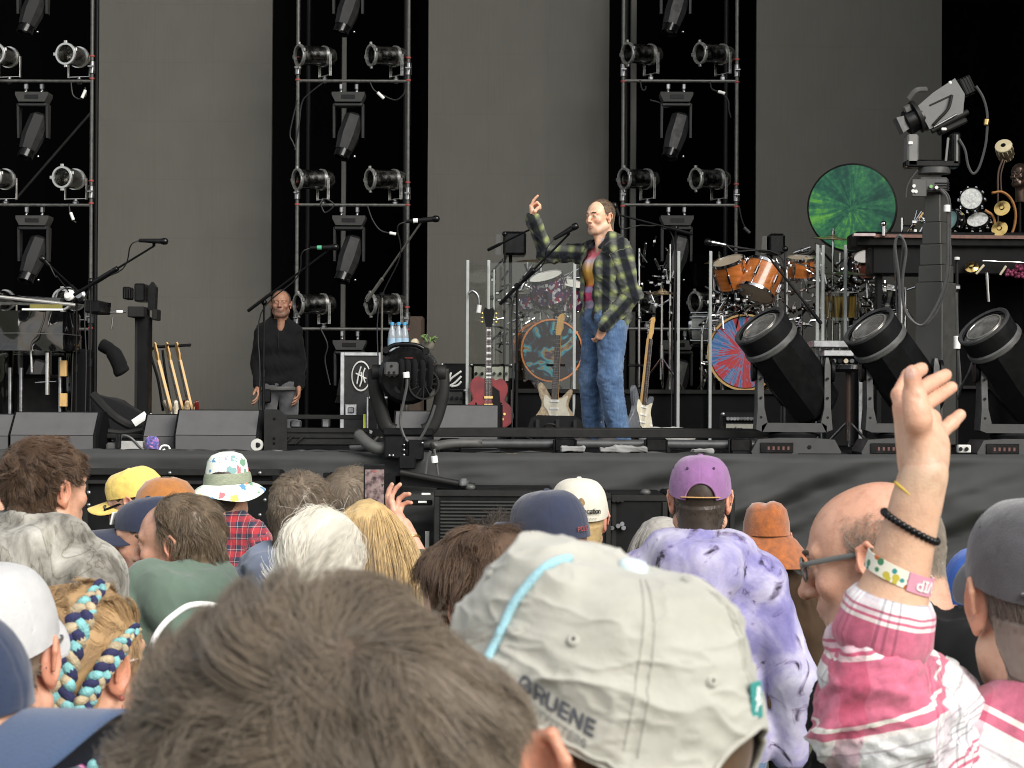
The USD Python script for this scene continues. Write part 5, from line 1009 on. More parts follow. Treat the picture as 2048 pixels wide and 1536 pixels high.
# ---- cases, bottles and amplifiers
t = Thing('flight_case', 'black road case with silver edges and a round white emblem', 'case', PZ(720, 16.7)); a_, b_ = PZ(684, 16.6), P(762, 708, 16.6)
t.part('panel', boxab(A([a_[0], 16.6, DZ + .03]), A([b_[0], 17.2, b_[2]]), .01), M('case_black_laminate', (.008, .008, .0085), .4, var=.25), world=True)
for q in (((a_[0] - .012, a_[0] + .016), (DZ, b_[2] + .012)), ((b_[0] - .016, b_[0] + .012), (DZ, b_[2] + .012))): t.part('edge', boxab(A([q[0][0], 16.586, q[1][0]]), A([q[0][1], 16.605, q[1][1]]), .003), ALU, world=True)
t.part('edge', boxab(A([a_[0] + .017, 16.586, b_[2] - .014]), A([b_[0] - .017, 16.605, b_[2] + .012]), .003), ALU, world=True)
em = P(722, 752, 16.58); t.part('emblem', [lathe([(.088, 0), (.098, 0), (.098, .003), (.088, .003)], 36, em, (0, -1, 0), sq=(.72, 1.15))] + [tube([em + A([x, -.004, z]) for x, z in s_], .006, 6) for s_ in (((-.03, -.06), (-.02, 0), (0, .07)), ((.03, -.05), (.015, .01), (.03, .06)), ((-.04, .02), (0, .0), (.04, -.02)), ((-.01, -.08), (.005, -.03), (.0, .03)))], M('emblem_white', (.45, .45, .43), .6), True, world=True)
t.part('latch', [box(P(702, 822, 16.58), (.085, .015, .10), .012)], ALU, world=True); t.part('latch_handle', box(P(702, 820, 16.565), (.045, .012, .045), .006), STEEL, world=True)
t = Thing('small_case', 'smaller black case with a silver edge beside the follow light', 'case', PZ(755, 16.3)); t.part('body', boxab(PZ(735, 16.3, .02), P(775, 796, 16.6), .01), BLK, world=True); t.part('edge', [boxab(P(733, 880, 16.28), P(737, 794, 16.298), .003), boxab(P(738, 797, 16.28), P(775, 793, 16.298), .003)], ALU, world=True)
for i, u in enumerate((784, 797, 809)):
    b = P(u, 703, 16.95); t = Thing('water_bottle', f'clear water bottle with a blue cap, {("leftmost", "middle", "rightmost")[i]} of three on the road case', 'bottle', b)
    t.part('bottle', lathe([(0, 0), (.030, 0), (.032, .01), (.032, .11), (.029, .13), (.024, .16), (.012, .185), (.012, .20), (0, .20)], 16), M('bottle_plastic', (.55, .62, .68), .12, trans=.6, var=.05), 40); t.part('label', lathe([(.0325, .045), (.033, .047), (.033, .098), (.0325, .1)], 16), M('bottle_label', (.28, .42, .55), .5), True); t.part('cap', lathe([(.015, .198), (.015, .222), (0, .222)], 14), M('cap_blue', (.05, .28, .50), .4), 40)
mono('ornament', 'small pale skull like ornament on the case top', 'ornament', folds(ball(P(830, 687, 16.9), (.038, .035, .035), 10), .008, 40), M('bone_cream', (.42, .37, .26), .7, var=.3), True)
t = Thing('potted_plant', 'small pot with a green leafy sprig beside the bottles', 'plant', P(858, 697, 16.9)); t.part('pot', folds(lathe([(0, 0), (.045, 0), (.055, .05), (.05, .07), (0, .07)], 14, P(856, 698, 16.9)), .006, 40), M('stone_pot', (.16, .15, .12), .8), True, world=True)
for k in range(9): a_ = k * .7; q = P(858 + 12 * math.cos(a_), 676 + 5 * math.sin(a_ * 1.7), 16.85 + .03 * math.sin(a_)); t.part('leaf', ball(q, (.026, .014, .008), 6, RY(a_)), M('leaf_green', (.10, .17, .045), .6, var=.3), True, world=True); t.part('stem', cyl(P(857, 690, 16.9), q, .003, n=6), M('leaf_green'), world=True)
t = Thing('side_cabinet', 'brown and black cabinet behind the second light tower', 'cabinet', PZ(838, 20.3)); t.part('body', boxab(A([P(805, 0, 20.3)[0], 20.3, DZ]), A([P(850, 0, 20.3)[0], 20.6, P(0, 628, 20.3)[2]]), .01), M('cabinet_brown', (.05, .032, .02), .6, var=.3), world=True); t.part('door', boxab(A([P(808, 0, 20.3)[0], 20.28, DZ + .05]), A([P(847, 0, 20.3)[0], 20.297, P(0, 633, 20.3)[2]]), .006), M('cabinet_brown'), world=True)
def amp(u0, u1, vt, vb, Y, label, face, panel_h=.22, knobs=6, grille=None, logo=None):
    a, b = P(u0, vb, Y), P(u1, vt, Y); t = Thing('amplifier', label, 'amplifier', ((a[0] + b[0]) / 2, Y, a[2])); h_ = b[2] - a[2]; w = b[0] - a[0]
    t.part('cabinet', boxab(a, b + A([0, .28, 0]), .015), BLK, world=True); t.part('panel', boxab(A([a[0] + .02, Y - .008, b[2] - .02 - panel_h * h_]), A([b[0] - .02, Y - .002, b[2] - .02]), .002), face, world=True)
    if panel_h < .8: t.part('grille_cloth', boxab(A([a[0] + .02, Y - .006, a[2] + .02]), A([b[0] - .02, Y - .002, b[2] - .035 - panel_h * h_]), .002), grille or GRL, world=True)
    for i in range(knobs): t.part('knob', cyl(A([a[0] + w * (.12 + .76 * i / max(knobs - 1, 1)), Y - .008, b[2] - .02 - panel_h * h_ * .5]), A([a[0] + w * (.12 + .76 * i / max(knobs - 1, 1)), Y - .03, b[2] - .02 - panel_h * h_ * .5]), .013), BLKG if face is not BLK else STEEL, world=True)
    for sx in (a[0], b[0]): t.part('corner', [ball((sx, Y, z), .016, 6) for z in (a[2] + .01, b[2] - .01)], STEEL, True, world=True)
    if logo == 'wing': 
        c = A([(a[0] + b[0]) / 2, Y - .012, (a[2] + b[2]) / 2 - .02]); t.part('emblem', [tube([c + A([x, 0, z]) for x, z in s_], .009, 6) for s_ in (((-.06, -.05), (-.03, .0), (.05, .06)), ((-.05, -.06), (0, -.03), (.05, .02)), ((-.03, -.06), (.02, -.05), (.05, -.02)), ((-.05, -.02), (-.03, .05)))], WHT, True, world=True)
    elif logo: m = text(logo[0], logo[1], .004, A([a[0] + logo[2], Y - .008, a[2] + logo[3]]), XZ @ np.diag([1, 1, 1]), True); t.part('lettering', m, WHT if logo[4] else BLK, False, world=True)
    return t
AF = M('amp_panel_cream', (.36, .35, .30), .4)
amp(942, 1022, 728, 890, 17.6, 'combo amplifier with a pale knob panel behind the red guitar', AF, .18, 6)
amp(884, 936, 727, 778, 17.5, 'black amplifier head with a white winged emblem', BLK, .9, 0, logo='wing'); amp(878, 930, 779, 890, 17.4, 'grey and black amplifier with a slotted panel below the emblem', M('amp_panel_black', (.02, .02, .02), .4), .22, 5, grille=M('amp_grey_cloth', (.10, .10, .098), .8, bump=.4))
amp(1446, 1524, 826, 868, 15.6, 'vintage amplifier with a silver grille cloth at the foot of the drum riser', BLK, .28, 10, grille=M('silver_grille', (.20, .195, .17), .8, var=.2, scale=60, bump=.4), logo=('Fender', .030, .065, .035, 0))
t = Thing('stack_cabinet', 'black box with the amplifiers and drum gear in front of the shield', 'box', PZ(1045, 17.7)); t.part('body', boxab(PZ(1024, 17.75), P(1074, 728, 18.1), .012), BLK, world=True)
# ---- drums
def drum(name, label, c, ax, r, h_, shell, head, lugs=8, hoop=None, front=None, group=None, cat='drum'):
    t = Thing(name, label, cat, c, group=group); d = nrm(ax); B = basis(d); H2 = h_ / 2; hoop = hoop or CHROME
    t.part('shell', lathe([(r * .98, -H2), (r, -H2 + .01), (r, H2 - .01), (r * .98, H2)], 36, c, d), shell, 40, world=True)
    for s, m in ((1, head), (-1, front or head)):
        t.part('drum_head', lathe([(0, s * (H2 + .004)), (r * .97, s * (H2 + .004)), (r * .98, s * (H2 - .004))], 36, c, d), m, 30, world=True)
        t.part('hoop', lathe([(r * 1.0, s * (H2 - .012)), (r * 1.05, s * (H2 - .012)), (r * 1.055, s * (H2 + .012)), (r * 1.0, s * (H2 + .012)), (r * 1.0, s * (H2 - .012))], 36, c, d), hoop, 30, world=True)
    for i in range(lugs):
        a = i * 2 * math.pi / lugs; o = B @ A([math.cos(a), math.sin(a), 0]) * (r + .014)
        t.part('lug', [cyl(c + o - d * H2 * 1.02, c + o + d * H2 * 1.02, .005, n=8), box(c + o, (.022, .022, min(h_ * .45, .08)), .005, B)], CHROME, world=True)
    return t
def burst(name, c0, axis_seed, cols, wd=3.0):
    return nodes_to(name, {'tc': ('texture_coordinate', {}), 'nz': ('noise_texture', {'scale': 4.0, 'detail': 7.0, 'roughness': .72, 'distortion': .6}), 'vr': ('vector_math', {'math_type': 'normalize'}), 'sub': ('vector_math', {'math_type': 'subtract', 'vector2': c0}), 'mp': ('vector_math', {'math_type': 'multiply', 'vector2': (wd, wd, wd)}), 'n': ('noise_texture', {'scale': 1.6, 'detail': 5.0}), 'mx': ('mix_float', {'fac': .45}), 'r': ('rgb_ramp', {'ramp': cols}), 'p': ('principled_bsdf', {'roughness': .5, 'coat_weight': .2})},
        [('tc.object', 'sub.vector1'), ('sub.vector', 'vr.vector1'), ('vr.vector', 'mp.vector1'), ('mp.vector', 'n.vector'), ('tc.object', 'nz.vector'), ('n.fac', 'mx.a'), ('nz.fac', 'mx.b'), ('mx.result', 'r.fac'), ('r.color', 'p.base_color')], 'p.BSDF')
RZ_ = .42; 
t = Thing('drum_riser', 'low black riser carrying the two drum kits', 'platform', PZ(1400, 17.3)); t.part('deck', boxab(PZ(1030, 17.25), PZ(1830, 19.6, RZ_), .01), BLKM, world=True); t.part('front_cloth', pleats(P(1030, 800, 17.2)[0], P(1830, 800, 17.2)[0], 17.2, 17.2, DZ + .003, DZ + RZ_ - .01, 200, .012, 14), BLKCL, True, world=True); t.part('top_edge', boxab(PZ(1030, 17.17, RZ_ - .03), PZ(1830, 17.24, RZ_ + .004), .004), DGR, world=True)
WHD0 = M('flecked_skin_pale', (.45, .44, .40), .6, var=.3, scale=40); HD = M('drum_head_tan', (.36, .30, .22), .5, var=.12); HW = M('drum_head_white', (.6, .58, .54), .5, var=.1)
tie = burst('tie_dye_head', (-.06, -.190, 0), 1, [(.30, (.04, .24, .28)), (.40, (.03, .10, .30)), (.47, (.14, .24, .40)), (.50, (.40, .03, .05)), (.60, (.46, .06, .04)), (.64, (.03, .08, .26)), (.74, (.10, .32, .55))], 5.5)
art = blotch('dark_painted_head', [(.34, (.012, .010, .012)), (.50, (.02, .015, .02)), (.545, (.02, .14, .20)), (.575, (.03, .24, .30)), (.60, (.22, .13, .03)), (.64, (.03, .02, .05)), (.75, (.28, .05, .03))], 4.2, 3, 1.2)
drum('bass_drum', 'bass drum with a red and blue tie dye front head', P(1500, 706, 17.75), (.30, 1, 0), .285, .40, M('red_wood_shell', (.16, .05, .03), .25, coat=.5), HW, 10, MAPLE, tie)
drum('bass_drum', 'bass drum with a dark painted head and blue streak behind the brown guitar', P(1094, 702, 17.75), (-.18, 1, 0), .235, .38, BLKG, HW, 10, WOOD, art)
TG = 'orange maple tom drums of the right kit'
drum('tom_drum', 'orange tom drum, leftmost of the right kit', P(1464, 548, 17.6), (-.30, -.28, .85), .125, .21, WOOD, HD, 6, group=TG); drum('tom_drum', 'larger orange tom drum tilted beside the leftmost one', P(1521, 560, 17.55), (-.38, -.30, -.85), .150, .235, WOOD, HD, 6, group=TG); drum('tom_drum', 'small orange tom drum behind the black mic pole', P(1600, 536, 17.8), (0, -.25, 1), .105, .15, WOOD, HD, 6, group=TG)
SN = nodes_to('striped_gold_shell', {'tc': ('texture_coordinate', {}), 'mp': ('mapping', {'scale': (26, 26, .3)}), 'n': ('noise_texture', {'scale': 1.0, 'detail': 2.0}), 'r': ('rgb_ramp', {'ramp': [(.42, (.04, .022, .005)), (.55, (.34, .22, .05))]}), 'p': ('principled_bsdf', {'roughness': .25, 'coat_weight': .6})}, [('tc.object', 'mp.vector'), ('mp.vector', 'n.vector'), ('n.fac', 'r.fac'), ('r.color', 'p.base_color')], 'p.BSDF')
drum('floor_tom', 'gold and brown striped drum right of the glass shield', P(1684, 612, 17.5), (0, -.1, 1), .125, .19, SN, HW, 8); drum('snare_drum', 'chrome shelled drum beside the striped drum', P(1770, 592, 17.7), (.1, -.2, 1), .14, .13, CHROME, HW, 8)
GLI = nodes_to('glitter_wrap', {'tc': ('texture_coordinate', {}), 'v': ('voronoi_texture', {'scale': 46.0}), 'sc': ('separate_color', {}), 'r': ('rgb_ramp', {'interpolate': False, 'ramp': [(0, (.10, .04, .12)), (.3, (.5, .5, .52)), (.45, (.30, .02, .06)), (.6, (.08, .06, .16)), (.75, (.7, .7, .7)), (.85, (.20, .03, .05))]}), 'p': ('principled_bsdf', {'roughness': .18, 'metallic': .5, 'coat_weight': .5})}, [('tc.object', 'v.vector'), ('v.color', 'sc.color'), ('sc.r', 'r.fac'), ('r.color', 'p.base_color')], 'p.BSDF')
drum('tom_drum', 'glitter wrapped tom drum behind the raised arm', P(1098, 578, 17.8), (-.25, -.3, .9), .135, .20, GLI, HW, 6); drum('tom_drum', 'second glitter wrapped drum close to the plaid shirt', P(1138, 590, 17.9), (.2, -.3, .9), .12, .18, GLI, HW, 6); drum('snare_drum', 'dark glitter drum low behind the centre mic stand', P(1066, 600, 17.9), (-.1, -.2, 1), .12, .12, GLI, HD, 6)
def cymbal(label, u, v, Y, r, tilt=(0, 0, 1), sv=None, mat=None):
    c = P(u, v, Y); t = Thing('cymbal', label, 'cymbal', c, group='cymbals on chrome stands'); d = nrm(tilt)
    t.part('disc', lathe([(0, .018), (.02, .016), (.032, .006), (r * .6, -.004), (r, -.016), (r, -.019), (r * .6, -.008), (.03, .002), (0, .012)], 36, c, d), mat or CYMB, 40, world=True); t.part('top_nut', [cyl(c + d * .0, c + d * .07, .008, n=8), cyl(c + d * .02, c + d * .05, .014, n=8)], CHROME, world=True)
    b = A([c[0], c[1], DZ + RZ_ + .002]); t.part('stand', [cyl(c, A([c[0], c[1], b[2] + .35]), .010), cyl(A([c[0], c[1], b[2] + .35]), b + A([0, 0, .08]), .014)], CHROME, world=True)
    for a in (.5, 2.6, 4.7): t.part('leg', cyl(b + A([0, 0, .25]), b + A([.2 * math.cos(a), .2 * math.sin(a), .008]), .008, n=8), CHROME, world=True)
cymbal('thin bronze cymbal left of the green gong', 1666, 474, 17.9, .17, (.05, -.06, 1)); cymbal('pair of dark hi hat cymbals above the striped drum', 1690, 545, 17.6, .20, (.02, -.05, 1), mat=M('dark_bronze', (.16, .12, .07), .35, 1.0)); cymbal('bright bronze cymbal beside the shield pole', 1324, 583, 17.5, .125, (.0, -.08, 1)); cymbal('large bronze cymbal high over the glitter drums', 1082, 520, 18.2, .20, (.03, -.05, 1), mat=M('dark_bronze'))
# chrome hardware clusters between the drums
rg = np.random.default_rng(11)
def hardware(label, u0, u1, v0, v1, Y, n):
    t = Thing('drum_hardware', label, 'drum hardware', PZ((u0 + u1) / 2, Y, RZ_))
    for i in range(n):
        u, v = rg.uniform(u0, u1), rg.uniform(v0, v1); a = P(u, v, Y + rg.uniform(-.2, .2)); d = nrm(rg.normal(0, 1, 3) * A([1, .5, .8])) * rg.uniform(.03, .10)
        t.part('rod', cyl(a - d, a + d, rg.uniform(.005, .011), n=8), CHROME if rg.random() < .75 else BLK, world=True)
        if i % 2: t.part('clamp', box(a, rg.uniform(.02, .04, 3), .006), CHROME, world=True)
    for u in np.linspace(u0 + 4, u1 - 4, max(2, n // 18)): 
        q = P(u, v0 + rg.uniform(0, 30), Y); t.part('upright', cyl(q, A([q[0], q[1], DZ + RZ_]), .011, n=10), CHROME, world=True)
    return t
hardware('chrome clamps and rods under the orange toms', 1415, 1530, 590, 660, 17.7, 46); hardware('chrome clamps between the small tom and the shield poles', 1570, 1640, 520, 660, 17.7, 40); hardware('chrome fittings under the hi hat cymbals', 1650, 1720, 560, 600, 17.8, 22); hardware('chrome and black fittings right of the striped drum', 1730, 1815, 560, 640, 17.6, 30); hardware('chrome stands around the glitter drums', 1040, 1148, 545, 640, 18.0, 44); hardware('stands and rods at the performer side of the shield', 1275, 1345, 480, 640, 17.9, 26)
hardware('dense chrome stands behind the orange toms', 1425, 1560, 520, 640, 18.3, 60); hardware('chrome stands and clamps behind the striped drum', 1600, 1760, 500, 650, 18.4, 60); hardware('chrome pedals and feet at the bass drum of the right kit', 1400, 1450, 640, 770, 17.8, 26); hardware('stands behind the glitter drums and shield', 985, 1060, 520, 700, 18.5, 36); hardware('rods and clamps on top of the percussion table', 1800, 1900, 435, 470, 16.7, 16)
drum('bongo', 'white headed small drum near the hanging cable', P(1735, 530, 17.9), (-.2, -.5, .8), .10, .14, M('red_wood_shell'), HW, 6); drum('bongo', 'small drum with a pale head left of the pedestal column', P(1826, 518, 16.9), (-.3, -.8, .4), .075, .10, ROSE, WHD0, 6); drum('floor_tom', 'pale grey drum lying on its side behind the shield edge', P(1425, 658, 18.0), (1, -.15, .02), .12, .34, M('pale_grey_wrap', (.34, .34, .33), .3, var=.2), HW, 8)
cymbal('dark cymbal over the percussion end of the kit', 1752, 566, 18.2, .16, (.1, -.1, 1), mat=M('dark_bronze')); cymbal('small bronze cymbal above the leftmost orange tom', 1440, 520, 18.4, .13, (-.1, -.1, 1))
t = Thing('rack_shelf', 'silver edged equipment rack shelf behind the left beam light', 'rack', PZ(1668, 16.9)); t.part('shelf', [boxab(P(1628, 694, 16.8), P(1715, 684, 17.2), .004), boxab(P(1648, 712, 16.8), P(1722, 703, 17.2), .004)], ALU, world=True); t.part('body', boxab(PZ(1650, 16.85), P(1720, 712, 17.2), .01), BLK, world=True); t.part('leg', boxab(PZ(1718, 16.78), P(1724, 703, 16.82), .003), ALU, world=True)
for i, u in enumerate((1668, 1680, 1692, 1704)): t.part('dial', cyl(P(u, 722, 16.84), P(u, 722, 16.82), .018), (STEEL, DGR, CREAMP, STEEL)[i], world=True)
t = Thing('drum_stool', 'round black drum stool on a wooden post behind the left beam light', 'stool', PZ(1695, 16.4)); t.part('seat', lathe([(0, 0), (.12, 0), (.13, .02), (.12, .05), (0, .055)], 26, P(1698, 744, 16.4)), BLKG, 40, world=True); t.part('post', cyl(PZ(1697, 16.4, .05), P(1697, 744, 16.4), .022), ROSE, world=True)
for a in (.4, 2.5, 4.6): t.part('leg', cyl(PZ(1697, 16.4, .2), PZ(1697, 16.4, .01) + A([.2 * math.cos(a), .2 * math.sin(a), 0]), .010), STEEL, world=True)
# ---- clear shield panels
PLEX = nodes_to('clear_shield', {'t': ('transparent_bsdf', {'color': (.93, .945, .93)}), 'g': ('glossy_bsdf', {'roughness': .03, 'color': (.9, .9, .9)}), 'm': ('mix_closure', {'fac': .045})}, [('t.BSDF', 'm.closure1'), ('g.BSDF', 'm.closure2')], 'm.closure'); PEDGE = M('shield_edge', (.36, .38, .37), .3, var=.1)
def shield(label, pts, vt):
    t = Thing('drum_shield', label, 'clear shield', PZ(pts[0][0], pts[0][1]), group='clear shields round the drum kits')
    for (u0, y0), (u1, y1) in zip(pts[:-1], pts[1:]):
        a, b = PZ(u0, y0, .02), PZ(u1, y1, .02); z = P(u0, vt, y0)[2]; d = nrm(b - a); n = np.cross(d, [0, 0, 1.0]) * .006
        t.part('panel', hull([q + s * n + A([0, 0, k]) for q in (a + d * .012, b - d * .012) for s in (-1, 1) for k in (0, z - a[2])]), PLEX, False, world=True)
    for u, y in pts: t.part('edge_post', boxab(PZ(u - 3, y - .008, .0), A([PZ(u + 3, y)[0], y + .008, P(u, vt - 6, y)[2]]), .003), PEDGE, world=True)
shield('clear drum shield left of the performer', ((934, 17.0), (976, 17.4), (1148, 17.2)), 526); shield('clear drum shield between the performer and the orange toms', ((1356, 17.0), (1420, 17.15)), 508); shield('clear drum shield with double silver poles beside the striped drum', ((1634, 17.0), (1645, 17.0), (1690, 17.1)), 496)
t = Thing('instrument_lamp', 'small clip lamp on the left edge of the clear shield', 'lamp', P(936, 585, 16.95)); t.part('arm', tube([P(936, 588, 16.95), P(945, 582, 16.95), P(956, 592, 16.95), P(959, 612, 16.95)], .010, 8), STEEL, True, world=True); t.part('shade', cyl(P(959, 610, 16.95), P(957, 626, 16.95), .018), WHT, world=True)
for (u0, v0, u1, v1, lb) in ((990, 468, 1052, 510, 'black stage lamp head behind the raised sleeve of the performer'), (1522, 472, 1562, 508, 'black stage lamp head above the orange toms')):
    t = Thing('stage_lamp', lb, 'stage light', P(u0, v1, 18.3)); t.part('body', boxab(P(u0 + 16, v1, 18.2), P(u1, v0, 18.5), .02), BLKG, world=True); t.part('bracket', hull([P(u, v, y) for u, v in ((u0, v1), (u0 + 12, v1), (u0 + 12, v0), (u0 + 3, v0)) for y in (18.2, 18.4)]), MGR, world=True); t.part('pole', cyl(P((u0 + u1) / 2, v1, 18.35), PZ((u0 + u1) / 2, 18.35, RZ_), .014), BLK, world=True)
# ---- gong, percussion table and the tall camera
t = Thing('gong', 'large round green painted gong with a dark rim', 'gong', P(1704, 415, 18.4)); gc, gd = P(1704, 415, 18.4), nrm((-.20, -1, .05))
GRN = nodes_to('green_painted_gong', {'tc': ('texture_coordinate', {}), 'nm': ('vector_math', {'math_type': 'normalize'}), 'mp': ('vector_math', {'math_type': 'multiply', 'vector2': (4, 4, 4)}), 'n': ('noise_texture', {'scale': .75, 'detail': 6.0, 'roughness': .68}), 'n2': ('noise_texture', {'scale': 2.6, 'detail': 3.0, 'distortion': .8}), 'n3': ('noise_texture', {'scale': 30.0, 'detail': 4.0}), 'a': ('mix_float', {'fac': .42}), 'b': ('mix_float', {'fac': .2}), 'r': ('rgb_ramp', {'ramp': [(.36, (.006, .035, .030)), (.47, (.010, .085, .055)), (.54, (.03, .17, .075)), (.60, (.10, .34, .05)), (.70, (.16, .42, .10))]}), 'p': ('principled_bsdf', {'roughness': .5, 'specular_ior_level': .3})},
    [('tc.object', 'nm.vector1'), ('nm.vector', 'mp.vector1'), ('mp.vector', 'n.vector'), ('tc.object', 'n2.vector'), ('tc.object', 'n3.vector'), ('n.fac', 'a.a'), ('n2.fac', 'a.b'), ('a.result', 'b.a'), ('n3.fac', 'b.b'), ('b.result', 'r.fac'), ('r.color', 'p.base_color')], 'p.BSDF')
t.part('face', lathe([(0, .012), (.20, .010), (.352, .0), (.352, -.004), (0, -.004)], 60, gc, gd), GRN, 40, world=True); t.part('rim', lathe([(.353, .004), (.366, .0), (.366, -.07), (.350, -.07), (.350, -.006)], 60, gc, gd), BLK, 30, world=True)
t.part('stand', [cyl(gc + A([0, .12, -.3]), PZ(1704, 18.55, RZ_), .016), cyl(gc + A([-.3, .1, -.15]), gc + A([.3, .1, -.15]), .012)], BLK, world=True)
t = Thing('percussion_table', 'black beam table with small percussion on a red brown top', 'table', PZ(1880, 16.6)); T_ = lambda u, v, y=16.5: P(u, v, y)
t.part('beam', [boxab(T_(1712, 492, 16.45), T_(2120, 474, 16.9), .01), boxab(T_(1745, 548, 16.5), T_(2120, 493, 16.85), .01)], BLK, world=True); t.part('top', hull([T_(u, v, y) for u, v in ((1720, 474), (2120, 479), (2120, 472), (1735, 468)) for y in (16.42, 16.95)]), M('red_brown_top', (.16, .065, .045), .45, var=.4, scale=30, coat=.3), 20, world=True)
for u in (1760, 2060): t.part('leg', boxab(A([T_(u, 0)[0], 16.6, DZ]), A([T_(u + 12, 0)[0], 16.7, T_(u, 548)[2]]), .006), BLK, world=True)
mono('music_sheet', 'white sheet with a pink edge lying on the left end of the percussion table', 'sheet', boxab(T_(1708, 472, 16.35), T_(1748, 468, 16.42), .002), M('sheet_pinkish', (.62, .50, .50), .6))
t = Thing('chrome_clip', 'small chrome bracket on the left end of the percussion table', 'bracket', T_(1768, 462, 16.4)); t.part('post', cyl(T_(1768, 472, 16.4), T_(1768, 448, 16.4), .018), CHROME, world=True); t.part('head', ball(T_(1767, 448, 16.4), .024, 8), CHROME, True, world=True)
WHD = M('flecked_white_skin', (.55, .56, .54), .6, var=.45, scale=50)
for u, v, r, d, m, lb in ((1944, 400, .082, (-.35, -1, .25), WHD, 'upper flecked white disc drum on the percussion table'), (1957, 446, .080, (-.35, -.75, .75), WHD, 'lower flecked white disc drum on the percussion table'), (1908, 442, .07, (-.9, -.6, .2), M('teal_skin', (.20, .34, .32), .6, var=.3), 'narrow teal disc drum left of the white ones')):
    drum('frame_drum', lb, T_(u, v, 16.55), d, r, .06, BLKG, m, 10, BLK, m, 'small disc drums on the percussion table')
t = Thing('tambourine', 'wooden half hoop with two brass jingles on the percussion table', 'tambourine', T_(2005, 470, 16.5)); t.part('hoop', tube([T_(u, v, 16.5) for u, v in ((1984, 386), (2004, 384), (2022, 398), (2031, 425), (2028, 455), (2016, 482))], .017, 10, sq=(1, .6)), M('hoop_wood', (.36, .16, .045), .45, var=.25), True, world=True); t.part('inner_hoop', tube([T_(u, v, 16.5) for u, v in ((1970, 420), (1986, 432), (1990, 452), (1984, 474))], .010, 8), M('hoop_wood'), True, world=True)
for u, v in ((2004, 416), (1999, 457)): t.part('jingle', lathe([(0, .014), (.014, .012), (.02, .004), (.060, -.002), (.060, -.005), (0, .008)], 26, T_(u, v, 16.45), (-.45, -.9, .4)), GOLD, 40, world=True)
t = Thing('tabla', 'small barrel drum with a cream skin on a forked stand', 'drum', T_(2010, 300, 16.6)); d = nrm((-.35, -.75, .6)); c = T_(2008, 296, 16.6)
t.part('shell', lathe([(.055, -.10), (.066, -.05), (.064, .0), (.060, .02)], 22, c, d), M('ribbed_brown', (.09, .065, .04), .5, var=.5, scale=40), True, world=True); t.part('skin', lathe([(.062, .015), (.064, .024), (.060, .03), (0, .032)], 22, c, d), M('cream_skin', (.62, .54, .34), .6), True, world=True); t.part('spot', lathe([(0, .034), (.018, .034), (.019, .032), (0, .031)], 16, c, d), BLK, world=True)
for i in range(12): a = i * math.pi / 6; B = basis(d); t.part('strap', cyl(c + B @ A([.064 * math.cos(a), .064 * math.sin(a), .01]), c + B @ A([.058 * math.cos(a + .2), .058 * math.sin(a + .2), -.09]), .004, n=6), CREAMP, world=True)
t.part('fork', [tube([T_(1996, 470, 16.6), T_(1996, 385, 16.6), T_(1997, 345, 16.6), T_(2006, 318, 16.6)], .008, 8), tube([T_(2003, 385, 16.6), T_(2002, 350, 16.6), T_(2010, 320, 16.6)], .006, 8)], M('copper_brown', (.10, .065, .05), .4, .5), True, world=True)
t = Thing('bronze_head', 'dark bronze head shaped rattle at the right edge of the picture', 'ornament', T_(2040, 360, 16.6)); hm0 = head_mesh(.005); t.part('head', xf(hm0[0], RZ(2.4) * .75, T_(2040, 352, 16.6)), M('bronze_dark', (.075, .05, .04), .3, .7), True, world=True); t.part('stem', cyl(T_(2040, 475, 16.6), T_(2040, 380, 16.6), .012), BLK, world=True)
t = Thing('chime_cluster', 'brass cymbals and dark pink beads hanging under the percussion table', 'percussion', T_(1990, 545, 16.5)); t.part('bell', lathe([(0, .02), (.02, .016), (.03, .0), (.05, -.01), (.05, -.014), (0, .01)], 22, T_(1943, 532, 16.4), (-.3, -.8, .6)), GOLD, 40, world=True)
for i in range(40): t.part('bead', ball(T_(2012 + rg.uniform(0, 42), 542 + rg.uniform(-10, 12), 16.45 + rg.uniform(-.04, .04)), .014, 5), M('bead_pink', (.20, .03, .075), .4, var=.5), True, world=True)
t.part('rail', [cyl(T_(1965, 522, 16.4), T_(2070, 526, 16.4), .008), cyl(T_(1974, 545, 16.35), T_(1978, 604, 16.35), .014)], CHROME, world=True)
for i, (u0, v0, u1, v1) in enumerate(((1952, 548, 1968, 530), (2000, 550, 2012, 532))): t.part('stick', cyl(T_(u0, v0, 16.4), T_(u1, v1, 16.4), .009), CREAMP, world=True)
t = Thing('drum_sticks', 'drum sticks and mallets leaning by the hanging cables', 'drum sticks', T_(1790, 540, 16.7)); [t.part('stick', q, MAPLE, world=True) for q in (cyl(T_(1776, 505, 16.7), T_(1786, 540, 16.7), .008), cyl(T_(1820, 460, 16.7), T_(1846, 425, 16.7), .010), cyl(T_(1784, 540, 16.7), T_(1794, 560, 16.7), .016))]
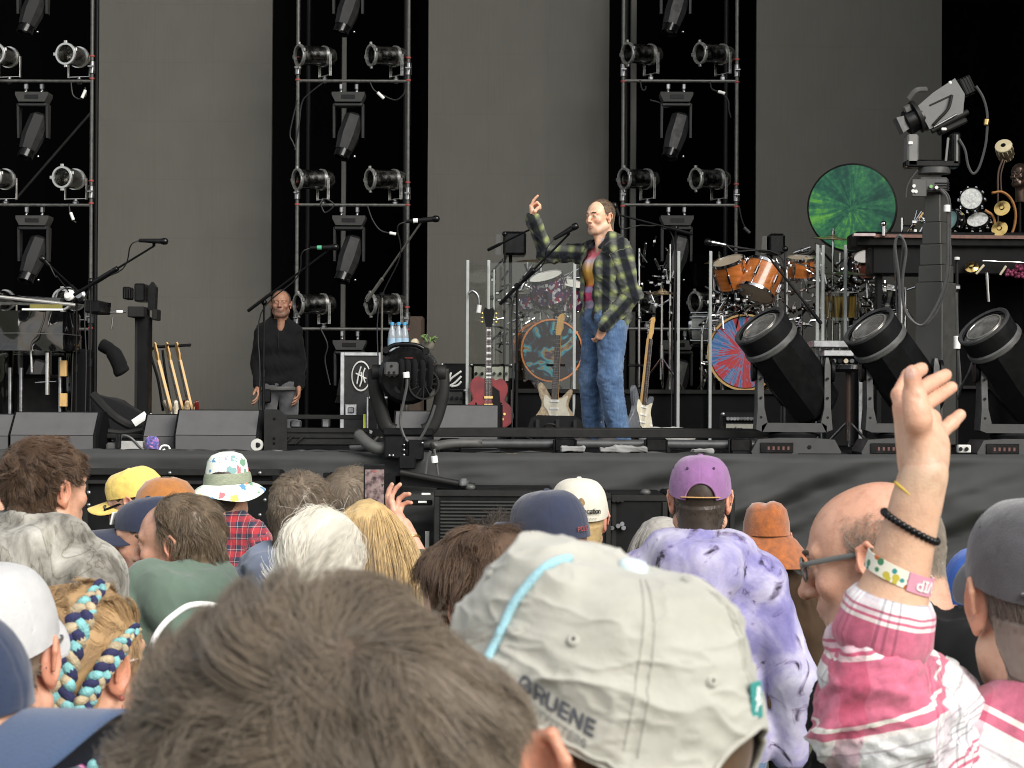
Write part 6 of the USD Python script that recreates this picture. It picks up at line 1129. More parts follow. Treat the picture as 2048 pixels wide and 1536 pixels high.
# pedestal camera
t = Thing('robotic_camera', 'broadcast camera on a tall grey telescopic pedestal', 'camera', PZ(1868, 15.2)); Y_ = 15.2; Q = lambda u, v, dy=0.0: P(u, v, Y_ + dy)
COL = M('pedestal_grey', (.045, .0445, .041), .55, var=.1, bump=.1); cx = Q(1868, 0)[0]
for i, (s_, v0, v1) in enumerate(((.285, 880, 556), (.245, 556, 522), (.225, 522, 480), (.195, 480, 436), (.165, 436, 380))):
    t.part('column', box((cx + .02, Y_, (Q(0, v0)[2] + Q(0, v1)[2]) / 2 - .0), (s_ * .72, s_ * .72, Q(0, v1)[2] - Q(0, v0)[2] - .001), .006, RZ(math.radians(52))), COL, world=True)
t.part('pan_head', [box(Q(1862, 372), (.20, .22, .10), .015), lathe([(0, -.02), (.11, -.02), (.11, .02), (0, .02)], 26, Q(1868, 342), (0, 0, 1))], M('pan_head_dark', (.05, .05, .05), .4), world=True); t.part('connector_plate', box(Q(1838, 376, -.12), (.10, .02, .12), .006), MGR, world=True); t.part('cooling_rib', [box(Q(1885, 366 + i * 5, -.115), (.10, .01, .006), .001) for i in range(4)], BLK, world=True)
for u, v in ((1828, 372), (1832, 383), (1862, 373), (1873, 375), (1826, 382)): t.part('plug', cyl(Q(u, v, -.14), Q(u, v, -.12), .012), WHT if u != 1862 else M('green_plug', (.2, .4, .15), .5), world=True)
t.part('yoke', [box(Q(1862, 329), (.36, .16, .05), .01)], BLKG, world=True)
t.part('yoke_arm', box(Q(1822, 303), (.075, .16, .22), .012), M('yoke_grey', (.14, .14, .135), .5), world=True); t.part('yoke_arm', box(Q(1909, 300), (.06, .16, .22), .012), BLKG, world=True); t.part('arm_stripe', [box(Q(1894, 299, -.085), (.016, .01, .16), .003, RY(.1)), box(Q(1914, 296, -.085), (.016, .01, .18), .003)], M('yoke_grey'), world=True); t.part('arm_tag', box(Q(1821, 286, -.085), (.03, .01, .02), .003), WHT, world=True)
ca = nrm(Q(1950, 172) - Q(1795, 244)); cb = np.stack([ca, nrm(np.cross([0, 1, 0], ca)) * -1 * -1, np.zeros(3)], 1)
up_ = nrm(np.cross(ca, A([0, -1.0, 0]))); up_ = up_ if up_[2] > 0 else -up_; RB = np.stack([ca, A([0, 1.0, 0]), up_], 1); Lc = lambda a, b, c: Q(1876, 214) + RB @ A([a, b, c])
bd = t.part('camera_body', hull([Lc(x, y, z) for x, z in ((-.13, -.115), (-.14, .06), (.0, .10), (.17, .125), (.185, .0), (.12, -.11)) for y in (-.07, .07)]), M('camera_side_grey', (.12, .12, .119), .45, var=.1), 20, world=True)
t.part('handle', [tube([Lc(-.10, -.075, -.10), Lc(-.04, -.085, -.075), Lc(.04, -.09, -.04), Lc(.10, -.085, .03)], .010, 8)], DGR, True, world=True, parent=bd)
t.part('body_vent', [box(Lc(.02, -.0725, .03), (.17, .006, .012), .003, RB)], DGR, world=True, parent=bd); t.part('back_pack', box(Lc(.225, 0, .045), (.09, .15, .13), .012, RB), BLKG, world=True, parent=bd); t.part('back_rib', [box(Lc(.20 + .02 * i, -.078, .05), (.006, .006, .11), .001, RB) for i in range(4)], DGR, world=True, parent=bd)
t.part('top_light', ball(Lc(.13, -.06, .11), .014, 8), WHT, True, world=True, parent=bd)
ln = t.part('lens_barrel', [lathe([(0, 0), (.075, 0), (.085, .03), (.085, .12), (.07, .13), (0, .13)], 26, Lc(-.12, 0, -.01), -ca)], BLKG, 30, world=True); t.part('lens_ring', lathe([(.086, .05), (.112, .05), (.114, .075), (.086, .075)], 30, Lc(-.09, 0, -.0), -ca), DGR, 30, world=True, parent=ln); t.part('lens_hood', hull([Lc(-.30 + x, y, -.005 + z) for x, w in ((0, .07), (.07, .055)) for y in (-w, w) for z in (-w * .8, w * .8)]), M('hood_grey', (.06, .06, .06), .5), 20, world=True, parent=ln); t.part('matte_arm', [box(Lc(-.20, -.03, .05), (.06, .05, .10), .012, RB), tube([Lc(-.17, -.05, .13), Lc(-.10, -.06, .16), Lc(-.03, -.03, .14)], .02, 8)], MGR, 35, world=True, parent=ln)
t.part('under_rail', [cyl(Lc(-.12, -.05, -.13), Lc(.16, -.05, -.115), .018), cyl(Lc(-.10, .05, -.13), Lc(.16, .05, -.115), .018), box(Lc(.03, 0, -.16), (.20, .12, .04), .01, RB)], DGR, 35, world=True); t.part('rail_highlight', cyl(Lc(-.10, -.068, -.115), Lc(.08, -.068, -.10), .009), STEEL, world=True); t.part('rail_tag', box(Q(1888, 258, -.09), (.035, .01, .018), .004), WHT, world=True)
cable([(1952, 172), (1966, 195), (1974, 225), (1974, 262), (1970, 295), (1958, 335), (1946, 347), (1936, 330), (1930, 300), (1918, 278)], Y_ - .1, .009, 'grey lens cable looping down behind the tall camera', CABG, ((1974, 238), (1973, 250), GOLD))
cable([(1880, 378), (1893, 395), (1896, 420), (1896, 470), (1894, 540), (1886, 580), (1868, 620), (1845, 650), (1822, 640), (1808, 615), (1805, 560), (1812, 500), (1800, 472), (1790, 490), (1798, 560), (1800, 660)], Y_ - .25, .010, 'thick grey cable loop hanging beside the pedestal column', CABG, ((1894, 410), (1894, 424), WHT))
cable([(1884, 378), (1899, 400), (1900, 470), (1898, 545), (1888, 590), (1868, 632), (1842, 652), (1820, 634), (1806, 600), (1802, 540), (1806, 486), (1798, 470), (1788, 496), (1792, 560), (1796, 655)], Y_ - .22, .008, 'second thinner cable following the loop beside the column', CABG)
cable([(1836, 340), (1822, 358), (1814, 375), (1812, 395)], Y_ - .15, .005, 'thin wire arching left of the pan head', CABG)
cable([(1912, 585), (1916, 700), (1920, 760), (1916, 790)], Y_ - .3, .010, 'cable hanging right of the pedestal with a white sleeve', CABG, ((1914, 672), (1914, 698), WHT))
cable([(1958, 690), (1945, 730), (1925, 770), (1915, 800)], 14.2, .007, 'grey cable curving down to the right beam light', CABG); cable([(1952, 696), (1938, 742), (1918, 780)], 14.25, .007, 'second grey cable curving to the right beam light', CABG)
t = Thing('stage_pole', 'slim dark pole with a white collar right of the pedestal', 'pole', PZ(1915, 15.9)); t.part('pole', cyl(PZ(1914, 15.9), P(1914, 515, 15.9), .012), DGR, world=True); t.part('collar', cyl(P(1914, 514, 15.88), P(1914, 520, 15.88), .02), WHT, world=True); t.part('clamp', box(P(1914, 575, 15.88), (.05, .05, .04), .01), STEEL, world=True)
t = Thing('equipment_rack', 'tall black equipment rack behind the right beam lights', 'rack', PZ(1990, 17.2)); t.part('body', boxab(PZ(1905, 16.95), P(2110, 560, 17.6), .012), BLKM, world=True); t.part('frame', [boxab(P(1925, 778, 16.9), P(2100, 772, 16.94), .003)], DGR, world=True)
# ---------------------------------------------------------------- the crowd, from the stage towards the lens
BEARS = nodes_to('printed_hat_cloth', {'tc': ('texture_coordinate', {}), 'nz': ('noise_texture', {'scale': 34.0, 'detail': 3.0}), 'mv': ('vector_math', {'math_type': 'multiply_add', 'vector2': (.055, .055, .055)}), 'v': ('voronoi_texture', {'scale': 19.0, 'randomness': .75}),
    'lt': ('math', {'math_type': 'less_than', 'value2': .40}), 'sc': ('separate_color', {'color_type': 'hsv'}), 'hr': ('rgb_ramp', {'interpolate': False, 'ramp': [(0, (.10, .25, .42)), (.22, (.16, .30, .20)), (.42, (.48, .16, .18)), (.6, (.55, .48, .12)), (.76, (.20, .34, .34)), (.9, (.3, .3, .5))]}),
    'mx': ('mix_color', {'a': (.66, .70, .62)}), 'p': ('principled_bsdf', {'roughness': .9, 'sheen_weight': .2, 'specular_ior_level': .2})},
    [('tc.object', 'nz.vector'), ('nz.color', 'mv.vector1'), ('tc.object', 'mv.vector3'), ('mv.vector', 'v.vector'), ('v.distance', 'lt.value1'), ('v.color', 'sc.color'), ('sc.r', 'hr.fac'), ('hr.color', 'mx.b'), ('lt.value', 'mx.fac'), ('mx.result', 'p.base_color')], 'p.BSDF')
BAND = M('grey_green_band', (.25, .28, .20), .9, var=.3, scale=60, st=(1, 1, 4))
R_PLAID = plaid('red_check_flannel', (.052, .052), [(0, (.36, .03, .04)), (.34, (.03, .035, .06)), (.46, (.55, .45, .42)), (.50, (.03, .035, .06)), (.86, (.36, .03, .04)), (.95, (.55, .4, .38)), (.985, (.36, .03, .04))],
                [(0, (.42, .03, .04)), (.38, (.02, .03, .06)), (.50, (.6, .5, .46)), (.54, (.02, .03, .06)), (.9, (.42, .03, .04))], .5)
p = Person('person in a bucket hat with coloured splotches and red check flannel shirt', 458, 978, 10.2, hs=1.13, yaw=-14, hyaw=-10, roll=3, headres=.005)
p.body(); p.hair(H_DRK, .010, 600, .02, hat=.03)
c = brimhat(p, BEARS, [(0, .150), (.03, .149), (.062, .138), (.080, .115), (.091, .055), (.096, .022)], [(.096, .024), (.125, .006), (.152, -.022), (.153, -.026), (.124, .002), (.094, .020)], 'bucket_hat', tiltx=3, tilty=-4)
p.t.part('hat_band', p.H(xf(folds(lathe([(.0985, .026), (.0975, .040), (.0945, .060), (.090, .068)], 48, (0, -.008, 0), sq=(.935, 1.125)), .001, 60), RY(math.radians(-4)) @ RX(math.radians(3)))), BAND, True, parent=c)
p.wear(R_PLAID, h=.012, fold=.012); p.trousers(DENIM)
p = Person('person in a rust orange felt hat with a soft wide brim', 1533, 1083, 8.3, yaw=-8, headres=.005)
p.body(); p.hair(H_BRN, .014, 700, .12, flow=lambda q, n: np.tile(A([0, -.1, -1.0]), (len(q), 1)), lift=.1, hat=.03)
FELT = M('rust_felt', (.26, .072, .012), .98, var=.4, scale=45, bump=.6, bscale=160, sheen=.5)
m = lathe([(0, .150), (.028, .150), (.054, .142), (.075, .118), (.086, .072), (.090, .026)], 48, (0, -.012, 0), sq=(.98, 1.3)); v = np.array(m.vertices); v[:, 2] -= .012 * np.exp(-((v[:, 0] + .01) / .018) ** 2) * np.clip((v[:, 2] - .08) / .05, 0, 1); m.vertices = v
c = p.t.part('felt_hat', p.H(folds(m, .004, 26, 3)), FELT, True)
b = lathe([(.086, .028), (.112, .008), (.145, -.034), (.166, -.068), (.167, -.072), (.143, -.040), (.110, .002), (.086, .024)], 60, (0, -.012, 0), sq=(.98, 1.2)); v = np.array(b.vertices); r = np.hypot(v[:, 0], v[:, 1]); a = np.arctan2(v[:, 1], v[:, 0])
v[:, 2] += np.clip((r - .095) / .06, 0, 1) * (-.024 * np.cos(a) + .022 * np.cos(3 * a + 1) + .010 * np.cos(5 * a)); b.vertices = v; p.t.part('brim', p.H(b), FELT, True, parent=c)
p.wear(BRNCL, name='coat', h=.013, wide=1.05); p.trousers(DARKT)
p = Person('person in a yellow cap with the peak tipped down to the left', 275, 1012, 8.1, yaw=30, hyaw=42, pitch=-20, roll=0, headres=.005, ground=.1)
p.body(); p.hair(H_BRN, .010, 500, .03, hat=.03)
YCAP = cloth('yellow_cap_cloth', (.72, .52, .13), var=.18, scale=30)
cap(p, YCAP, L=.085, opening=False, wr=.003, peak=.01, eyelets=False); p.t.part('sunglasses', p.H([box((0, .095, .018), (.13, .01, .04), .004), box((-.072, .045, .02), (.004, .1, .008), .001), box((.072, .045, .02), (.004, .1, .008), .001)]), BLKG)
p.wear(cloth('faded_grey_cloth', (.13, .13, .12)), h=.013); p.trousers(DENIM)
p = Person('person in a round tan brown hat and navy jacket', 333, 1030, 7.5, yaw=-5, headres=.005)
p.body(); p.hair(H_DRK, .010, 500, .03, hat=.03); TANH = M('tan_felt', (.33, .125, .025), .95, var=.22, scale=40, bump=.5, bscale=160, sheen=.4)
c = p.t.part('felt_hat', p.H(folds(lathe([(0, .128), (.035, .126), (.070, .112), (.096, .080), (.106, .040), (.104, .012), (.1, .004)], 48, (0, -.008, 0), sq=(.98, 1.1)), .003, 30, 4)), TANH, True)
p.wear(NAVY, name='jacket', h=.012, wide=1.1); p.trousers(DARKT)
p = Person('person with black curly hair half hidden behind the brown haired head', 982, 1118, 8.4, yaw=10, headres=.005); p.body(); p.hair(H_DRK, .02, 2600, .06, wave=1.0, lift=.9, seed=4); p.wear(BLKCL, h=.013); p.trousers(DARKT)
p = Person('person with long grey hair below the purple cap', 1322, 1116, 7.6, yaw=20, headres=.005, skinm=SK)
down = lambda q, n: np.tile(A([0, -.15, -1.0]), (len(q), 1))
p.body(); p.hair(H_SLT, .014, 2600, .22, flow=down, lift=.25, grav=.35, wave=.25, seed=5); p.wear(cloth('dull_green_cloth', (.06, .07, .05)), h=.013); p.trousers(DARKT)
p = Person('person in a cream cap with dark script lettering at the back', 1156, 1043, 7.0, yaw=10, hyaw=2, skinm=skin('skin_pink', (.62, .36, .28)), headres=.0045)
CREAM = cloth('cream_cap_cloth', (.58, .55, .46), var=.12, scale=20, rough=.9)
p.body(); p.hair(H_BLD, .004, 900, .008, width=.0009, lift=.8, hat=.03); c = cap(p, CREAM, opening=False, wr=.0015, eyelets=False); 
wt = lambda s_, h_, a0, z_, rad=(.093, .1145), cy=-.013, sl=0.0, bold=False: (lambda m: (setattr(m, 'vertices', np.stack([(rad[0] + m.vertices[:, 2]) * np.sin(a0 + m.vertices[:, 0] / rad[1]), cy - (rad[1] + m.vertices[:, 2]) * np.cos(a0 + m.vertices[:, 0] / rad[1]), z_ + m.vertices[:, 1] + sl * m.vertices[:, 0]], -1)), m)[1])(text(s_, h_, .002, (0, 0, 0), np.eye(3), bold))
p.t.part('lettering', p.H(wt('Vacation', .015, .10, .038, bold=True)), BLK, False, parent=c); p.t.part('strap', p.H(wt('-------', .012, .0, .016, rad=(.0925, .1140))), GREYT, False, parent=c)
p.t.part('stain', p.H(folds(xf(ball((0, 0, 0), (.012, .003, .016), 8), RZ(-.25), (-.018, -.114, .062)), .004, 90)), M('brown_stain', (.25, .17, .08), .9, var=.5, scale=90), True, parent=c)
p.wear(BLKCL, h=.012); p.trousers(DENIM)
p = Person('person with dark greying hair behind the raised phone', 704, 1022, 7.3, yaw=-4, headres=.0045, wide=.98); p.body(); p.hair(H_GRY, .014, 2600, .035, seed=7, grav=.2); p.wear(NAVY, h=.013); p.trousers(DENIM)
p = Person('person with a navy peaked cap in profile looking left', 300, 1083, 6.9, yaw=40, hyaw=42, pitch=-8, headres=.0045, skinm=SKR, stub=.5, ground=.12)
p.body(); p.hair(H_GRY, .014, 1400, .05, grav=.3, seed=9, hat=.03); c = cap(p, NAVY, L=.075, opening=False, eyelets=False, seed=3); p.t.part('patch', p.H(box((0, .103, .085), (.055, .006, .04), .002, RX(.35))), WHT, parent=c)
eyes(p); p.wear(blotch('bright_mixed_cloth', [(.3, (.02, .03, .08)), (.45, (.4, .03, .05)), (.55, (.5, .5, .4)), (.7, (.1, .35, .5))], 18), h=.012); p.trousers(DARKT)
PURP = blotch('purple_tie_dye', [(.28, (.11, .10, .25)), (.42, (.20, .185, .37)), (.52, (.33, .31, .455)), (.66, (.46, .45, .55))], 5.5, 7, .35, ramp2=[(.31, (.03, .022, .04)), (.365, (.6, .55, .62)), (.43, (1, 1, 1))], scale2=9.0, fac2=.95)
p = Person('person in a purple cap and lavender tie dye hooded top', 1400, 1004, 6.5, sdiv=1.63, yaw=-6, hyaw=2, headres=.0035, stub=.0, wide=1.02)
p.arms[1] = [A([.18, -.012, 1.39]) * p.s, A([.275, -.05, 1.13]) * p.s, A([.265, .02, .88]) * p.s]
p.body(); p.hair(H_DRK, .007, 1500, .014, width=.0009, lift=.5, seed=3, shift=-.004, edge=.012, hat=.03)
PCAP = M('purple_cap_cloth', (.215, .095, .235), .92, var=.22, scale=26, bump=.4, bscale=420, sheen=.3); TANS = M('tan_strap', (.45, .26, .10), .7)
cap(p, PCAP, strap=TANS, wr=.0018, eyemat=M('dark_purple', (.06, .03, .07), .9)); p.wear(PURP, name='hooded_top', h=.008, hood=1, fold=.0042, inflate=.018, seed=5, wide=1.04); p.trousers(DENIM)
p = Person('person with short grey brown hair and a slate blue jacket', 605, 1040, 6.3, sdiv=1.62, yaw=-8, hyaw=-4, headres=.0035, skinm=SKT)
p.body(); p.hair(H_GRY, .008, 5600, .020, seed=11, lift=.7, swirl=.5, wave=.35, grav=.1); p.wear(cloth('slate_blue_cloth', (.135, .165, .235)), name='jacket', h=.01, hood=1, fold=.012, wide=1.05); p.trousers(DENIM)
# blonde person filming with both hands up
p = Person('person with long blonde hair holding a phone up with both hands', 738, 1092, 6.2, hs=.93, yaw=-3, headres=.004, wide=.92)
wr_ = p.t.loc(P(808, 1056, 6.40)); p.arms[1] = [A([.175, -.012, 1.37]) * p.s, p.t.loc(P(870, 1195, 6.30)), wr_]
wl_ = p.t.loc(P(700, 1080, 6.48)); p.arms[-1] = [A([-.175, -.012, 1.37]) * p.s, p.t.loc(P(655, 1195, 6.35)), wl_]; p.hands[-1] = xf(hand(((.9, .8, .5),) * 4, h=.004, side=-1, s=.8), align(p.t.loc(P(726, 1000, 6.55)) - wl_, (.3, -.9, 0)), wl_)
d = nrm(p.t.loc(P(776, 998, 6.46)) - wr_)
p.hands[1] = xf(hand(((.5, .4, .3), (.6, .6, .4), (.9, .8, .5), (1.0, .9, .5)), h=.004, side=1, s=.80), align(d, (-.35, -.9, 0)), wr_)
p.body(); p.hair(H_BLD, .010, 5600, .34, k=9, flow=lambda q, n: np.stack([n[:, 0] * .12, -.2 + 0 * q[:, 0], -1 + 0 * q[:, 0]], -1), lift=.35, grav=.32, wave=.14, clump=.75, nclump=130, seed=13, width=.0016, amp=.006, freq=14, capst=(3, 3, .5), wfreq=9, stick=.6)
full = p.arms[1]; p.arms[1] = [full[0], full[1], full[1] + (full[2] - full[1]) * .52]; p.wear(OLIVE, name='jacket', h=.009, fold=.012, cuff=True); p.arms[1] = full; p.trousers(DENIM)
p.t.part('bracelet', tube([wr_ + (lambda q: q @ A([.031 * math.cos(a), .031 * math.sin(a), -.045]))(align(wr_ - p.arms[1][1], (1, 0, 0))) for a in np.linspace(0, 6.28, 13)], .0025, 6, k=2), GOLD, True)
t = Thing('phone', 'dark phone held up to film the stage', 'phone', P(749, 972, 6.55), math.radians(4))
t.part('case', box((0, 0, 0), (.063, .009, .128), .007, None), BLKG)
SCRN = nodes_to('phone_screen', {'tc': ('texture_coordinate', {}), 'n': ('noise_texture', {'scale': 60.0, 'detail': 4.0}), 'r': ('rgb_ramp', {'ramp': [(.35, (.03, .022, .024)), (.5, (.12, .085, .085)), (.62, (.17, .13, .12)), (.7, (.03, .03, .03))]}), 'p': ('principled_bsdf', {'roughness': .15, 'emission_strength': .25})}, [('tc.object', 'n.vector'), ('n.fac', 'r.fac'), ('r.color', 'p.base_color'), ('r.color', 'p.emission_color')], 'p.BSDF')
t.part('screen', box((0, -.0052, -.006), (.055, .001, .108), .0004), SCRN); t.part('record_light', ball((0, -.0056, .042), (.006, .001, .003), 6), RED)
p = Person('person in a navy cap with red lettering turned to the left', 1096, 1082, 6.0, yaw=40, hyaw=14, roll=-4, pitch=-4, headres=.004, skinm=SKR)
NCAP = M('faded_navy_cap', (.017, .023, .050), .93, var=.25, scale=24, bump=.4, bscale=420, sheen=.3)
p.body(); p.hair(hairmat('hair_chestnut', (.05, .02, .008), (.20, .09, .035)), .012, 2200, .05, grav=.3, wave=.5, seed=15, hat=.03); c = cap(p, NCAP, opening=False, wr=.0016, eyelets=False, L=.06); p.t.part('lettering', p.H(wt('POLO', .0125, -.15, .031)), RED, False, parent=c)
p.wear(cloth('grey_jersey', (.09, .09, .09)), h=.012); p.trousers(DARKT)
SAGE = cloth('sage_green_fleece', (.105, .150, .118), var=.12, scale=12)
p = Person('person in a sage green hooded top with thick brown hair facing left', 352, 1094, 6.1, sdiv=1.585, yaw=22, hyaw=58, pitch=-6, skinm=SKR, headres=.003, stub=.25, nose=1.12, wide=1.05)
p.body(); eyes(p); p.hair(hairmat('hair_bushy', (.028, .019, .011), (.12, .085, .052), (.22, .18, .13)), lambda v: .009 + .013 * np.clip((-v[:, 1] + .02) / .1, 0, 1), 5200, .045, seed=17, lift=.5, wave=.55, grav=.25, swirl=.2, recede=.5, whorl=(0, .5, .85), shift=.0)
p.wear(SAGE, name='hooded_top', h=.008, hood=1, fold=.0055, inflate=.016, wide=1.05, seed=2); p.trousers(DENIM)
p = Person('person with silver white hair gathered in a low ponytail', 652, 1124, 5.8, yaw=-20, headres=.004, wide=.9)
tie = A([-.004, -.118, -.045])
p.body(); p.hair(H_WHT, .010, 6000, .13, k=9, flow=lambda q, n: tie - q, lift=.25, wave=.10, clump=.45, nclump=80, seed=19, width=.0009, amp=.002, stick=.9, lvar=.5)
rg = np.random.default_rng(5); k = 260; a = rg.normal(0, .012, (k, 1, 3)); tt = np.linspace(0, 1, 8)[None, :, None]
S = tie + a * (1 + tt * 1.2) + A([0, -.05, -.22]) * tt * (.6 + .4 * rg.random((k, 1, 1))) + A([0, -.02, 0]) * np.sin(tt * 3.14); p.t.strands('ponytail', p.hp(S), .0014, H_WHT, kind='stuff')
S = A([0, -.03, .13]) + rg.normal(0, .03, (22, 1, 3)) * A([1.4, 1, .25]) + np.sin(tt * 2.4) * (rg.normal(0, .022, (22, 1, 3)) + A([-.015, .01, .012])) + tt ** 2 * rg.normal(0, .02, (22, 1, 3)); p.t.strands('stray_hair', p.hp(S), .0004, H_WHT, kind='stuff')
p.t.part('hair_tie', p.H(lathe([(.010, -.006), (.016, 0), (.010, .006)], 14, tie + A([0, -.01, -.004]), (0, -.6, -.8))), NAVY, True)
p.wear(cloth('pale_blue_cloth', (.22, .27, .36)), h=.011); p.trousers(DENIM)
CAMO = blotch('grey_camo', [(.34, (.10, .092, .078)), (.45, (.20, .19, .165)), (.56, (.31, .30, .265)), (.68, (.43, .415, .38))], 13.0, 9, .6, st=(1, 1, .6), ramp2=[(.40, (1, 1, 1)), (.465, (.97, .96, .92)), (.49, (.45, .44, .40)), (.515, (1, 1, 1))], scale2=7.0, fac2=.8)
p = Person('person with tousled brown hair in a pale grey camouflage hooded top', 94, 986, 5.7, sdiv=1.60, yaw=-28, hyaw=-12, skinm=SKT, headres=.003, wide=1.04)
p.body(); eyes(p); p.hair(H_BRN, lambda v: .004 + .010 * np.clip((v[:, 2] - .0) / .1, 0, 1), 9000, .034, seed=21, lift=.6, wave=.6, swirl=.5, clump=.75, nclump=260, grav=.12, amp=.005, shift=.008)
p.wear(CAMO, name='hooded_top', h=.008, hood=2, fold=.0042, inflate=.02, wide=1.02, seed=8); p.trousers(GREYT)
p = Person('person in a dark headband at the far left edge with a hand raised', 22, 1040, 7.2, yaw=-15, headres=.0045)
wr_ = p.t.loc(P(-4, 1022, 7.0)); p.arms[-1] = [A([-.18, -.012, 1.38]) * p.s, p.t.loc(P(-50, 1090, 7.1)), wr_]; p.hands[-1] = xf(hand(h=.005, side=-1), align((.1, .2, 1), (.6, -.8, 0)), wr_)
p.body(); p.hair(H_BRN, .016, 2600, .07, grav=.3, wave=.8, seed=23); p.t.part('headband', p.H(lathe([(.098, .05), (.101, .062), (.100, .085), (.096, .09)], 40, (0, -.012, 0), sq=(.92, 1.13))), BLKCL, True); p.t.part('hat', p.H(folds(lathe([(0, .135), (.04, .130), (.075, .112), (.096, .088)], 40, (0, -.012, 0), sq=(.92, 1.1)), .003, 40)), cloth('ochre_cloth', (.42, .30, .10)), True)
p.wear(BLKCL, h=.013); p.trousers(DARKT)
BLUEC = cloth('bright_blue_cap_cloth', (.010, .085, .40), var=.12)
p = Person('person in a bright blue cap between the raised arm and the charcoal cap', 1972, 1226, 4.6, yaw=-10, headres=.0045); p.body(); p.hair(H_BRN, .008, 600, .02, hat=.03); cap(p, BLUEC, opening=False, eyelets=False, wr=.002); p.wear(BLKCL, h=.012); p.trousers(DARKT)
p = Person('person with tousled brown hair and an orange collar behind the grey cap', 960, 1222, 3.9, yaw=40, hyaw=16, skinm=SKR, headres=.003)
p.body(); p.hair(H_BRN, .020, 8000, .055, seed=25, lift=.3, wave=.35, clump=.7, nclump=160, swirl=.3, whorl=(.1, .1, 1), width=.0009, grav=.15); p.wear(cloth('charcoal_jersey', (.03, .03, .032)), h=.009, fold=.01)
p.t.part('collar', lathe([(.066, 0), (.072, .01), (.068, .035), (.062, .036)], 30, A([0, -.02, 1.50]) * p.s), cloth('orange_cloth', (.65, .16, .03)), True); p.trousers(DENIM)
# ---------------------------------------------------------------- nearest people
LB = M('spectacle_frame', (.06, .06, .065), .3)
LENS = nodes_to('spectacle_lens', {'t': ('transparent_bsdf', {'color': (.93, .93, .94)}), 'g': ('glossy_bsdf', {'roughness': .02}), 'm': ('mix_closure', {'fac': .06})}, [('t.BSDF', 'm.closure1'), ('g.BSDF', 'm.closure2')], 'm.closure')
def glasses(p, mat, w=.0032, big=1.0):
    f = [tube([(sx * .034 + .025 * big * math.cos(a), .104 - .004 * math.cos(a) * sx, .014 + .019 * big * math.sin(a)) for a in np.linspace(0, 6.2832, 17)], w * .6, 6, k=2) for sx in (-1, 1)]
    f += [tube([(-.009, .104, .019), (0, .109, .022), (.009, .104, .019)], w * .6, 6)] + [tube([(sx * .060, .100, .020), (sx * .073, .085, .021), (sx * .082, .02, .020), (sx * .083, -.012, .014), (sx * .080, -.028, -.006)], w, 6, sq=(.5, 1.5)) for sx in (-1, 1)]
    g = p.t.part('spectacles', p.H(f), mat, True)
    for sx in (-1, 1): p.t.part('lens', p.H(lathe([(0, 0), (.0245 * big, 0), (.0245 * big, .0012), (0, .0012)], 20, (sx * .034, .1035, .014), (0, 1, 0), sq=(1, .76))), LENS, parent=g)
# bald person in spectacles, turned left, looking down
p = Person('bald person in dark spectacles smiling down to the left', 1748, 1130, 3.55, yaw=38, hyaw=30, hoff=(-.08, .06), sdiv=1.61, pitch=-13, roll=2, skinm=SKR, headres=.0022, stub=.22, nose=1.2, wide=1.02)
p.body(); eyes(p); glasses(p, M('grey_spectacles', (.10, .105, .10), .35))
hk = lambda q, rg: (rg.random(len(q)) < np.clip((.085 - q[:, 2]) / .06, 0, 1)) & (q[:, 1] < .02)
S = grow(scalp(p.hm, .0005, 0, seed=1), 34000, .009, k=4, lift=.6, keep=hk, clump=0, seed=30, whorl=(0, .4, .9)); p.t.strands('cropped_hair', p.hp(S), .00050, hairmat('hair_cropped_grey', (.10, .085, .068), (.30, .26, .21)), kind='stuff')
p.wear(BLKCL, name='hooded_top', h=.008, hood=1, fold=.014, inflate=.018); p.trousers(DARKT)
p.t.part('crow_lines', p.H([tube([A([-.062, .074, .012 + .006 * i]), A([-.070, .055, .014 + .011 * (i - .7)])], .0006, 5) for i in range(3)]), SKR, True, attr=np.full((3 * 10, 3), .72)) if 0 else None
# child with two long braids
p = Person('child with two long blue, teal and blond braids down the back', 166, 1342, 3.3, yaw=-26, hyaw=-4, hs=.95, headres=.0028, skinm=SKT, wide=.82)
HG = hairmat('hair_fair', (.10, .055, .025), (.36, .23, .11), rough=.36)
part_x = lambda q: np.where(q[:, 0] > .036, .062, np.where(q[:, 0] < -.042, -.072, .004))
def toward(q, n):
    t = np.stack([part_x(q) - q[:, 0], -.02 - .0 * q[:, 1], np.where(q[:, 2] > .06, .02, -.03)], -1) * A([1.5, 1, 1]); return nrm3(t - n * (t * n).sum(1, keepdims=True))
p.body(); p.hair(HG, .0045, 7000, .045, k=6, flow=toward, lift=.12, wave=.06, clump=.75, nclump=260, seed=31, width=.0007, amp=.0008, stick=1.0, keep=lambda q, rg: np.minimum(np.abs(np.abs(q[:, 0] - .034) - .002), np.abs(q[:, 0] + .042)) > .0022, shift=-.004)
BRA = [M('braid_navy', (.020, .022, .085), .75, var=.4, scale=60, st=(1, 1, 4), bump=.9, bscale=260), M('braid_teal', (.18, .42, .43), .75, var=.35, scale=60, bump=.9, bscale=260), M('braid_blond', (.38, .31, .20), .75, var=.4, scale=60, bump=.9, bscale=260)]
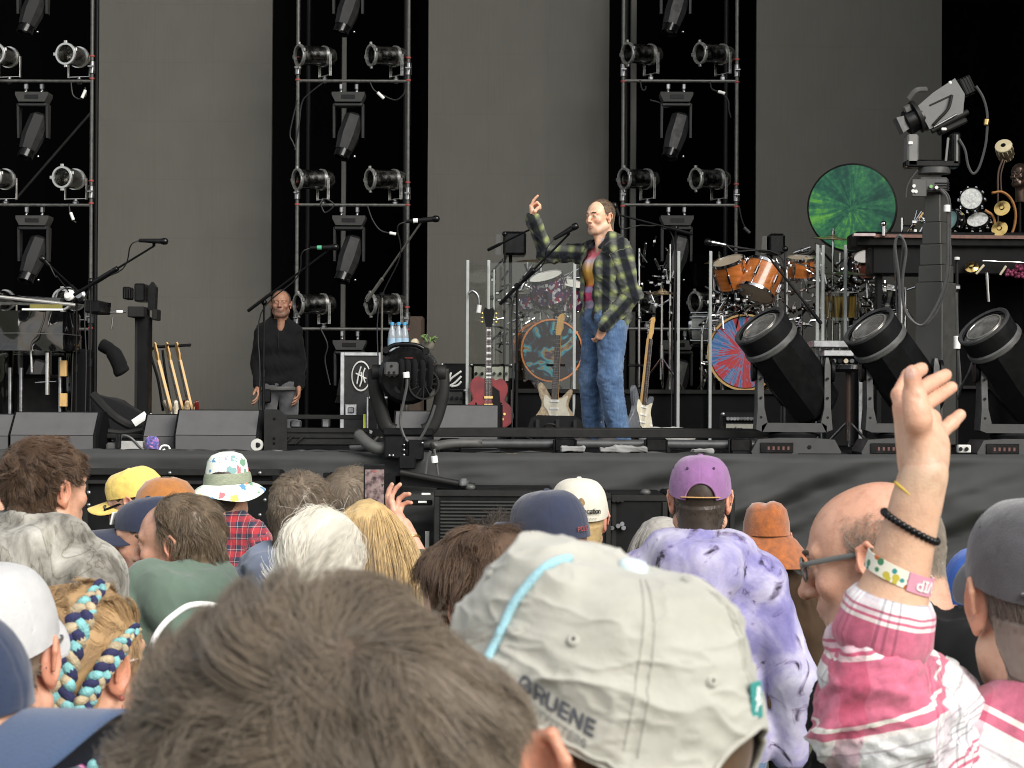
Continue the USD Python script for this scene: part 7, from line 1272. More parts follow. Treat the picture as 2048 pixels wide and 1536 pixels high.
def braid(path, r, turns, name):
    """three plaited strands along a path"""
    c = spl(path, 12); L = np.r_[0, np.cumsum(np.linalg.norm(np.diff(c, axis=0), axis=1))]; n = 40 * turns
    q = np.stack([np.interp(np.linspace(0, L[-1], n), L, c[:, i]) for i in range(3)], 1); t = nrm3(np.gradient(q, axis=0))
    out = A([0, -.02, .03]); nn = nrm3(q - out); nn = nrm3(nn - t * (nn * t).sum(1, keepdims=True)); sd_ = np.cross(t, nn); th = np.linspace(0, turns * 2 * np.pi, n)
    fat = r * (np.clip(np.linspace(0, 5, n), .55, 1)) * np.clip(np.linspace(4, .55, n), 0, 1)
    root = p.t.part(name, p.H(tube(q, fat * .55, 8, smooth=False)), BRA[0], True)
    for k in range(3):
        f = th + k * 2 * np.pi / 3; pts = q + sd_ * (fat * .80 * np.sin(f))[:, None] + nn * (fat * .42 * np.sin(2 * f))[:, None]
        rr = fat * .62 * (1 + .10 * np.sin(3.1 * f + k))
        for j in range(0, n - 14, 13):
            m = tube(pts[j:j + 17], rr[j:j + 17][:17] * np.sin(np.linspace(.5, 2.64, len(pts[j:j + 17]))) ** .5, 8, smooth=False)
            p.t.part('plait', p.H(m), BRA[(k + (j // 13) * 2 + (j // 39)) % 3], True, parent=root)
bp = lambda rows: [A([a * .866 + c * .5, a * .5 - c * .866, z]) for a, c, z in rows]
braid(bp(((.034, .020, .137), (.018, .072, .105), (.004, .100, .062), (-.008, .116, .006), (-.012, .116, -.042), (.006, .112, -.075), (.036, .108, -.106), (.056, .106, -.150), (.060, .104, -.20))), .0165, 8, 'braid')
braid(bp(((.088, .020, .072), (.070, .055, .048), (.048, .092, .012), (.030, .106, -.020), (.020, .112, -.045), (.030, .116, -.075), (.052, .112, -.106), (.066, .108, -.15))), .0125, 7, 'braid')
braid([(-.085, .03, .11), (-.088, -.0, .085), (-.086, -.03, .05)], .012, 3, 'braid')
p.t.part('earring', p.H([ball((.090, -.016, -.034), .0045, 8), tube([(.088, -.012, -.045), (.088, -.012, -.075)], .0007, 5)]), RED, True)
p.t.part('earring', p.H(tube([(.088, -.012, -.085), (.088, -.026, -.112), (.088, -.016, -.125), (.088, -.002, -.112), (.088, -.012, -.085)], .0013, 6)), M('purple_enamel', (.10, .04, .2), .3), True)
glasses(p, M('thin_clear_frame', (.55, .5, .45), .3), .0012)
p.wear(cloth('pink_cloth', (.62, .22, .42)), h=.008, fold=.008); p.t.part('collar', lathe([(.060, 0), (.078, .006), (.074, .026), (.062, .03)], 34, A([0, -.025, 1.475]) * p.s), WHT, True); p.trousers(DENIM)
# white mesh cap, far left
p = Person('person in a white mesh cap and spectacles at the left edge', -14, 1328, 3.0, yaw=-4, hyaw=0, pitch=2, roll=-3, headres=.0028, skinm=SKR)
MESHW = M('white_mesh', (.62, .62, .62), .85, var=.05, scale=40, bump=1.0, bscale=900)
p.body(); p.hair(H_GRY, .004, 2600, .010, seed=33, hat=.03); cap(p, MESHW, wr=.0012, eyelets=False, opening=True, strap=WHT); glasses(p, LB, .0022); p.wear(NAVY, name='jacket', h=.009); p.trousers(DARKT)
# blue perforated cap, bottom left corner
p = Person('person in a blue perforated cap with a curved peak in the lower left corner', -185, 1548, 1.72, yaw=-106, pitch=0, roll=4, headres=.003, skinm=SKT)
SLATE = nodes_to('blue_perforated_cloth', {'tc': ('texture_coordinate', {}), 'v': ('voronoi_texture', {'scale': 210.0, 'randomness': 0.0}), 'lt': ('math', {'math_type': 'less_than', 'value2': .26}), 'n': ('noise_texture', {'scale': 4.0}), 'gt': ('map_range', {'from_min': .48, 'from_max': .5, 'clamp': True}), 'm': ('math', {'math_type': 'multiply'}),
    'mx': ('mix_color', {'a': (.015, .027, .062), 'b': (.010, .016, .045)}), 'p': ('principled_bsdf', {'roughness': .75, 'sheen_weight': .3, 'specular_ior_level': .25})}, [('tc.object', 'v.vector'), ('v.distance', 'lt.value1'), ('tc.object', 'n.vector'), ('n.fac', 'gt.value'), ('lt.value', 'm.value1'), ('gt.result', 'm.value2'), ('m.value', 'mx.fac'), ('mx.result', 'p.base_color')], 'p.BSDF')
BRIMB = cloth('blue_peak_cloth', (.055, .085, .155))
p.body(); p.hair(H_DRK, .006, 800, .015, hat=.03); c = cap(p, SLATE, BRIMB, L=.078, opening=True, eyelets=False, wr=.0022, spread=1.25, bend=7)
p.t.part('tab', p.H(tube([(.060, .078, .058), (.070, .070, .045), (.075, .064, .030)], .0055, 8, sq=(1, .5))), M('red_cloth', (.70, .03, .03), .8), True, parent=c)
p.wear(BLKCL, name='jacket', h=.01); p.trousers(DARKT)
# grey cap with a light blue piping
GCAP = nodes_to('pale_grey_cap_cloth', {'tc': ('texture_coordinate', {}), 'n': ('noise_texture', {'scale': 14.0, 'detail': 6.0, 'roughness': .6}), 'r': ('rgb_ramp', {'ramp': [(.3, (.31, .305, .265)), (.7, (.41, .405, .36))]}), 'w': ('noise_texture', {'scale': 950.0, 'detail': 2.0}), 'w2': ('noise_texture', {'scale': 70.0, 'detail': 5.0, 'roughness': .65}), 'ad': ('math', {'math_type': 'multiply_add', 'value2': 3.0}), 'b': ('bump', {'strength': .35, 'distance': .0012}), 'p': ('principled_bsdf', {'roughness': .9, 'sheen_weight': .25, 'specular_ior_level': .2})},
    [('tc.object', 'n.vector'), ('n.fac', 'r.fac'), ('r.color', 'p.base_color'), ('tc.object', 'w.vector'), ('tc.object', 'w2.vector'), ('w2.fac', 'ad.value1'), ('w.fac', 'ad.value3'), ('ad.value', 'b.height'), ('b.normal', 'p.normal')], 'p.BSDF')
p = Person('person in a pale grey cap with blue piping and a teal tab', 1158, 1520, 1.5, yaw=65, pitch=6, roll=0, headres=.0022, skinm=SKR, wide=.95, hoff=(0, .03))
p.body(); p.hair(H_BRN, .010, 9000, .10, k=8, seed=35, hat=.03, flow=down, lift=.15, grav=.3, wave=.12, clump=.5, width=.0004)
Rc = RX(math.radians(7)); fc = lambda m: p.H(xf(m, Rc))
kw = dict(n=420, k=130, rx=.089, ry=.109, zt=.134, peak=.016, wr=0, cy=-.008)
cr = cap_crown(**kw, ow=.043, oh=.047); v = np.asarray(cr.vertices); ang = np.arctan2(v[:, 1] + .008, v[:, 0])
dent = 1 - np.abs(2 * meshkit.fbm((v + A([0, 0, .3]) + .05 * meshkit.fbm(v * 9, 2, 8)[:, None]) * A([13, 13, 19]), 3, 4) - 1)
dent2 = 1 - np.abs(2 * meshkit.fbm((v + .04 * meshkit.fbm(v * 14, 2, 18)[:, None]) * A([20, 20, 34]), 3, 24) - 1)
sdist = np.abs(((ang - np.pi / 2) + np.pi / 6) % (np.pi / 3) - np.pi / 6)
puck = (2 * meshkit.fbm(v * A([60, 60, 190]), 2, 6) - 1) * np.exp(-(sdist / .13) ** 2) * np.clip((.115 - v[:, 2]) / .03, 0, 1)
big = (2 * meshkit.fbm(v * 17, 2, 12) - 1) * .0055
cr.vertices = v + vnorm(cr) * (.0060 * (dent ** 5 - .35) + .0026 * (dent2 ** 6 - .3) + .0022 * puck + big)[:, None]
c = p.t.part('cap', fc(cr), GCAP, True); tr = trimesh.Trimesh(cr.vertices, cr.faces, process=False)
def onto(pts, off=.0): 
    from scipy.spatial import cKDTree
    pts = A(pts, float); d, i = cKDTree(cr.vertices).query(pts); return np.asarray(cr.vertices)[i] + vnorm(cr)[i] * off
def crown_pt(phi, T, o=.0):
    rho = math.cos(T) ** .62; z = .03 + .104 * math.sin(T) ** .92 + .22 * .109 * rho * math.sin(phi) * (1 - math.sin(T)) + .016 * max(math.sin(phi), 0) ** 2 * math.sin(2 * T)
    return A([.089 * rho * math.cos(phi), -.008 + .109 * rho * math.sin(phi), z])
seam = onto([crown_pt(math.radians(149), T) for T in np.linspace(.0, 1.22, 26)], .0016)
for _ in range(3): seam[1:-1] = (seam[:-2] + seam[1:-1] * 2 + seam[2:]) / 4
p.t.part('piping', fc(tube(seam, .0030, 10, k=2)), M('pale_blue_piping', (.33, .58, .66), .8, bump=.8, bscale=700), True, parent=c)
for s_ in (210, 270):
    for dp in (-2.6, 2.6):
        p.t.part('stitch_line', fc(tube(onto([crown_pt(math.radians(s_ + dp), T) for T in np.linspace(.12 if s_ == 210 else .55, 1.4, 40)], .0004), .00045, 5, k=2)), GCAP, True, parent=c)
p.t.part('button', fc(lathe([(0, .1405), (.0075, .1395), (.0105, .136), (.0095, .131)], 18, (0, -.008, 0))), M('pale_blue_button', (.50, .60, .62), .8), True, parent=c)
for s_ in (180, 240, 300, 0, 60, 120):
    q = onto([crown_pt(math.radians(s_), .62)], 0)[0]; d = nrm(q - A([0, -.008, .03]))
    e = p.t.part('eyelet', fc(lathe([(.0011, -.001), (.0013, .0016), (.0026, .0022), (.0040, .0012), (.0046, -.001)], 18, q, d)), GCAP, True, parent=c)
    p.t.part('hole', fc(ball(q + d * .0006, (.0013, .0013, .0013), 6)), BLKM, True, parent=c)
p.t.part('brim', fc(cap_brim(L=.07, rx=.089, ry=.109, cy=-.008)), GCAP, 40, parent=c)
rim = [A([.044 * math.cos(a), 0, .0105 + .045 * math.sin(a)]) for a in np.linspace(0, math.pi, 22)]; rim = [A([q[0], -.008 - .109 * math.sqrt(max(1 - (q[0] / .089) ** 2, 0)), q[2]]) for q in rim]
p.t.part('opening_binding', fc(tube(onto(rim, .0005), .0022, 8, k=2)), GCAP, True, parent=c)
edge = onto([crown_pt(a, .03) for a in np.linspace(-1.1, 4.25, 90)], .0006); p.t.part('edge_binding', fc(tube(edge, .0016, 8, k=1)), GCAP, True, parent=c)
LETT = M('dark_grey_print', (.055, .06, .075), .8); LETS = M('grey_print', (.22, .23, .22), .85)
def stick(txt, h, phi0, z0, sl, bold, sp=1.0):
    m = text(txt, h, .0006, (0, 0, 0), np.eye(3), bold); x, y, z = np.array(m.vertices).T; yy = y + sl * x
    ph = phi0 + x * sp / .098; zz = z0 + yy
    T = np.interp(zz, [crown_pt(phi0, t)[2] for t in np.linspace(0, 1.4, 60)], np.linspace(0, 1.4, 60))
    m.vertices = onto([crown_pt(a, t) for a, t in zip(ph, T)], .0007) + 0; 
    base = A([crown_pt(a, t) for a, t in zip(ph, T)]); from_ = onto(base, 0); n = vnorm(cr)
    from scipy.spatial import cKDTree
    _, i = cKDTree(cr.vertices).query(base); nn = nrm3(base - A([0, -.008, .03])); r = ((np.asarray(cr.vertices)[i] - base) * nn).sum(1); m.vertices = base + nn * (r + .0006 + z)[:, None]; return m
p.t.part('lettering', fc(stick('GRUENE', .0095, math.radians(181), .052, -.10, True)), LETT, False, parent=c)
p.t.part('lettering', fc(stick('OUTFITTERS', .0050, math.radians(182), .0405, -.10, False)), LETS, False, parent=c)
lb = onto([crown_pt(math.radians(268), .50)], .002)[0]; dl = nrm(lb - A([0, -.008, .045])); RL = align(dl, np.cross([0, 0, 1], dl))
lab = p.t.part('tab', fc(box(lb, (.0185, .024, .0016), .0006, RL)), M('teal_cloth', (.03, .24, .22), .8, bump=.5, bscale=700), parent=c)
sq_ = [(-.0035, -.006), (.001, .001), (.003, .0065), (.0005, .007), (-.001, .001), (.0015, -.003), (.004, -.001), (.0025, .002), (-.0015, .002), (-.003, .0)]
p.t.part('emblem', fc(tube([lb + RL @ A([x_ * 1.2, y_ * 1.1, .0012]) for x_, y_ in sq_], .0006, 6, k=5)), WHT, True, parent=lab)
p.wear(KHAKI, h=.009); p.trousers(DENIM)
# tousled head right in front of the lens
p = Person('person with tousled medium brown hair right in front of the camera', 655, 1698, 1.22, yaw=2, headres=.003, skinm=SKR, hoff=(0, .03), hs=.96)
p.body()
sc = scalp(p.hm, lambda v: .008 + .006 * np.clip((v[:, 2] - .02) / .08, 0, 1), .004, 30, 41); hp_ = p.t.part('hair', p.H(sc), M('scalp_hair', (.060, .042, .029), .8, var=.6, scale=90), True)
S1 = grow(sc, 30000, lambda q: .058 + .02 * meshkit.noise(q * 30, 3), k=11, lift=.30, whorl=(.12, -.62, .78), swirl=-1.15, wave=.5, clump=.84, nclump=250, seed=42, stick=.75, wfreq=11, lvar=.3, turb=1.6, jit=.018)
S2 = grow(sc, 2600, .045, k=9, lift=.8, whorl=(.12, -.62, .78), swirl=-.6, wave=.6, clump=.35, nclump=900, seed=43, stick=.5, wfreq=40, turb=2.0)
p.t.strands('strands', p.hp(S1), .00050, H_NEAR, parent=hp_, kind='stuff'); p.t.strands('strands', p.hp(S2), .00040, H_NEAR, parent=hp_, kind='stuff')
p.wear(NAVY, h=.01); p.trousers(DENIM)
t = Thing('white_strap', 'thin white curved band beside the front brown haired head', 'strap', P(300, 1330, 3.4))
t.part('band', tube([P(u, v, y) for u, v, y in ((298, 1340, 3.4), (302, 1296, 3.4), (320, 1258, 3.42), (348, 1230, 3.45), (385, 1210, 3.5), (440, 1215, 3.55), (480, 1260, 3.6))], .005, 8), WHT, True, world=True)
t.part('cord', tube([P(u, v, y) for u, v, y in ((298, 1338, 3.4), (305, 1400, 3.4), (330, 1470, 3.42), (380, 1560, 3.5))], .004, 8), MGR, True, world=True)
# person in the pink check shirt with the raised arm
CHARC = M('washed_charcoal_cap', (.050, .050, .056), .92, var=.3, scale=22, bump=.4, bscale=500, sheen=.4)
stA = [(0, (.47, .055, .14)), (.34, (.47, .055, .14)), (.345, (.70, .66, .62)), (.375, (.47, .055, .14)), (.40, (.66, .60, .60)), (.43, (.40, .07, .14)), (.45, (.60, .60, .60)), (.50, (.52, .53, .55)), (.53, (.28, .27, .29)), (.545, (.56, .57, .58)), (.575, (.28, .27, .29)), (.59, (.56, .57, .58)), (.62, (.30, .29, .31)), (.635, (.58, .59, .60)), (.74, (.52, .53, .55)), (.76, (.36, .34, .36)), (.775, (.6, .6, .6)), (.85, (.68, .64, .62)), (.88, (.47, .06, .14)), (.93, (.47, .055, .14)), (.935, (.74, .70, .64)), (.965, (.47, .055, .14))]
stB = [(0, (1, 1, 1)), (.20, (1, 1, 1)), (.21, (.80, .62, .70)), (.225, (1, 1, 1)), (.26, (.80, .66, .72)), (.275, (1, 1, 1)), (.30, (.86, .78, .82)), (.42, (.9, .84, .86)), (.44, (1, 1, 1)), (.45, (.62, .60, .64)), (.47, (1, 1, 1)), (.50, (.66, .64, .68)), (.515, (1, 1, 1)), (.56, (.66, .64, .68)), (.575, (1, 1, 1)), (.80, (1, 1, 1)), (.81, (.9, .66, .74)), (.90, (1, 1, 1))]
PINKP = plaid('pink_check_cotton', (.26, .235), stB, stA, .92, warp=.008, weave=700.0, voff=.42, blend='multiply')
p = Person('person in a charcoal cap and pink check shirt with an arm raised', 2075, 1212, 2.8, yaw=4, hyaw=2, pitch=-3, headres=.0024, skinm=SKH, hoff=(-.015, .02), wide=1.06, sdiv=1.625)
el = p.t.loc(P(1744, 1352, 2.62)); wr = p.t.loc(P(1846, 955, 2.58)); shl = p.t.loc(P(1850, 1425, 2.80))
p.arms[-1] = [shl, el, wr]
J = lambda u, v, y: p.t.loc(P(u, v, y))
F = Field(np.min([J(1770, 1000, 2.5), J(1935, 720, 2.85)], 0) - .03, np.max([J(1770, 1000, 2.5), J(1935, 720, 2.85)], 0) + .03, .0021)
Wc = J(1847, 945, 2.585)
F.cone(wr, Wc, .0235, .0228, .02, )
mc = [J(1808, 815, 2.600), J(1822, 812, 2.630), J(1840, 822, 2.655), J(1862, 838, 2.672)]       # knuckles: index to little
for q, r in zip(mc, (.0150, .0150, .0145, .0135)): F.cone(Wc + (q - Wc) * .12, q, .0168, r * .9, .016)
F.ell(J(1842, 880, 2.60), (.0235, .025, .044), .02).cone(J(1850, 930, 2.575), J(1862, 890, 2.60), .018, .017, .02)
F.chain([mc[0], J(1799, 790, 2.625), J(1818, 752, 2.665), J(1843, 738, 2.690)], [.0115, .0102, .0095, .0082], .002)
F.chain([mc[1], J(1828, 786, 2.668), J(1862, 766, 2.705), J(1891, 750, 2.725)], [.0112, .0098, .0092, .0078], .0015)
F.chain([mc[2], J(1846, 812, 2.688), J(1876, 792, 2.715), J(1903, 775, 2.730)], [.0108, .0096, .0088, .0076], .0015)
F.chain([mc[3], J(1880, 866, 2.690), J(1903, 846, 2.700), J(1920, 830, 2.706)], [.0102, .0094, .0086, .0074], .003)
F.chain([J(1845, 890, 2.572), J(1834, 838, 2.560), J(1829, 795, 2.556), J(1825, 755, 2.556)], [.0165, .0128, .0116, .0096], .012)
F.ell(J(1824, 753, 2.549), (.0095, .007, .0135), .006).cone(J(1836, 838, 2.552), J(1834, 826, 2.552), .0135, .0135, .012)
for a, b in ((J(1820, 790, 2.541), J(1838, 791, 2.541)), (J(1821, 796, 2.541), J(1838, 797, 2.541))): F.cone(a, b, .0011, .0011, .003, sub=True)
hm_ = F.mesh(1); p.hands[-1] = hm_
p.body()
na = p.t.part('thumbnail', ball(J(1819, 748, 2.5445), (.0062, .0022, .0088), 8, RZ(-.5)), skin('skin_nail', (.62, .36, .30)), True, parent=p.bp, attr=np.ones((len(ball((0, 0, 0), 1, 8).vertices), 3)))
p.hair(hairmat('hair_grey_mixed', (.045, .036, .027), (.20, .17, .14)), .006, 6500, .016, width=.0006, seed=45, lift=.4, grav=.2, hat=.02, shift=-.006); cap(p, CHARC, wr=.0016, strap=CHARC, seed=6, tiltx=3, ow=.040, oh=.052)
S = grow(scalp(p.hm, .003, .001, seed=3, shift=-.012), 9000, .020, k=5, flow=down, lift=.3, wave=.2, clump=.5, seed=46, keep=lambda q, rg: q[:, 2] < .02); p.t.part('hair_lock', p.H(scalp(p.hm, .003, .001, seed=3, shift=-.012)), M('grey_brown_scalp', (.10, .082, .066), .8, var=.4, scale=60), True); p.t.strands('short_hair', p.hp(S), .0006, hairmat('hair_grey_mixed', (.045, .036, .027), (.20, .17, .14)), kind='stuff')
ax = nrm(wr - el); Ra = align(ax, (1, 0, 0))
def ring(t, r, ru, rv, tilt=0.0, n=28): 
    q = el + (wr - el) * t; return [q + Ra @ A([ru * math.cos(a), rv * math.sin(a), tilt * math.cos(a)]) for a in np.linspace(0, 2 * math.pi, n)]
m = garment(s=p.s, arms=p.arms, wide=1.06, h=.0068, long=False, inflate=.016, fold=.008, seed=12, sleeves=(0, 1))
F = Field(np.min([shl, el], 0) - .14, np.max([shl, el], 0) + .14, .006); F.cone(shl, el, .074, .060, .03).cone(el - ax * .05, el + ax * .012, .056, .050, .03); F.cone(shl + A([.02, -.02, -.13]), el + A([.02, -.01, -.07]), .07, .046, .08)
p.t.part('shirt', m, PINKP, True, uv=(lambda v: np.stack([v[:, 0] * .88 - v[:, 2] * .47, v[:, 2] * .88 + v[:, 0] * .47], 1))(np.asarray(m.vertices)))
sm = creases(F.mesh(3), .011, 1.2, 21, (.75, 1, 1)); sm = creases(sm, .003, 3.2, 25, (1, 1, 1)); v = np.asarray(sm.vertices); d_ = nrm(el - shl)
p.t.part('sleeve', sm, PINKP, True, uv=np.stack([v[:, 0] + .3 * v[:, 1] + .06, v[:, 2] * 1.25 - .35 * v[:, 0] - .2 * v[:, 1] - .05], 1))
for k_, (t0, r0) in enumerate(((-.01, .052), (.05, .049))):
    cf = lathe([(r0 - .014, 0), (r0 + .002, -.010), (r0 + .006, .010), (r0 + .001, .046), (r0 - .006, .056), (r0 - .016, .050)], 64, el + ax * (t0 - .01), ax, up=(1, 0, 0)); cf = folds(cf, .007, 22, 7 + k_, (1, 1, 1), True); v = np.asarray(cf.vertices); q = (v - el) @ Ra
    p.t.part('rolled_cuff', cf, PINKP, True, uv=np.stack([np.arctan2(q[:, 1], q[:, 0]) * .07, q[:, 2] * 1.6 + .1], 1))
co = lathe([(.070, -.012), (.080, .0), (.079, .032), (.071, .040), (.066, .030)], 60, A([0, -.030, 1.495]) * p.s, (0, -.12, 1)); p.t.part('collar', folds(co, .003, 18, 4), cloth('pink_collar_cloth', (.46, .075, .15)), True)
p.trousers(DENIM)
rc = ring(.89, 0, .0290, .0270, -.014, 33); bc = p.t.part('cord_bracelet', tube(rc[14:24], .0020, 7, k=2), M('yellow_cord', (.6, .42, .06), .7), True, label='yellow half of the cord bracelet'); p.t.part('cord_bracelet', tube(rc[23:] + rc[1:15], .0020, 7, k=2), M('blue_cord', (.06, .12, .16), .7), True)
bp_ = p.t.part('bead_bracelet', tube(ring(.755, 0, .0335, .0315, -.010), .0022, 6, k=2), BLK, True)
for q in ring(.755, 0, .0335, .0315, -.010, 34)[:-1]: p.t.part('bead', ball(q, .0046, 6), BLKG, True, parent=bp_)
def band(t, ru, rv, w, a0, a1, tilt, mat, name, th=.0012):
    aa = np.linspace(a0, a1, 40); q = el + (wr - el) * t; v = []
    for dr in (0, th): v += [[q + Ra @ A([(ru + dr) * math.cos(a), (rv + dr) * math.sin(a), tilt * math.cos(a) + s_ * w]) for a in aa] for s_ in (-.5, .5)]
    v = A(v); n = len(aa); f = []
    for a, b in ((0, 1), (3, 2), (1, 3), (2, 0)):
        for i in range(n - 1): f += [[b * n + i, a * n + i, a * n + i + 1], [b * n + i, a * n + i + 1, b * n + i + 1]]
    return p.t.part(name, TM(v.reshape(-1, 3), f), mat, 40)
SPLO = nodes_to('splotched_band', {'tc': ('texture_coordinate', {}), 'v': ('voronoi_texture', {'scale': 95.0}), 'lt': ('math', {'math_type': 'less_than', 'value2': .42}), 'r': ('rgb_ramp', {'interpolate': False, 'ramp': [(0, (.03, .25, .25)), (.35, (.5, .42, .05)), (.55, (.45, .12, .03)), (.75, (.05, .2, .1))]}), 'sc': ('separate_color', {}), 'mx': ('mix_color', {'a': (.72, .70, .60)}), 'p': ('principled_bsdf', {'roughness': .7})},
    [('tc.object', 'v.vector'), ('v.distance', 'lt.value1'), ('v.color', 'sc.color'), ('sc.r', 'r.fac'), ('r.color', 'mx.b'), ('lt.value', 'mx.fac'), ('mx.result', 'p.base_color')], 'p.BSDF')
band(.53, .0395, .0375, .020, 2.4, 4.75, -.008, SPLO, 'wristband'); PB = band(.53, .0400, .0380, .022, 4.75, 6.0, -.008, M('pink_band', (.58, .27, .36), .6), 'wristband', .0020); band(.53, .0395, .0375, .020, 6.0, 8.7, -.008, WHT, 'wristband')
tm_ = text('VIP', .0125, .0008, (0, 0, 0), np.eye(3), True); tm_.vertices = -np.asarray(tm_.vertices) * A([1, 1, -1]); x_, y_, z_ = np.asarray(tm_.vertices).T; aa = 5.38 + x_ / .040
q0 = el + (wr - el) * .53; tm_.vertices = q0 + np.stack([(.0423 + z_) * np.cos(aa), (.0403 + z_) * np.sin(aa), -.008 * np.cos(aa) + y_], 1) @ Ra.T; p.t.part('lettering', tm_, WHT, False, parent=PB)
# ---------------------------------------------------------------- people on the stage
p = Person('stagehand in a black pullover and grey trousers standing left of the second light tower', 562, 610, 19.5, yaw=186, hyaw=-6, pitch=3, ground=DZB, skinm=SKD, headres=.004, stub=.4, hoff=(-.02, .02), wide=.86)
p.body(); p.hair(H_DRK, .004, 1600, .007, shift=.006, recede=.4); p.wear(BLKCL, name='pullover', h=.012, hem=.88); p.trousers(GREYT)
p.t.part('zip', box(A([0, .145, 1.34]) * p.s, (.006, .006, .16), .002), DGR); p.t.part('belt', lathe([(.205, 0), (.208, .015), (.205, .03)], 40, A([0, .0, .875]) * p.s, sq=(1, .72)), MGR, True); p.t.part('pouch', box(A([.10, .15, .82]) * p.s, (.07, .04, .12), .012), BLK)
GREENP = plaid('green_check_flannel', (.104, .104), [(0, (.05, .06, .10)), (.20, (.06, .07, .11)), (.36, (.75, .8, .6)), (.50, (1, 1, .85)), (.64, (.8, .8, .7)), (.80, (.05, .06, .10)), (1, (.05, .06, .10))], [(0, (.020, .026, .036)), (.22, (.022, .028, .036)), (.40, (.17, .20, .085)), (.52, (.25, .275, .105)), (.64, (.15, .18, .08)), (.82, (.018, .022, .032)), (1, (.020, .026, .036))], .93, interp=True, warp=.012, sheen=.15, blend='multiply')
PRINT = nodes_to('sunset_print_jersey', {'tc': ('texture_coordinate', {}), 's': ('separate_xyz', {}), 'n': ('noise_texture', {'scale': 20.0, 'detail': 3.0}), 'ma': ('math', {'math_type': 'multiply_add', 'value2': .03}), 'mr': ('map_range', {'from_min': .90, 'from_max': 1.50, 'clamp': True}), 'r': ('rgb_ramp', {'ramp': [(0, (0.419, 0.357, 0.465)), (.26, (0.465, 0.403, 0.527)), (.27, (0.698, 0.093, 0.217)), (.36, (0.698, 0.093, 0.217)), (.37, (0.434, 0.310, 0.512)), (.43, (0.434, 0.310, 0.512)), (.44, (0.775, 0.155, 0.093)), (.46, (0.899, 0.372, 0.093)), (.62, (0.900, 0.527, 0.109)), (.70, (0.775, 0.512, 0.341)), (.74, (0.558, 0.465, 0.527)), (.80, (0.775, 0.186, 0.232)), (.90, (0.775, 0.232, 0.279)), (.92, (0.527, 0.480, 0.527)), (1, (0.558, 0.527, 0.558))]}), 'p': ('principled_bsdf', {'roughness': .85, 'specular_ior_level': .2})},
    [('tc.object', 's.vector'), ('tc.object', 'n.vector'), ('n.fac', 'ma.value1'), ('s.z', 'ma.value3'), ('ma.value', 'mr.value'), ('mr.result', 'r.fac'), ('r.color', 'p.base_color')], 'p.BSDF')
p = Person('performer in an open green check shirt pointing up with one arm', 1200, 437, 16.0, yaw=122, hyaw=12, pitch=-3, ground=DZ, skinm=skin('skin_warm', (.72, .46, .32)), headres=.0024, stub=.2, nose=.86, hoff=(.015, .035), hs=1.02)
s = p.s; Lw = lambda u, v, y: p.t.loc(P(u, v, y))
p.arms[1] = [A([.165, -.012, 1.39]) * s, Lw(1092, 506, 16.25), Lw(1066, 436, 16.12)]; p.arms[-1] = [A([-.172, -.012, 1.385]) * s, Lw(1264, 590, 15.86), Lw(1206, 655, 15.80)]
w_ = p.arms[1][2]; hz = nrm(Lw(1062, 405, 16.10) - w_)
p.hands[1] = xf(hand(((.55, .25, .1), (1.2, 1.3, .7), (1.3, 1.3, .7), (1.35, 1.3, .7)), thumb=((.022, .006, .025), (.044, .024, .05), (.038, .045, .066), (.020, .052, .072)), h=.003, side=1, s=1.02), align(hz, Lw(1040, 420, 15.2) - w_), w_)
w2 = p.arms[-1][2]; p.hands[-1] = xf(hand(((.5, .4, .3),) * 4, h=.004, side=-1), align(Lw(1196, 690, 15.88) - w2, Lw(1150, 650, 15.7) - w2), w2)
p.body(); eyes(p); p.hair(hairmat('hair_performer', (.05, .034, .022), (.15, .105, .07), (.25, .21, .17)), .006, 4200, .009, width=.0010, lift=.7, recede=.35, shift=-.004, seed=51, edge=.022, amp=.001)
p.t.part('t_shirt', garment(s=s, arms={1: p.arms[1], -1: p.arms[-1]}, h=.009, inflate=.0, hem=.90, long=False, sleeves=(0, 0), fold=.006, seed=3), PRINT, True)
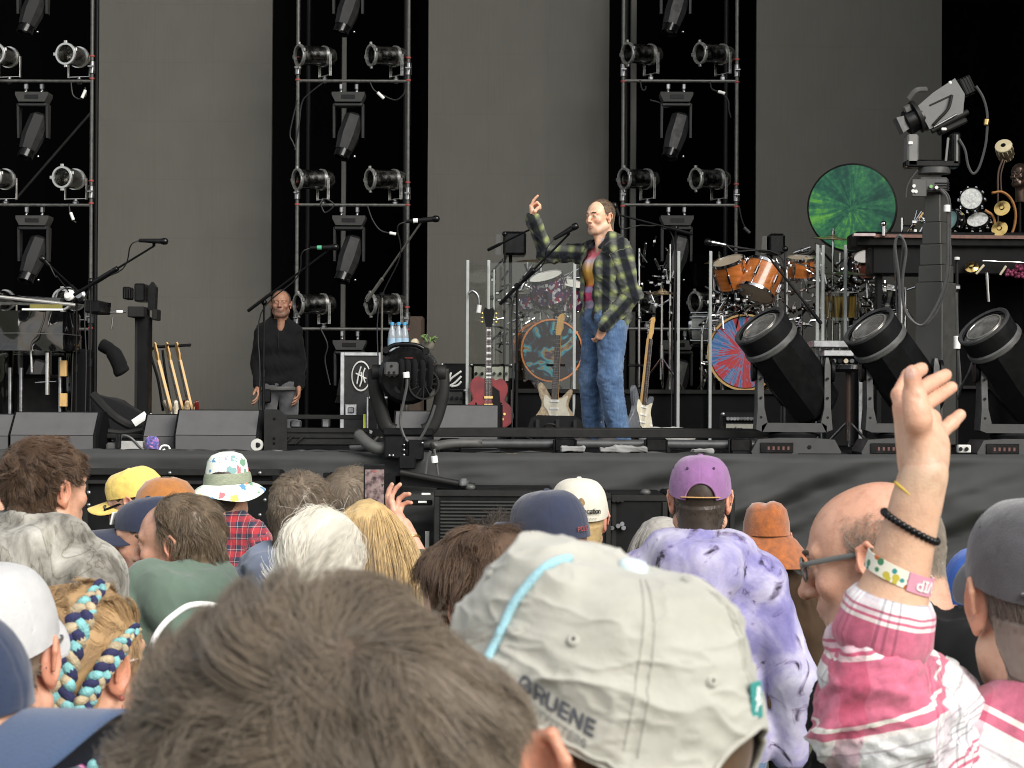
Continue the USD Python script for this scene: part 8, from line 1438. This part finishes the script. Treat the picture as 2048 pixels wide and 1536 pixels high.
m = garment(s=s, arms=p.arms, h=.0075, inflate=.019, hem=.83, fold=.016, seed=14, k=.05); v = np.asarray(m.vertices); fc_ = v[np.asarray(m.faces)].mean(1); gap = .058 + .025 * np.clip((fc_[:, 2] - 1.15) / .4, 0, 1) - .012 * np.clip((1.1 - fc_[:, 2]) / .3, 0, 1)
cut_ = (np.abs(fc_[:, 0] - .004) < gap) & (fc_[:, 1] > .02); m.update_faces(~cut_); m.remove_unreferenced_vertices()
wx = RZ(p.yaw).T @ A([1.0, 0, 0]); uv = planar_uv(m, p.arms, s, wx)
p.t.part('check_shirt', m, GREENP, True, uv=uv)
for sx in (-1, 1):
    cpts = [A([sx * .02, -.095, 1.515]) * s, A([sx * .062, -.07, 1.52]) * s, A([sx * .082, -.01, 1.505]) * s, A([sx * .072, .05, 1.475]) * s, A([sx * .06, .092, 1.43]) * s]; p.t.part('collar', tube(cpts, A([.012, .017, .021, .023, .016])[[0] * 6 + [1] * 6 + [2] * 6 + [3] * 6 + [4]], 8, sq=(1, .55)), GREENP, True, uv=None)
p.t.part('pocket_flap', extr([(-.05, 0), (.05, 0), (.05, -.03), (0, -.045), (-.05, -.03)], .004, A([-.10, .150, 1.27]) * s, RZ(math.pi + .35) @ XZ), GREENP) if 0 else None
F = Field(A([-.34, -.24, .0]) * s, A([.34, .26, 1.0]) * s, .009)
F.cone(A([-.07, .0, .92]) * s, A([.07, .0, .92]) * s, .128 * s, .128 * s, .03)
for sd, xk, yk, xa, ya in ((-1, -.135, .045, -.16, -.03), (1, .125, .03, .15, -.02)): F.chain([A([sd * .095, 0, .87]) * s, A([xk, yk, .49]) * s, A([xa, ya, .05]) * s], [.100 * s, .076 * s, .068 * s], .03)
jm = folds(F.mesh(1), .010, 12, 5, (1, 1, .6), True); jm = folds(jm, .005, 26, 6, (.8, .8, 1.5), True); p.t.part('jeans', jm, DENIM, True)
for sd, xa in ((-1, -.16), (1, .15)): p.t.part('shoe', ball(A([xa, .05, .045]) * s, A([.048, .135, .045]) * s, 10), SHOE, True)
